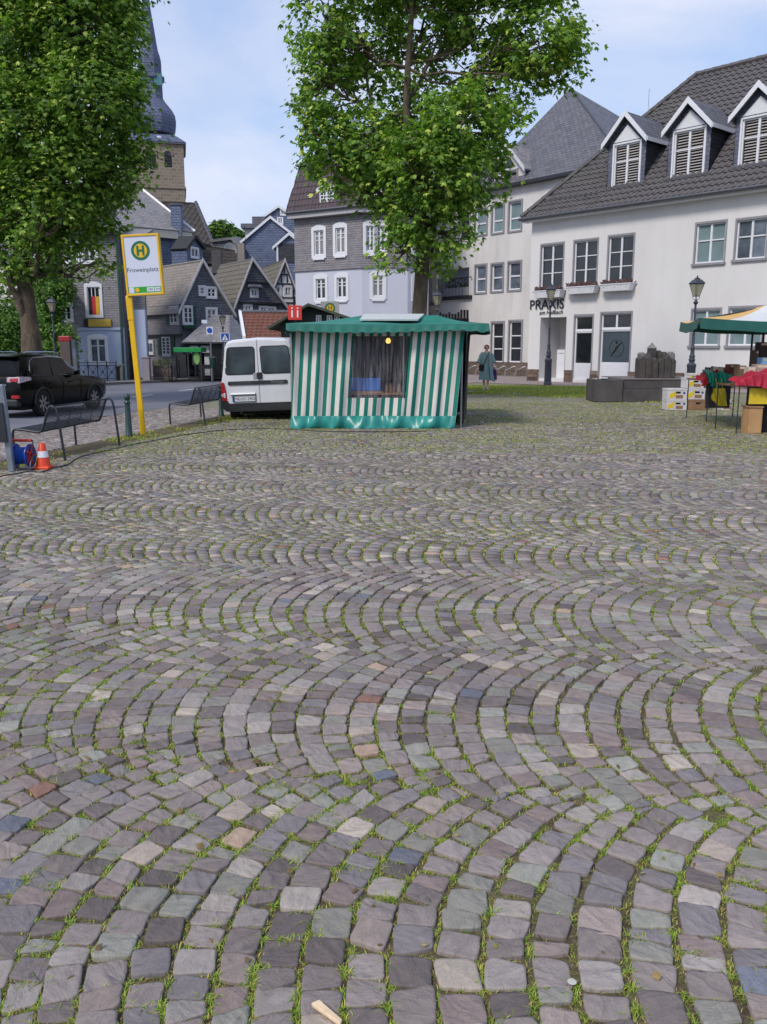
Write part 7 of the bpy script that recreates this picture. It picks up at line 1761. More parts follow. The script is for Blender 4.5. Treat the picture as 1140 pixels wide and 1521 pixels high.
z = banana_box(1024, 1050, 594, 609.5, by_, 0, 'plain brown cardboard box at the bottom of the right stack', True); z = banana_box(1021.6, 1047.6, 577.6, 594, by_ + .02, z, 'white banana box standing on the plain brown one', i=2)
z = banana_box(1018.5, 1045, 562, 577, by_ + .03, z, 'white and yellow box third from the ground in the tall stack', i=3); banana_box(1023, 1037.5, 555.5, 562, by_ + .08, z, 'small flat carton on top of the tall stack of boxes', i=4)
banana_box(1074, 1087, 594, 610, by_ - .1, 0, 'small white carton on the ground behind the yellow bag', i=5)

# ---------- book stall at the right edge
BS = 15.9
M_PARA = plain('umbrella_green', '1d5a50', .5, var=.2, scale=3); M_PARW = plain('umbrella_white', 'd5d5d2', .5, var=.06); M_PARY = plain('umbrella_yellow', 'd8ac62', .5, var=.08)
cn = thing('market_umbrella', 'square market umbrella, white and yellow top with dark green valance, over the book tables', 'umbrella', (8.4, 17.4, 0))
N_ = at(1040.5, 472, BS); Fl = at(1013, 477, 18.6); Fl.z = N_.z; Rt = Vector((N_.x + 3.1, BS + .35, N_.z - .02)); Br = Fl + (Rt - N_); ctr = (N_ + Br) / 2; ap = Vector((ctr.x, ctr.y, N_.z + .30))
def usheet(P0, P1, m, name, a=0.0, b=1.0): 
    f = lambda u, v: P0.lerp(P1, a + (b - a) * u).lerp(ap, v) + Vector((0, 0, -.05 * sin(pi * v) - .06 * sin(pi * (a + (b - a) * u)) * (1 - v)))
    return sheet_grid(16, 12, f, name, m, cn)
usheet(N_, Rt, M_PARY, 'canopy_stripe', 0, .17); 
usheet(Fl, N_, M_PARY, 'canopy_panel'); usheet(N_, Rt, M_PARW, 'canopy_panel', .17, 1); usheet(Rt, Br, M_PARW, 'canopy_panel'); usheet(Br, Fl, M_PARW, 'canopy_panel')
mb = MB()
def uval(P, Q, out):
    P, Q = Vector(P), Vector(Q)
    sheet_grid(40, 4, lambda u, v: P.lerp(Q, u) + Vector((0, 0, -.06 * sin(pi * u) - (.19 + .006 * sin(u * 19)) * v + .004)) + Vector(out) * (.02 + .02 * v), 'valance', M_PARA, cn)
uval(N_, Rt, (0, -1, 0)); uval(Fl, N_, (-1, 0, 0)); uval(Rt, Br, (1, 0, 0)); uval(Br, Fl, (0, 1, 0))
for P_ in (N_, Rt, Br, Fl): mb = MB(); mb.tube([ap + Vector((0, 0, -.04)), P_ + Vector((0, 0, -.03))], .014, 6); mb.build('rib', M_METALD, cn)
pb = at(1115.5, 534, 17.6); mb = MB(); mb.tube([(pb.x, 17.6, 0), (pb.x, 17.6, N_.z + .2)], .022, 8); mb.build('pole', M_METALD, cn)
mb = MB(); mb.tube([(ctr.x, ctr.y, 0), (ctr.x, ctr.y, ap.z)], .025, 8); mb.build('pole', M_METALD, cn)
# tables
TZ_ = .9
def table(name, label, x0, x1, y0, y1, z):
    tb = thing(name, label, 'table', ((x0 + x1) / 2, (y0 + y1) / 2, 0), 'book tables')
    mb = MB(); mb.box(x0, x1, y0, y1, z - .03, z); mb.build('table_top', plain('trestle_wood', '7d6148', .7), tb)
    for x, y in ((x0 + .04, y0 + .04), (x1 - .04, y0 + .04), (x0 + .04, y1 - .04), (x1 - .04, y1 - .04)): mb = MB(); mb.tube([(x, y, 0), (x, y, z - .03)], .011, 6); mb.build('leg', M_METALD, tb)
    return tb
t1x = at(1098, 568, BS).x; ta = table('book_table', 'trestle table with red cloth at the right edge of the square', t1x, t1x + 2.4, BS, BS + 1.1, TZ_)
t2x0, t2x1 = at(1050, 560, 18.4).x, at(1094, 560, 18.4).x; tb2 = table('book_table', 'farther book table hung with red and green cloths', t2x0, t2x1 + .5, 18.3, 19.6, TZ_)
def drape(name, label, P, m, hem, nf=9, seed=0, cat='cloth'):
    """cloth falling over the front edge: P = list of (x, z_top, z_bottom, y)"""
    n = len(P) - 1
    def f(u, v):
        k_ = min(int(u * n), n - 1); w = u * n - k_; a, b = P[k_], P[k_ + 1]; x = a[0] + (b[0] - a[0]) * w; zt = a[1] + (b[1] - a[1]) * w; zb_ = a[2] + (b[2] - a[2]) * w; y = a[3] + (b[3] - a[3]) * w
        top = max(0, 1 - v * 2.6); return (x + .02 * sin(v * 6 + u * 9 + seed), y + top * .35 - .03 * sin(u * nf * 6 + seed) * v - .05 * v, zt + .012 + top * .03 * (1 + sin(u * 23 + seed)) - (zt - zb_) * max(0, (v - .38) / .62))
    o = sheet_grid(60, 22, f, name, m, None); tag(o, label, cat); return o
xx = lambda u, y: at(u, 560, y).x; zz_ = lambda v, y: at(1080, v, y).z
drape('tablecloth', 'crimson cloth hanging over the front of the nearer book table', [(t1x - .08, TZ_ + .04, zz_(573, BS), BS - .02), (t1x + .3, TZ_ + .2, zz_(574, BS), BS - .02), (t1x + .7, TZ_ + .24, zz_(582, BS), BS - .02), (t1x + 2.4, TZ_ + .24, zz_(584, BS), BS - .02)], plain('crimson_cloth', 'a31734', .7, var=.2, scale=3), 0)
drape('tablecloth', 'teal green cloth draped on the farther book table above the yellow bag', [(xx(1051, 18.2), TZ_ + .14, zz_(566, 18.2), 18.25), (xx(1060, 18.2), TZ_ + .16, zz_(576, 18.2), 18.22), (xx(1068, 18.2), TZ_ + .13, zz_(577, 18.2), 18.25), (xx(1074, 18.2), TZ_ + .16, zz_(568, 18.2), 18.22), (xx(1089, 18.2), TZ_ + .10, zz_(571, 18.2), 18.25)], plain('teal_cloth', '129077', .6, var=.15, scale=3), 0, seed=2)
drape('tablecloth', 'bright red cloth hanging at the far left corner of the book tables', [(xx(1042, 18.3), TZ_ - .02, zz_(574, 18.3), 18.28), (xx(1048, 18.3), TZ_ + .08, zz_(574, 18.3), 18.28), (xx(1053, 18.3), TZ_ + .1, zz_(556, 18.3), 18.28), (xx(1066, 18.3), TZ_ + .14, zz_(548, 18.3), 18.3)], plain('red_cloth', 'b5222a', .7, var=.2, scale=3), 0, seed=4)
mb = MB(); mb.box(t2x0 + .06, t2x1 - .05, 18.5, 18.53, .3, TZ_ - .04); mb.build('side_cloth', plain('grey_cloth', '3e3b40', .85), tb2)
# yellow bag
bx0, bx1 = xx(1062, 18), xx(1081, 18)
def bagf(u, v):
    w = 1.0 - .3 * v; x = (bx0 + bx1) / 2 + (u - .5) * (bx1 - bx0) * 1.25 * w + .02 * (1 - v); z = zz_(603, 18) + (zz_(577, 18) - zz_(603, 18)) * v + max(0, .5 - u) * .3 * (1 - v); return (x, 18.02 - .02 * sin(pi * u) * sin(pi * v) + .012 * sin(u * 19 + v * 7), z)
bag = thing('yellow_bag', 'yellow plastic bag hanging from the farther book table', 'bag', (bx0, 18, .3)); sheet_grid(16, 12, bagf, 'bag_front', plain('bag_yellow', 'd9c21f', .4, var=.12, scale=6), bag)
sheet_grid(16, 12, lambda u, v: Vector(bagf(u, v)) + Vector((0, .06 + .04 * sin(pi * u), 0)), 'bag_back', plain('bag_yellow_back', 'c9b21c', .4), bag)
for s_ in (.25, .75): p = Vector(bagf(s_, 1)); mb = MB(); mb.tube([p, p + Vector((0, .03, .1)), p + Vector((0, .1, .2))], .008, 5); mb.build('handle', bag.children[0].data.materials[0], bag)
# yellow poster (its code is left out) on a black box, dark cloth under table
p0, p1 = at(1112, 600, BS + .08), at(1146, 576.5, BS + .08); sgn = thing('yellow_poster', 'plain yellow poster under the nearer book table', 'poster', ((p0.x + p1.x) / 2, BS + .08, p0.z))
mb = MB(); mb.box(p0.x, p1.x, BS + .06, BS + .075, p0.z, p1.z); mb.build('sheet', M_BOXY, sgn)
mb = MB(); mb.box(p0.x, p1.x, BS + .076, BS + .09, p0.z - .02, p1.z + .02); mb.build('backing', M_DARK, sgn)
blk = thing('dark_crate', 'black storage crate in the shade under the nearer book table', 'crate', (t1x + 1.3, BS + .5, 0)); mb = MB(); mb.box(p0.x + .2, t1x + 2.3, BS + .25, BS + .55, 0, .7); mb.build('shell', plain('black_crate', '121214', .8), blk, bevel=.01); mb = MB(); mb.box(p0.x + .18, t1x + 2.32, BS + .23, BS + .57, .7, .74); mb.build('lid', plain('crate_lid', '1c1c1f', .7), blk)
# wooden cabinet
c0, c1 = at(1109, 640, BS + .1), at(1128.6, 640, BS + .1); zc_ = at(1118, 605, BS + .1).z; wb = thing('wooden_box', 'light brown wooden box standing on end under the book table', 'box', ((c0.x + c1.x) / 2, BS + .2, 0))
M_PLY = plain('plywood', 'b78f62', .6, var=.12, scale=4); mb = MB(); mb.box(c0.x, c1.x, BS + .02, BS + .35, 0, zc_); mb.build('case', M_PLY, wb, bevel=.004); mb = MB(); mb.box(c0.x - .02, c1.x + .005, BS, BS + .36, zc_, zc_ + .025); mb.build('lid', plain('plywood_top', '9a7755', .6), wb); mb = MB(); mb.box(c0.x + .02, c1.x - .02, BS + .012, BS + .02, .02, zc_ - .03); mb.build('door', M_PLY, wb)
# books and cartons on the tables
BC = ['6b2f2a', '8a7d6c', '3c4a5e', 'a8a095', '4d3c30', '7a5c3c', '2f3b34', '9c4038', 'b7a98e', '35302e']
BM = [plain('book_%d' % i, c_, .6, var=.1) for i, c_ in enumerate(BC)]
M_PAGE = plain('pages', 'cbbfa6', .8)
def book(x, y, z, w, d, h, k_, ry, label):
    bk = thing('book', label, 'book', (x, y, z), 'books on the book tables')
    mb = MB(); cr, sr = cos(ry), sin(ry)
    def B(x0, x1, y0, y1, z0, z1):
        mb = MB(); mb.box(x0, x1, y0, y1, z0, z1); mb.v = [(x + a * cr - b * sr, y + a * sr + b * cr, z + c_) for a, b, c_ in mb.v]; return mb
    B(0, w, 0, d, .0, h).build('cover', BM[k_], bk); B(.006, w - .006, -.002, .001, .005, h - .005).build('pages', M_PAGE, bk)
n = 0
crt = []
cols_ = ['dark red', 'beige', 'blue-grey', 'pale grey', 'dark brown', 'tan', 'dark green', 'brick red', 'cream', 'black']
for (x0, x1, y, base, vt) in ((t1x + .25, t1x + .95, BS + .3, TZ_, 0), (t2x0 + .15, t2x1 + .3, 18.75, TZ_, 1)):
    # low cartons full of upright books
    x = x0; j = 0
    while x < x1 - .3:
        w = .36; c_ = thing('book_carton', 'x', 'carton', (x + w / 2, y + .15, base)); k_ = j
        c_['label'] = [['leftmost open carton of books, nearer table', 'second open carton of books, nearer table', 'third open carton of books, nearer table'], ['leftmost open carton of books, farther table', 'second open carton of books, farther table', 'right open carton of books, farther table']][vt][min(j, 2)]; c_['group'] = 'cartons of books'
        mb = MB()
        mb.box(x, x + w, y, y + .012, base + .04, base + .2); mb.build('front', M_CARD, c_); mb = MB(); mb.box(x, x + w, y + .3, y + .312, base + .04, base + .2); mb.build('back', M_CARD, c_)
        for xe in (x, x + w - .012): mb = MB(); mb.box(xe, xe + .012, y + .013, y + .299, base + .04, base + .2); mb.build('side', M_CARD, c_)
        mb = MB(); mb.box(x, x + w, y, y + .31, base + .03, base + .04); mb.build('bottom', M_CARD, c_)
        xb = x + .02; i = 0
        while xb < x + w - .04:
            tw_ = rnd.uniform(.02, .04); hh_ = rnd.uniform(.2, .28); k2_ = rnd.randrange(10)
            bk = thing('book', '%s book, %s from the left in the %s' % (cols_[k2_], 'first second third fourth fifth sixth seventh eighth ninth tenth eleventh twelfth thirteenth fourteenth fifteenth sixteenth seventeenth'.split()[i], c_['label'].replace('open ', '').replace(' of books', '')), 'book', (xb, y + .15, base + .04), 'books in the cartons')
            mb = MB(); mb.box(xb, xb + tw_ - .003, y + .04, y + .24, base + .045, base + hh_); mb.build('cover', BM[k2_], bk); mb = MB(); mb.box(xb + .004, xb + tw_ - .007, y + .037, y + .04, base + .05, base + hh_ - .005); mb.build('pages', M_PAGE, bk); xb += tw_; i += 1
        x += w + .05; j += 1
# big dark boxes at the back right, pale blue book, cream books
p = at(1134, 520, BS + .9)
for i, (ua, ub_, va, vb, yy, cc_, lb) in enumerate(((1128, 1150, 508, 540, BS + .95, '3a2a26', 'tall dark brown folder box at the back of the nearer table'), (1122, 1129, 520, 536, BS + .9, '55473f', 'narrow dark folder box left of the tall brown one'), (1133, 1150, 531, 541, BS + .45, '7fb0d8', 'pale blue book standing on the nearer table'), (1112, 1124, 545, 555, BS + .25, 'bdb2a8', 'cream carton at the front of the nearer table'), (1124, 1146, 541, 552, BS + .3, 'a58f86', 'pinkish grey carton below the pale blue book'), (1098, 1110, 543, 556, BS + .45, '6e5644', 'brown open carton at the near left corner of the table'), (1084, 1100, 541, 551, 18.6, '7c3b35', 'dark red box on the right of the farther table'), (1066, 1076, 545, 553, 18.4, 'c3b49e', 'cream box among the books on the farther table'))):
    a, b = at(ua, vb, yy), at(ub_, va, yy); z0 = max(TZ_, a.z) if i not in (2,) else a.z
    bxx = thing('book_box', lb, 'box', ((a.x + b.x) / 2, yy, z0), 'boxes on the book tables'); mb = MB(); mb.box(a.x, b.x, yy, yy + .25, TZ_ + .04 if i != 2 else a.z, max(b.z, TZ_ + .1)); mb.build('carton', plain('bookbox_%d' % i, cc_, .7, var=.2, scale=12), bxx, bevel=.006); mb = MB(); mb.box(a.x + .02, b.x - .02, yy - .004, yy, max(b.z, TZ_ + .1) - .06, max(b.z, TZ_ + .1) - .02); mb.build('label_strip', M_PAGE, bxx)

# ---------- street lamps
M_LGL = NT('lamp_glass'); M_LGL.col(C('a39f86')); M_LGL.rough(.15); M_LGL.spec(.7)
tr = M_LGL.node('ShaderNodeBsdfTransparent'); tr.inputs[0].default_value = (.9, .88, .8, 1); ms = M_LGL.node('ShaderNodeMixShader'); ms.inputs[0].default_value = .55
M_LGL.link(tr.outputs[0], ms.inputs[1]); M_LGL.link(M_LGL.b.outputs[0], ms.inputs[2]); M_LGL.link(ms.outputs[0], M_LGL.o.inputs[0]); M_LGL = M_LGL.m
M_POST = plain('lamp_post_paint', '3c3f4c', .4, var=.15); M_POSTG = plain('lamp_post_green', '1e3330', .4, var=.15)
def make_lamp(m, H=4.15):
    root = thing('street_lamp', 'x', 'street lamp', (0, 0, 0), 'old-style street lamps')
    mb = MB(); mb.lathe([(.17, 0), (.17, .1), (.15, .12), (.14, .95), (.155, .98), (.155, 1.06), (.12, 1.1), (.085, 1.14), (.1, 1.2), (.115, 1.24), (.085, 1.28), (.1, 1.36), (.07, 1.42), (.062, 1.62), (.075, 1.66), (.052, 1.72), (.045, 2.3), (.055, 2.34), (.04, 2.4), (.036, H - .98), (.06, H - .95), (.085, H - .9), (.05, H - .86), (.035, H - .8)], 14); mb.build('post', m, root, smooth=True)
    for k_ in range(4):
        a = pi / 4 + k_ * pi / 2; mb = MB(); mb.tube([(.03 * cos(a), .03 * sin(a), H - .84), (.1 * cos(a), .1 * sin(a), H - .76), (.115 * cos(a), .115 * sin(a), H - .68)], .009, 5); mb.build('bracket', m, root)
        mb = MB(); mb.tube([(.105 * cos(a), .105 * sin(a), H - .68), (.235 * cos(a), .235 * sin(a), H - .26)], .011, 5); mb.build('lantern_bar', m, root)
        b = a + pi / 2; mb = MB(); mb.poly([(.103 * cos(a), .103 * sin(a), H - .68), (.103 * cos(b), .103 * sin(b), H - .68), (.23 * cos(b), .23 * sin(b), H - .265), (.23 * cos(a), .23 * sin(a), H - .265)]); mb.build('pane', M_LGL, root)
    mb = MB(); mb.lathe([(.11, H - .7), (.11, H - .675)], 4); mb.build('lantern_floor', m, root)
    mb = MB(); mb.lathe([(.0, H - .62), (.03, H - .6), (.035, H - .45), (0, H - .4)], 8); mb.build('bulb', M_FRAME, root, smooth=True)
    mb = MB(); mb.lathe([(.24, H - .27), (.27, H - .25), (.27, H - .235), (.15, H - .12), (.09, H - .1), (.09, H - .07), (.05, H - .05), (.02, H - .03), (.035, H - .015), (.02, H + .0), (0, H + .05)], 4); mb.build('lantern_roof', m, root)
    return root
L0 = make_lamp(M_POST); lamps = [((815, 36.3), 0, 'grey lamp post in front of the PRAXIS lettering'), ((1028, 29.5), 0, 'grey lamp post behind the banana boxes by the fountain'), ((541, 49.5), 0, 'lamp whose lantern shows above the left part of the striped canopy'), ((649, 40.5), 0, 'larger of the two lanterns beside the tree trunk'), ((640.5, 50), 0, 'smaller of the two lanterns beside the tree trunk'), ((83, 41.2), PZ, 'dark lamp post at the far pavement beside the big left tree'), ((333, 47.5), PZ, 'lamp behind the blue crossing sign')]
for i, ((u, D_), z, lb) in enumerate(lamps):
    o = L0 if i == 0 else copy_tree(L0)
    o['label'] = lb; p = at(u, 540, D_); o.location = (p.x, D_, z); o.rotation_euler = (0, 0, .3 * i)
    if i == 6: o.scale = (1, 1, .86)
    if i == 5: o.scale = (1, 1, .98)
    if i == 1: o.scale = (1, 1, .94)

# ---------- signs, shelter, fences on the far pavement
M_BLUESIGN = plain('sign_blue', '1c49a0', .35)
p = at(334.5, 540, 45.5); cs = thing('crossing_sign', 'square blue pedestrian crossing sign left above the white van', 'road sign', (p.x, 45.5, PZ))
a, b = at(328, 507, 45.5), at(341, 494, 45.5)
mb = MB(); mb.tube([(p.x, 45.54, PZ), (p.x, 45.54, b.z + .05)], .03, 6); mb.build('pole', M_ZN, cs)
mb = MB(); mb.box(a.x, b.x, 45.48, 45.5, a.z, b.z); mb.build('panel', M_FRAME, cs); mb = MB(); mb.box(a.x + .03, b.x - .03, 45.474, 45.48, a.z + .03, b.z - .03); mb.build('blue_field', M_BLUESIGN, cs)
xc = (a.x + b.x) / 2; mb = MB(); mb.add([(a.x + .08, 45.47, a.z + .07), (b.x - .08, 45.47, a.z + .07), (xc, 45.47, b.z - .08)], [(0, 1, 2)]); mb.build('white_triangle', M_FRAME, cs)
mb = MB(); mb.tube([(xc - .05, 45.465, a.z + .08), (xc, 45.465, a.z + .18), (xc + .05, 45.465, a.z + .08)], .012, 4); mb.tube([(xc, 45.465, a.z + .17), (xc, 45.465, a.z + .27)], .018, 4); mb.build('walking_figure', M_INK, cs)
p = at(314, 540, 46.2); bs = thing('street_sign', 'white sign with blue disc above a low street name board', 'road sign', (p.x, 46.2, PZ))
a, b = at(307, 496.5, 46.2), at(316.5, 485, 46.2)
mb = MB(); mb.tube([(p.x, 46.25, PZ), (p.x, 46.25, b.z)], .035, 6); mb.build('pole', M_ZN, bs); mb = MB(); mb.box(a.x, b.x, 46.17, 46.2, a.z, b.z); mb.build('panel', M_SGW, bs)
mb = MB(); mb.lathe([(0, 0), (.14, 0), (.14, .01), (0, .01)], 16, ((a.x + b.x) / 2, 46.17, (a.z + b.z) / 2), (Vector((1, 0, 0)), Vector((0, 0, 1)), Vector((0, -1, 0)))); mb.build('blue_disc', M_BLUESIGN, bs)
a, b = at(292, 507, 46.2), at(315, 500, 46.2); mb = MB(); mb.box(a.x, b.x, 46.15, 46.2, a.z, b.z); mb.build('name_board', M_GREYTRIM, bs)
a, b = at(300, 480, 46.2), at(308, 475, 46.2); mb = MB(); mb.box(a.x, b.x, 46.15, 46.2, a.z, b.z); mb.build('upper_plate', M_SGW, bs)
# shelter
a, b = at(261, 560, 47), at(300, 516, 47); sh = thing('bus_shelter', 'dark bus shelter with bright green roof edge on the far pavement', 'bus shelter', ((a.x + b.x) / 2, 47, PZ))
M_GRN = plain('shelter_green', '1d8a45', .4, var=.15); M_SHG = glass('shelter_glass', '24282b', .08, .4)
mb = MB(); mb.box(a.x, b.x, 46.8, 48.2, at(280, 523, 47).z, b.z); mb.build('roof', M_GRN, sh, bevel=.02)
mb = MB(); mb.box(a.x + .1, b.x - .1, 48.0, 48.04, PZ + .15, at(280, 524, 47).z); mb.build('back_pane', M_SHG, sh)
for x in (a.x + .05, (a.x + b.x) / 2, b.x - .05): mb = MB(); mb.box(x - .04, x + .04, 46.85, 46.93, PZ, at(280, 523, 47).z); mb.build('post', M_METALD, sh)
q0, q1_ = at(287, 542, 46.9), at(297, 522, 46.9); mb = MB(); mb.box(q0.x - .05, q1_.x + .05, 46.95, 47.0, q0.z, q1_.z); pf = mb.build('poster_frame', M_METALD, sh); mb = MB(); mb.lathe([(0, 0), (.3, 0), (.3, .01), (0, .01)], 16, ((q0.x + q1_.x) / 2, 46.95, (q0.z + q1_.z) / 2), (Vector((.55, 0, 0)), Vector((0, 0, 1.1)), Vector((0, -1, 0)))); mb.build('poster', plain('poster_green', '78a85a', .5, var=.4, scale=4), pf)
mb = MB(); mb.box(a.x + .3, b.x - .4, 47.5, 47.85, .25, .3); mb.build('seat', M_METALD, sh)
q0, q1_ = at(262, 558, 46.8), at(275, 526, 46.8); mb = MB(); mb.box(q0.x, q1_.x, 46.97, 47.02, PZ + .1, q1_.z); mb.build('side_pane', M_SHG, sh)
# litter bin on post
p = at(317, 553, 45.8); lb = thing('litter_bin', 'dark green litter bin on a post in front of the half-timbered inn', 'litter bin', (p.x, 45.8, PZ)); z0 = at(317, 546, 45.8).z; z1 = at(317, 532, 45.8).z
mb = MB(); mb.lathe([(.15, z0 - .0), (.17, z0 + .05), (.19, z1 - .05), (.2, z1)], 12, (p.x, 45.8, 0)); mb.build('bin', M_BOL, lb, smooth=True); mb = MB(); mb.lathe([(.21, z1), (.2, z1 + .04), (.1, z1 + .09), (0, z1 + .1)], 12, (p.x, 45.8, 0)); mb.build('lid', M_BOL, lb, smooth=True); mb = MB(); mb.tube([(p.x, 45.8, PZ), (p.x, 45.8, z0)], .03, 6); mb.build('post', M_METALD, lb)
def xfence(name, label, u0, D0, u1, D1, n, h=.95):
    P0, P1 = at(u0, 550, D0), at(u1, 550, D1); P0.z = P1.z = PZ; fr = thing(name, label, 'railing', P0); d = (P1 - P0) / n; up_ = Vector((0, 0, 1))
    for i in range(n + 1): q = P0 + d * i; mb = MB(); mb.tube([q, q + up_ * (h + .08)], .028, 6); mb.build('post', M_METALD, fr); 
    for hz in (.12, h - .15, h): mb = MB(); mb.tube([P0 + up_ * hz, P1 + up_ * hz], .018, 5); mb.build('rail', M_METALD, fr)
    for i in range(n):
        a = P0 + d * i; mb = MB(); mb.tube([a + up_ * .12, a + d + up_ * (h - .15)], .013, 4); mb.build('diagonal', M_METALD, fr); mb = MB(); mb.tube([a + up_ * (h - .15), a + d + up_ * .12], .013, 4); mb.build('diagonal', M_METALD, fr)
        c = a + d * .5 + up_ * (.12 + (h - .27) / 2); mb = MB(); mb.lathe([(0, -.06), (.07, 0), (0, .06)], 8, c); mb.build('rosette', M_METALD, fr)
xfence('iron_railing', 'dark iron railing with crossed bars before the pale blue shop front', 117, 45.6, 173, 46, 4)
xfence('iron_railing', 'dark iron railing with crossed bars left of the bus shelter', 228, 46.6, 262, 46.6, 3)
# stone trough planter and electrical cabinets
p = at(242, 550, 47.2); pt_ = thing('planter_trough', 'long planter with low green shrubs behind the railing near the shelter', 'planter', (p.x, 47.2, PZ)); a, b = at(229, 545, 47.2), at(254, 537, 47.2)
mb = MB(); mb.box(a.x, b.x, 47.1, 47.5, PZ, a.z + .1); mb.build('trough', M_STONE, pt_); mb = MB()
for _ in range(500): q = Vector((rnd.uniform(a.x, b.x), rnd.uniform(47.0, 47.6), a.z + rnd.uniform(.0, .38))); w = Vector((rnd.uniform(-1, 1), rnd.uniform(-1, 1), rnd.uniform(-1, 1))) * .07; h = Vector((rnd.uniform(-1, 1), rnd.uniform(-1, 1), rnd.uniform(0, 1))) * .08; mb.add([q, q + w, q + h], [(0, 1, 2)])
tag(mb.build('shrubs', plain('shrub_olive', '5f6a30', .7, var=.4, scale=8), pt_), kind='stuff')
for (u0, u1, v0, cc_, lb) in ((212, 221, 530, '8a838c', 'grey utility cabinet at the foot of the pale blue pillar'), (178, 184, 541, '8d8f84', 'stone gate pillar right of the iron railing'), (172.5, 178, 544, '1c1c1f', 'black wheelie bin at the end of the iron railing')):
    a, b = at(u0, 560, 46.4), at(u1, v0, 46.4); cbx = thing({'8': 'utility_cabinet', '1': 'wheelie_bin'}[cc_[0]] if lb[0] != 's' else 'gate_pillar', lb, 'cabinet' if lb[0] == 'g' else ('pillar' if lb[0] == 's' else 'bin'), ((a.x + b.x) / 2, 46.4, PZ))
    mb = MB(); mb.box(a.x, b.x, 46.4, 46.75, PZ, b.z - .06); mb.build('body', plain('cab_' + cc_, cc_, .7, var=.15), cbx, bevel=.01); mb = MB(); mb.box(a.x - .03, b.x + .03, 46.37, 46.78, b.z - .06, b.z); mb.build('lid', plain('cabl_' + cc_, cc_, .6), cbx, bevel=.01)
# red-topped info pillar
a, b = at(95.5, 556, 41.3), at(103, 499, 41.3); ip = thing('info_pillar', 'tall grey information pillar with red top beside the dark lamp post', 'pillar', ((a.x + b.x) / 2, 41.3, PZ))
mb = MB(); mb.box(a.x - .1, b.x + .02, 41.2, 41.5, PZ, b.z - .25); mb.build('panel', plain('pillar_brown', '5a504c', .5), ip, bevel=.01); mb = MB(); mb.box(a.x - .12, b.x + .05, 41.18, 41.52, b.z - .25, b.z); mb.build('red_top', plain('pillar_red', 'a02830', .4), ip, bevel=.03)
mb = MB(); mb.box(b.x + .1, at(113, 520, 41.3).x, 41.25, 41.4, PZ + .2, b.z - .15); mb.build('glass_panel', M_GLASS_SKY, ip)
# red info sign and second stop sign behind the stall
a, b = at(428.5, 475, 26.2), at(448.5, 453.5, 26.2); rs = thing('info_sign', 'red square sign with two white letters i above the stall canopy', 'sign', ((a.x + b.x) / 2, 26.2, 0))
mb = MB(); mb.box(a.x, b.x, 26.15, 26.22, a.z, b.z); mb.build('panel', plain('sign_red', 'c8352c', .4, var=.05), rs, bevel=.005); mb = MB(); mb.tube([((a.x + b.x) / 2, 26.25, 0), ((a.x + b.x) / 2, 26.25, a.z + .1)], .03, 6); mb.build('pole', M_METALD, rs)
text(rs, 'i', ((a.x * .70 + b.x * .30), 26.145, (a.z + b.z) / 2), (1, 0, 0), (0, 0, 1), .46, M_FRAME, ext=.003); text(rs, 'i', ((a.x * .3 + b.x * .7), 26.145, (a.z + b.z) / 2), (1, 0, 0), (0, 0, 1), .46, M_FRAME, ext=.003)
p = at(490.5, 458, 34); hs_ = thing('bus_stop_sign', 'distant bus stop sign with green ring and letter H behind the green hut', 'bus stop sign', (p.x, 34, 0)); a, b = at(477, 475, 34), at(504, 447.5, 34)
mb = MB(); mb.box(a.x, b.x, 33.97, 34.03, a.z - .2, b.z); pn = mb.build('panel', plain('stop_pale', 'a9a9a8', .5), hs_); mb = MB(); mb.tube([(a.x + .05, 34.05, 0), (a.x + .05, 34.05, a.z)], .04, 6); mb.build('pole', M_YEL, hs_)
axs2 = (Vector((1, 0, 0)), Vector((0, 0, 1)), Vector((0, -1, 0))); zc2 = at(490, 457.5, 34).z
mb = MB(); mb.lathe([(.14, 0), (.195, 0), (.195, .01), (.14, .01), (.14, 0)], 24, (p.x, 33.97, zc2), axs2); mb.build('ring', M_SGG, pn); mb = MB(); mb.lathe([(0, 0), (.14, 0), (.14, .005), (0, .005)], 24, (p.x, 33.97, zc2), axs2); mb.build('disc', M_YEL, pn)
text(pn, 'H', (p.x, 33.96, zc2), (1, 0, 0), (0, 0, 1), .24, M_SGG, ext=.002)
# dark slatted kiosk right of the stall
KD_ = 29.0; ks = thing('slatted_kiosk', 'dark wooden kiosk of upright slats behind the right end of the stall', 'kiosk', (at(670, 540, KD_).x, KD_, 0))
z0 = at(670, 468, KD_).z; xa, xb = at(652, 540, KD_).x, at(696, 540, KD_).x; mb = MB(); mb.box(xa, xb, KD_ + .08, KD_ + 2, 0, z0 - .1); mb.build('core', M_DARK, ks)
x = xa; i = 0
while x < xb - .05:
    u = CX + x / (KD_ * 1.0) * F; top = at(670, (466 if i % 3 else 463.5) if i < 7 else (460 if i < 11 else 468), KD_).z
    mb = MB(); mb.box(x, x + .075, KD_ + .02 * (i % 2), KD_ + .05 + .02 * (i % 2), .05, top); mb.build('slat', plain('kiosk_slat_%d' % (i % 3), ['2c2829', '3a3133', '232023'][i % 3], .7), ks) if i > 2 else mb.build('slat', plain('kiosk_slat_x%d' % i, '2c2829', .7), ks); x += .1; i += 1

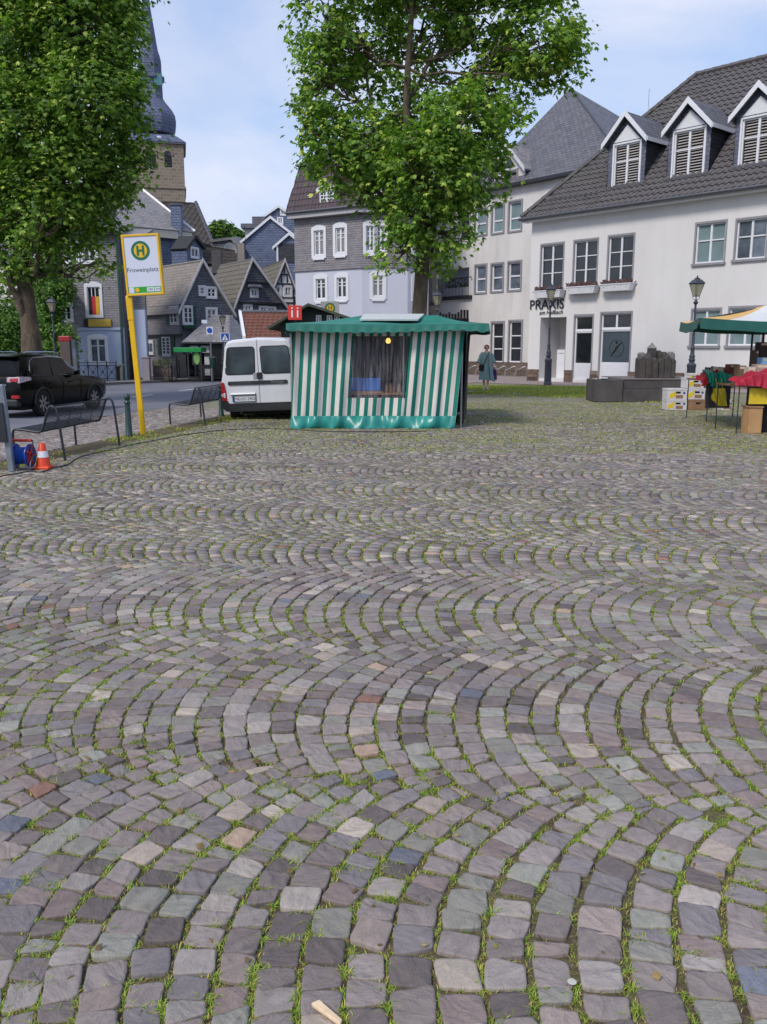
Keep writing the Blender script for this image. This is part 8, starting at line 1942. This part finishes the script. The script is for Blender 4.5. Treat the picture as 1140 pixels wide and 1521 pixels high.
# ---------- woman
wp = gnd(722, 578); WH = at(722, 512, wp.y).z
wom = thing('person', 'woman with short red hair in a long pale green coat, carrying two bags', 'person', (0, 0, 0))
def skin_body(name, verts, edges, radii, m, root_i=0, parent=None, sub=2):
    me = bpy.data.meshes.new(name); me.from_pydata([Vector(v) for v in verts], edges, []); me.update()
    o = bpy.data.objects.new(name, me); COL.objects.link(o); o.parent = parent
    s = o.modifiers.new('skin', 'SKIN'); s.use_smooth_shade = True
    for i, r in enumerate(radii):
        me.skin_vertices[0].data[i].radius = (r, r) if not isinstance(r, tuple) else r; me.skin_vertices[0].data[i].use_root = (i == root_i)
    b = o.modifiers.new('sub', 'SUBSURF'); b.levels = sub; b.render_levels = sub; me.materials.append(m); return o
S = WH / 1.66
M_SKIN = plain('skin', 'dcb09c', .5, var=.05); M_HAIR = plain('red_hair', '7a2c28', .6, var=.25, scale=30); M_COAT = slate_mat('coat', 'a9c6c3', 'b5d0cc', bw=.05, rh=9, stain='8fb0ae', rough=.75, mortar='7f9a99')
V_ = [(0, 0, .93), (0, 0, 1.08), (0, -.01, 1.24), (0, 0, 1.36), (0, 0, 1.42), (0, -.01, 1.48), (0, -.015, 1.56), (0, 0, 1.63), (-.15, 0, 1.34), (-.24, .0, 1.12), (-.31, -.06, .93), (-.33, -.09, .86), (.15, 0, 1.34), (.235, 0, 1.12), (.27, -.03, .92), (.275, -.05, .85), (-.08, 0, .88), (-.085, -.03, .5), (-.075, .03, .1), (-.08, -.08, .045), (.08, 0, .88), (.075, -.05, .5), (.06, -.05, .1), (.06, -.17, .045)]
E_ = [(0, 1), (1, 2), (2, 3), (3, 4), (4, 5), (5, 6), (6, 7), (3, 8), (8, 9), (9, 10), (10, 11), (3, 12), (12, 13), (13, 14), (14, 15), (0, 16), (16, 17), (17, 18), (18, 19), (0, 20), (20, 21), (21, 22), (22, 23)]
R_s = [(.16, .12), (.15, .11), (.165, .11), (.11, .08), .055, .06, (.078, .09), (.06, .07), .065, .045, .032, .03, .065, .045, .032, .03, .09, .06, .04, .035, .09, .06, .04, .035]
skin_body('body', V_, E_, R_s, M_SKIN, 0, wom)
mb = MB(); mb.lathe([(.0, 1.665), (.05, 1.66), (.09, 1.62), (.10, 1.57), (.098, 1.53), (.08, 1.50), (.06, 1.5)], 14, (0, .02, 0)); mb.build('hair', M_HAIR, wom, smooth=True, world=False)
for sg in (-1, 1):
    mb = MB(); mb.lathe([(0, -.006), (.012, 0), (0, .006)], 8, (sg * .033, -.098, 1.565)); mb.build('eye', M_DARK, wom, world=False)
mb = MB(); mb.lathe([(0, -.018), (.014, -.008), (.005, .028), (0, .03)], 8, (0, -.105, 1.54)); mb.build('nose', M_SKIN, wom, world=False); mb = MB(); mb.box(-.025, .025, -.1, -.085, 1.495, 1.505); mb.build('mouth', plain('lips', '8f4a44', .5), wom, world=False)
# coat: open lofted shell swinging to her left
def coat(u, v):
    a = 2 * pi * u - pi / 2 + .35; z = .36 + (1.38 - .36) * v; rx = .185 + .09 * (1 - v) ** 1.2 - (.05 * max(0, v - .8) / .2); ry = .13 + .07 * (1 - v); f = .014 * sin(a * 9) * (1 - v) * 1.6
    x = (rx + f) * cos(a) + .07 * (1 - v) * (1 if cos(a) > 0 else .1); y = (ry + f) * sin(a) - .01; z2 = z - (.08 * max(0, cos(a)) * (1 - v)); return (x, y, z2)
sheet_grid(56, 22, lambda u, v: coat(.985 * u, v), 'coat', M_COAT, wom)
for sg, pts in ((-1, [(-.12, 0, 1.37), (-.18, 0, 1.28), (-.25, .0, 1.1), (-.29, -.03, .99)]), (1, [(.12, 0, 1.37), (.18, 0, 1.28), (.245, 0, 1.1), (.27, -.02, 1.0)])):
    mb = MB(); mb.tube(pts, [.07, .085, .08, .095], 12); mb.build('sleeve', M_COAT, wom, smooth=True, world=False)
mb = MB(); mb.lathe([(.12, .88), (.17, .8), (.16, .5), (.15, .36), (.13, .37), (.12, .5)], 14, (-.0, .0, 0)); mb.build('skirt', plain('dark_skirt', '2a2c30', .8), wom, smooth=True, world=False)
for x, y in ((-.08, -.03), (.06, -.12)): mb = MB(); mb.lathe([(.05, 0), (.052, .02), (.045, .055), (.02, .07), (0, .072)], 12, (0, 0, 0), (Vector((.9, 0, 0)), Vector((0, 2.1, 0)), Vector((0, 0, 1)))); mb.v = [(a + x, b + y, c) for a, b, c in mb.v]; mb.build('shoe', plain('white_shoe', 'cfccc6', .6), wom, smooth=True, world=False)
for sg, cx_, cy2, cz_ in ((-1, -.33, -.09, .86), (1, .275, -.05, .85)):
    for k_ in range(4): mb = MB(); x = cx_ + (k_ - 1.5) * .016; mb.tube([(x, cy2, cz_ + .01), (x, cy2 - .01, cz_ - .045 - .006 * (k_ in (1, 2))), (x + .0, cy2 + .02, cz_ - .07)], [.009, .0085, .006], 5); mb.build('finger', M_SKIN, wom, smooth=True, world=False)
    mb = MB(); mb.tube([(cx_ - sg * .02, cy2 - .01, cz_ + .01), (cx_ - sg * .035, cy2 - .025, cz_ - .03)], [.01, .008], 5); mb.build('thumb', M_SKIN, wom, smooth=True, world=False)
wom.location = (wp.x, wp.y, 0); wom.scale = (S, S, S); wom.rotation_euler = (0, 0, -.1)
hb = thing('handbag', 'black shoulder bag worn across the woman\'s body', 'bag', (wp.x, wp.y, 0)); W3 = lambda x, y, z: (wp.x + x * S, wp.y + y * S, z * S)
mb = MB(); mb.hexa([W3(-.30, -.16, .70), W3(-.10, -.2, .70), W3(-.10, -.12, .70), W3(-.30, -.08, .70), W3(-.27, -.18, .93), W3(-.1, -.2, .93), W3(-.1, -.14, .93), W3(-.27, -.1, .93)]); mb.build('pouch', plain('black_leather', '17161a', .5), hb, bevel=.02)
mb = MB(); mb.tube([W3(-.14, -.19, .92), W3(-.02, -.17, 1.15), W3(.08, -.12, 1.38), W3(.1, -.02, 1.42), W3(.06, .12, 1.3)], .014, 5); mb.build('strap', plain('black_strap', '17161a', .5), hb, smooth=True)
sb = thing('shopping_bag', 'purple cloth shopping bag in the woman\'s hand', 'bag', (wp.x + .3, wp.y, .3)); M_PUR = plain('purple_cloth', '47205c', .7, var=.15)
sheet_grid(12, 12, lambda u, v: W3(.24 + .02 * v + (u - .5) * (.25 - .1 * v) + .04, -.1 + .05 * sin(pi * u) * -1 + .01 * sin(u * 17), .36 + .38 * v), 'front_panel', M_PUR, sb); sheet_grid(12, 12, lambda u, v: W3(.24 + .02 * v + (u - .5) * (.25 - .1 * v) + .04, -.04 + .05 * sin(pi * u) + .01 * sin(u * 17), .36 + .38 * v), 'back_panel', M_PUR, sb)
for dy in (-.1, -.04): mb = MB(); mb.tube([W3(.22, dy, .73), W3(.265, -.06, .8), W3(.33, dy, .73)], .01, 5); mb.build('handle', M_PUR, sb, smooth=True)
# paved strip in front of the right houses
M_PINK = plain('pinkish_paving', '8f827f', .85, var=.15, scale=.9, bump=.3)
def strip(name, pts, m, z=.012): mb = MB(); mb.poly([(p.x, p.y, z) for p in pts]); o = mb.build(name, m); tag(o, kind='structure'); return o
w0, w1 = R_.pt(-.2, 0, 3.4), R_.pt(RL, 0, 2.8)
fp = strip('footpath', [gnd(600, 570), gnd(700, 569), Vector((w0.x, w0.y, 0)), Vector((w1.x, w1.y, 0)), R_.pt(RL, 0, -1), R_.pt(0, 0, -1), W_F.pt(6.4, 0, -1), W_F.pt(-8, 0, -1)], M_PINK)
# ================================================================== TREES
def leaf_mat(name, cols, trans=.35):
    t = NT(name); a_ = t.node('ShaderNodeAttribute'); a_.attribute_name = 'tint'
    t.col(a_.outputs['Color']); t.rough(.5); t.spec(.4)
    tr = t.node('ShaderNodeBsdfTranslucent'); vm = t.node('ShaderNodeVectorMath', operation='MULTIPLY'); vm.inputs[1].default_value = (1.15, 1.35, .6); t.link(a_.outputs['Color'], vm.inputs[0]); t.link(vm.outputs[0], tr.inputs['Color'])
    ms = t.node('ShaderNodeMixShader'); ms.inputs[0].default_value = trans; t.link(t.b.outputs[0], ms.inputs[1]); t.link(tr.outputs[0], ms.inputs[2]); t.link(ms.outputs[0], t.o.inputs[0]); return t.m
M_LEAF = leaf_mat('plane_leaves', None, .42)
t = NT('plane_bark'); v = t.coord('Object'); n = t.noise(t.mapping(v, (1, 1, .45)), 5, 5, .6, .5); m = t.noise(t.mapping(v, (1, 1, .3)), 22, 4)
t.col(t.mix(t.ramp(m, [(.3, 0.0), (.7, .5)]), t.ramp(n, [(.35, C('4e4338')), (.55, C('6a5c4b')), (.7, C('82745e'))]), C('3f362e'))); t.rough(.9); t.bump(m, .8, .03); M_BARK = t.m
LEAF = np.array([(0, 0, 0), (-.42, .22, -.06), (-.5, .62, -.12), (-.16, .55, .0), (0, 1.0, -.12), (.16, .55, .0), (.5, .62, -.12), (.42, .22, -.06), (0, .4, .03)])
LF3 = np.array([(0, 1, 8), (1, 2, 8), (2, 3, 8), (3, 4, 8), (4, 5, 8), (5, 6, 8), (6, 7, 8), (7, 0, 8)])
LEAFS = np.array([(0, 0, 0), (-.4, .45, -.08), (0, 1.0, -.1), (.4, .45, -.08), (0, .45, .03)])
LFS3 = np.array([(0, 1, 4), (1, 2, 4), (2, 3, 4), (3, 0, 4)])
GREEN = np.array([C('4c6e2a'), C('5b7f32'), C('6c9038'), C('42632a'), C('8ba54e'), C('385a26'), C('adbf66')])
GW = np.array([.22, .24, .18, .14, .1, .09, .03])
def leaves(name, P, size, parent, R, simple=False, pal=GREEN, w=GW, out=None, droop=.55):
    n = len(P); T = LEAFS if simple else LEAF; F3 = LFS3 if simple else LF3
    az = R.uniform(0, 2 * pi, n)
    y = np.stack([np.cos(az), np.sin(az), -droop + R.normal(0, .35, n)], 1)
    if out is not None: y[:, :2] += out[:, :2] * .8
    y /= np.linalg.norm(y, axis=1, keepdims=True)
    up = np.stack([R.normal(0, .45, n), R.normal(0, .45, n), np.ones(n)], 1)
    if out is not None: up += out * .6
    x = np.cross(y, up); x /= np.linalg.norm(x, axis=1, keepdims=True); z = np.cross(x, y)
    s = (size * R.uniform(.65, 1.25, n))[:, None, None]
    V = P[:, None, :] + s * (T[None, :, :1] * x[:, None] + T[None, :, 1:2] * y[:, None] + T[None, :, 2:] * z[:, None])
    off = wloc(parent); V = V - np.array([off.x, off.y, off.z])
    col = pal[R.choice(len(pal), n, p=w)] * R.uniform(.8, 1.25, (n, 1))
    me = raw_mesh(name, V, np.zeros((0, 4), int), F3, None, col, M_LEAF); me.polygons.foreach_set('use_smooth', np.zeros(len(me.polygons), bool))
    o = bpy.data.objects.new(name, me); COL.objects.link(o); o.parent = parent; tag(o, kind='stuff'); return o
def limb(mb, a, b, r0, r1, R, n=6, wig=.06, seg=7):
    a, b = Vector(a), Vector(b); L = (b - a).length; pts = []; rs = []
    for i in range(n + 1):
        w = i / n; p = a.lerp(b, w) + Vector(R.normal(0, wig * L * sin(pi * w) * .5, 3)) + Vector((0, 0, -.10 * L * sin(pi * w)))
        pts.append(p); rs.append(r0 + (r1 - r0) * w)
    mb.tube(pts, rs, seg); return pts
def tree(name, label, base, trunk, tr_r, blobs, n_clump, per, leaf, seed, limbs_from=None, simple=False, sig=.34, cat='tree', pal=GREEN, w=GW, group=None, shell=.55, twigs=True):
    """trunk: list of points with radii; blobs: (centre, radii, weight)"""
    R = np.random.RandomState(seed); root = thing(name, label, cat, base, group)
    mb = MB(); mb.tube(trunk, tr_r, 14); mb.build('trunk', M_BARK, root, smooth='all')
    Vb = np.array([b[1][0] * b[1][1] * b[1][2] * b[2] for b in blobs]); Vb = Vb / Vb.sum(); cl = []; od = []
    branch = MB()
    for i, (c, rd, wt) in enumerate(blobs):
        n = max(3, int(n_clump * Vb[i])); d = R.normal(0, 1, (n, 3)); d /= np.linalg.norm(d, axis=1, keepdims=True); rr = R.uniform(shell, 1.0, n) ** .8
        P = np.array(c) + d * rr[:, None] * np.array(rd); cl.append(P); od.append(d)
        k_ = min(range(len(trunk)), key=lambda j: abs(trunk[j][2] - (c[2] - rd[2] * 1.0)) + (0 if j >= (limbs_from or 0) else 99))
        pts = limb(branch, trunk[k_], c, tr_r[k_] * .42, .035, R, 7, .1)
        if twigs:
            for q in range(min(n, 16)):
                s_ = pts[R.randint(3, 8)]; limb(branch, s_, P[q], .028, .008, R, 4, .12, 5)
    branch.build('branches', M_BARK, root, smooth='all')['kind'] = 'stuff'
    C_ = np.concatenate(cl); O_ = np.concatenate(od)
    cnt = R.poisson(per, len(C_)); idx = np.repeat(np.arange(len(C_)), cnt); n = len(idx)
    sgm = (sig * R.uniform(.6, 1.3, len(C_)))[idx][:, None]
    P = C_[idx] + R.normal(0, 1, (n, 3)) * sgm * np.array([1, 1, .75])
    leaves('foliage', P, leaf, root, R, simple, pal, w, out=O_[idx])
    return root
def px_blob(u, v, D, ru, rv, rd=None, wt=1.0):
    p = at(u, v, D); k_ = D * 1.02 / F; return (tuple(p), (ru * k_, (rd or (ru + rv) / 2 * k_), rv * k_), wt)
# middle plane tree
D0 = 26.0
tb = at(622, 470, D0).x; k0 = at(622, 590, D0)
def TP(u, v, dy=0): p = at(u, v, D0 + dy); return (p.x, p.y, p.z)
trunk = [(TP(623, 470)[0], D0, -.05), (TP(623, 470)[0], D0, 1.2), TP(623, 470), TP(626, 420), TP(629, 370), TP(631, 335, .1), TP(624, 290, .1), TP(612, 230), TP(604, 170, .2), TP(606, 100), TP(612, 20), TP(615, -60)]
rad = [.34, .25, .225, .21, .205, .20, .15, .125, .11, .09, .07, .04]
bl = []
for (u, v, ru, rv, dy, w) in ((620, 330, 52, 42, -.8, 1), (590, 375, 34, 34, -1.0, .9), (668, 345, 38, 40, -.6, .8), (640, 250, 72, 62, -1.2, 1.1), (700, 262, 54, 56, 0, 1), (580, 255, 60, 55, .6, .9), (548, 215, 50, 60, 0, .9), (492, 215, 48, 60, .3, 1.0), (480, 120, 42, 66, .5, .9), (455, 190, 22, 42, 0, .55), (530, 60, 62, 55, .6, .75), (610, 150, 70, 52, 1.2, .7), (690, 180, 66, 52, -1.5, 1.2), (750, 195, 38, 38, -.3, .8), (735, 130, 60, 50, .6, .9), (800, 60, 66, 52, 0, 1.05), (830, 80, 38, 46, .4, .6), (720, 30, 66, 52, .8, .8), (630, 30, 66, 60, 1.0, .7), (480, 20, 46, 55, .4, .75), (570, -60, 90, 60, 0, .9), (700, -70, 100, 60, 0, .9), (800, -30, 60, 40, 0, .8), (650, 395, 26, 30, .2, .5), (505, 262, 36, 28, -.3, .7), (610, 205, 34, 26, -1.8, .6)):
    bl.append(px_blob(u, v, D0 + dy, ru, rv, None, w))
tree('plane_tree', 'tall leafy plane tree rising behind the striped market stall', (trunk[0][0], D0, 0), trunk, rad, bl, 1350, 26, .165, 31, limbs_from=5, sig=.20, pal=GREEN * np.array([1.75, 1.5, 1.5]))
# two big visible forks
# left plane tree
D1 = 29.5
def T1(u, v, dy=0): p = at(u, v, D1 + dy); return (p.x, p.y, p.z)
trunk = [(T1(49, 530)[0], D1, ROADZ), T1(48, 530), T1(45, 490), T1(40, 450), T1(36, 410), T1(34, 350), T1(38, 280), T1(40, 200), T1(50, 100), T1(60, 0)]
rad = [.42, .36, .30, .27, .25, .22, .18, .15, .12, .07]
bl = []
for (u, v, ru, rv, dy, w) in ((30, 60, 80, 80, 0, 1), (120, 40, 75, 70, -.5, 1), (166, 40, 38, 62, .4, .9), (40, 190, 75, 80, -.8, 1), (130, 150, 70, 70, -1.2, 1), (170, 130, 40, 50, .6, .8), (194, 190, 27, 55, 0, .7), (100, 250, 70, 65, -1, 1), (175, 255, 46, 42, -.3, .9), (30, 300, 66, 60, -.6, 1), (110, 320, 55, 42, 0, .9), (160, 310, 34, 40, .5, .5), (35, 380, 60, 40, 0, .9), (95, 385, 42, 26, -.5, .7), (150, 385, 24, 32, -.8, .55), (-30, 200, 60, 120, .5, .8), (140, -30, 80, 50, 0, .9), (20, -40, 90, 60, 0, .9), (192, 95, 22, 40, -.3, .5), (65, 330, 40, 50, -2, .7), (15, 430, 32, 24, .5, .4), (206, 235, 20, 24, 0, .4)):
    bl.append(px_blob(u, v, D1 + dy, ru, rv, None, w))
o = tree('plane_tree', 'big dark plane tree at the left edge behind the black car', (trunk[0][0], D1, ROADZ), trunk, rad, bl, 1900, 33, .165, 32, limbs_from=3, sig=.25, pal=GREEN * np.array([1.5, 1.3, 1.3]))
mb = MB(); R = np.random.RandomState(3); limb(mb, T1(45, 480), T1(8, 395, -.5), .17, .09, R, 7, .08, 10); limb(mb, T1(8, 395, -.5), T1(-20, 300, -1), .09, .05, R, 6, .08, 8); mb.build('limb', M_BARK, o, smooth='all')
# limbs of the middle tree that show
m_ = [x for x in bpy.data.objects if x.name.startswith('plane_tree') and x['label'].startswith('tall')][0]
mb = MB(); limb(mb, TP(631, 345, .05), TP(662, 298, -.5), .11, .07, R, 6, .05, 9); limb(mb, TP(662, 298, -.5), TP(685, 262, -.4), .07, .03, R, 5, .05, 8); mb.build('limb', M_BARK, m_, smooth='all')
mb = MB(); limb(mb, TP(624, 290, .1), TP(556, 200, .3), .08, .055, R, 7, .04, 9); limb(mb, TP(556, 200, .3), TP(545, 60, .5), .055, .03, R, 7, .04, 8); mb.build('limb', M_BARK, m_, smooth='all')
mb = MB(); limb(mb, TP(606, 150, .2), TP(650, 60, .3), .06, .035, R, 7, .04, 8); mb.build('limb', M_BARK, m_, smooth='all')
# shrubs behind the car
BG = np.array([C('4f7430'), C('62873a'), C('3d5c28'), C('7c9c48'), C('8fae58')]); BW = np.array([.3, .28, .2, .15, .07])
def bush(label, pxs, D, ncl, per, leaf, seed, name='shrub', cat='shrub', pal=BG, w=BW, group=None):
    b = [px_blob(u, v, D + dy, ru, rv, rd) for (u, v, ru, rv, dy, rd) in pxs]; c = b[0][0]; base = (c[0], c[1], ROADZ + .1 if c[0] < -5 else 0)
    tk = [base, (c[0], c[1], base[2] + (c[2] - base[2]) * .5), (c[0], c[1], c[2])]
    return tree(name, label, base, tk, [.07, .05, .03], b, ncl, per, leaf, seed, simple=True, sig=.2, cat=cat, pal=pal, w=w, shell=.3, group=group, twigs=False)
bush('bright green shrub behind the dark lamp post', [(84, 520, 26, 30, 0, 1.2), (70, 480, 22, 34, .5, 1.0), (92, 500, 18, 20, -.3, .8)], 44, 200, 44, .15, 41)
bush('tall shrub hanging with creeper left of the big tree trunk', [(12, 500, 30, 40, 0, 1.3), (25, 470, 26, 32, .3, 1.0), (-15, 490, 30, 50, 0, 1.3), (8, 530, 36, 20, 0, 1.0)], 36, 300, 44, .13, 42)
bush('high bush above the shrub by the lamp post', [(74, 440, 24, 34, 0, 1.2), (88, 425, 20, 22, 0, 1)], 44.5, 130, 40, .15, 43)
bush('far dark green tree between the church nave and the blue slate gable', [(328, 346, 20, 17, 0, 2.5), (350, 356, 14, 14, 0, 2), (313, 352, 12, 14, 0, 2)], 96, 170, 60, .4, 44, name='far_tree', cat='tree', pal=GREEN * .85, w=GW)
# neighbour houses glimpsed through the left tree
NF = fac_px(-120, 50, 60, 50); root = root_at('pale_house', 'pale rendered house half hidden behind the big left tree', 'house', NF)
P = NF.pt; L = NF.px(52, 500)[0]; hs = []
for (l, t, r, b) in ((10, 460, 22, 490), (30, 462, 42, 490), (12, 400, 24, 425), (-30, 460, -16, 490)):
    q = NF.rect(l, t, r, b); hs.append(q); window(root, NF, q, 2, (0, .5, 1), casing=.1, depth=.06)
wall(root, NF, 0, L, PZ, 6.6, hs, M_CREAM); MB().slab([P(0, 6.6, .4), P(L, 6.6, .4), P(L - 1.5, 10, -4), P(0, 10, -4)], .15).build('roof_slope', M_SLATE_ROOF, root)
mb = MB(); mb.poly([P(L, PZ, -.3), P(L, PZ, -8), P(L, 6.6, -8), P(L, 6.6, -.3)]); mb.build('side_wall', M_CREAM, root)
# low iron fence behind the car
xfence('iron_railing', 'long iron railing in front of the shrubs behind the black car', -30, 36, 92, 44, 9, 1.1)

# fallen leaves and straw on the stones
R = np.random.RandomState(77); n = 120; yy = 1.9 + 6.5 * R.rand(n) ** 1.3; xx_ = R.uniform(-.44, .44, n) * yy
leaves('fallen_leaves', np.column_stack([xx_, yy, zg(xx_, yy) + .006]), .028, plaza, R, True, np.array([C('a58a58'), C('c4b27c'), C('7d6a44'), C('8f8a50')]), np.array([.3, .25, .25, .2]), droop=0.0)
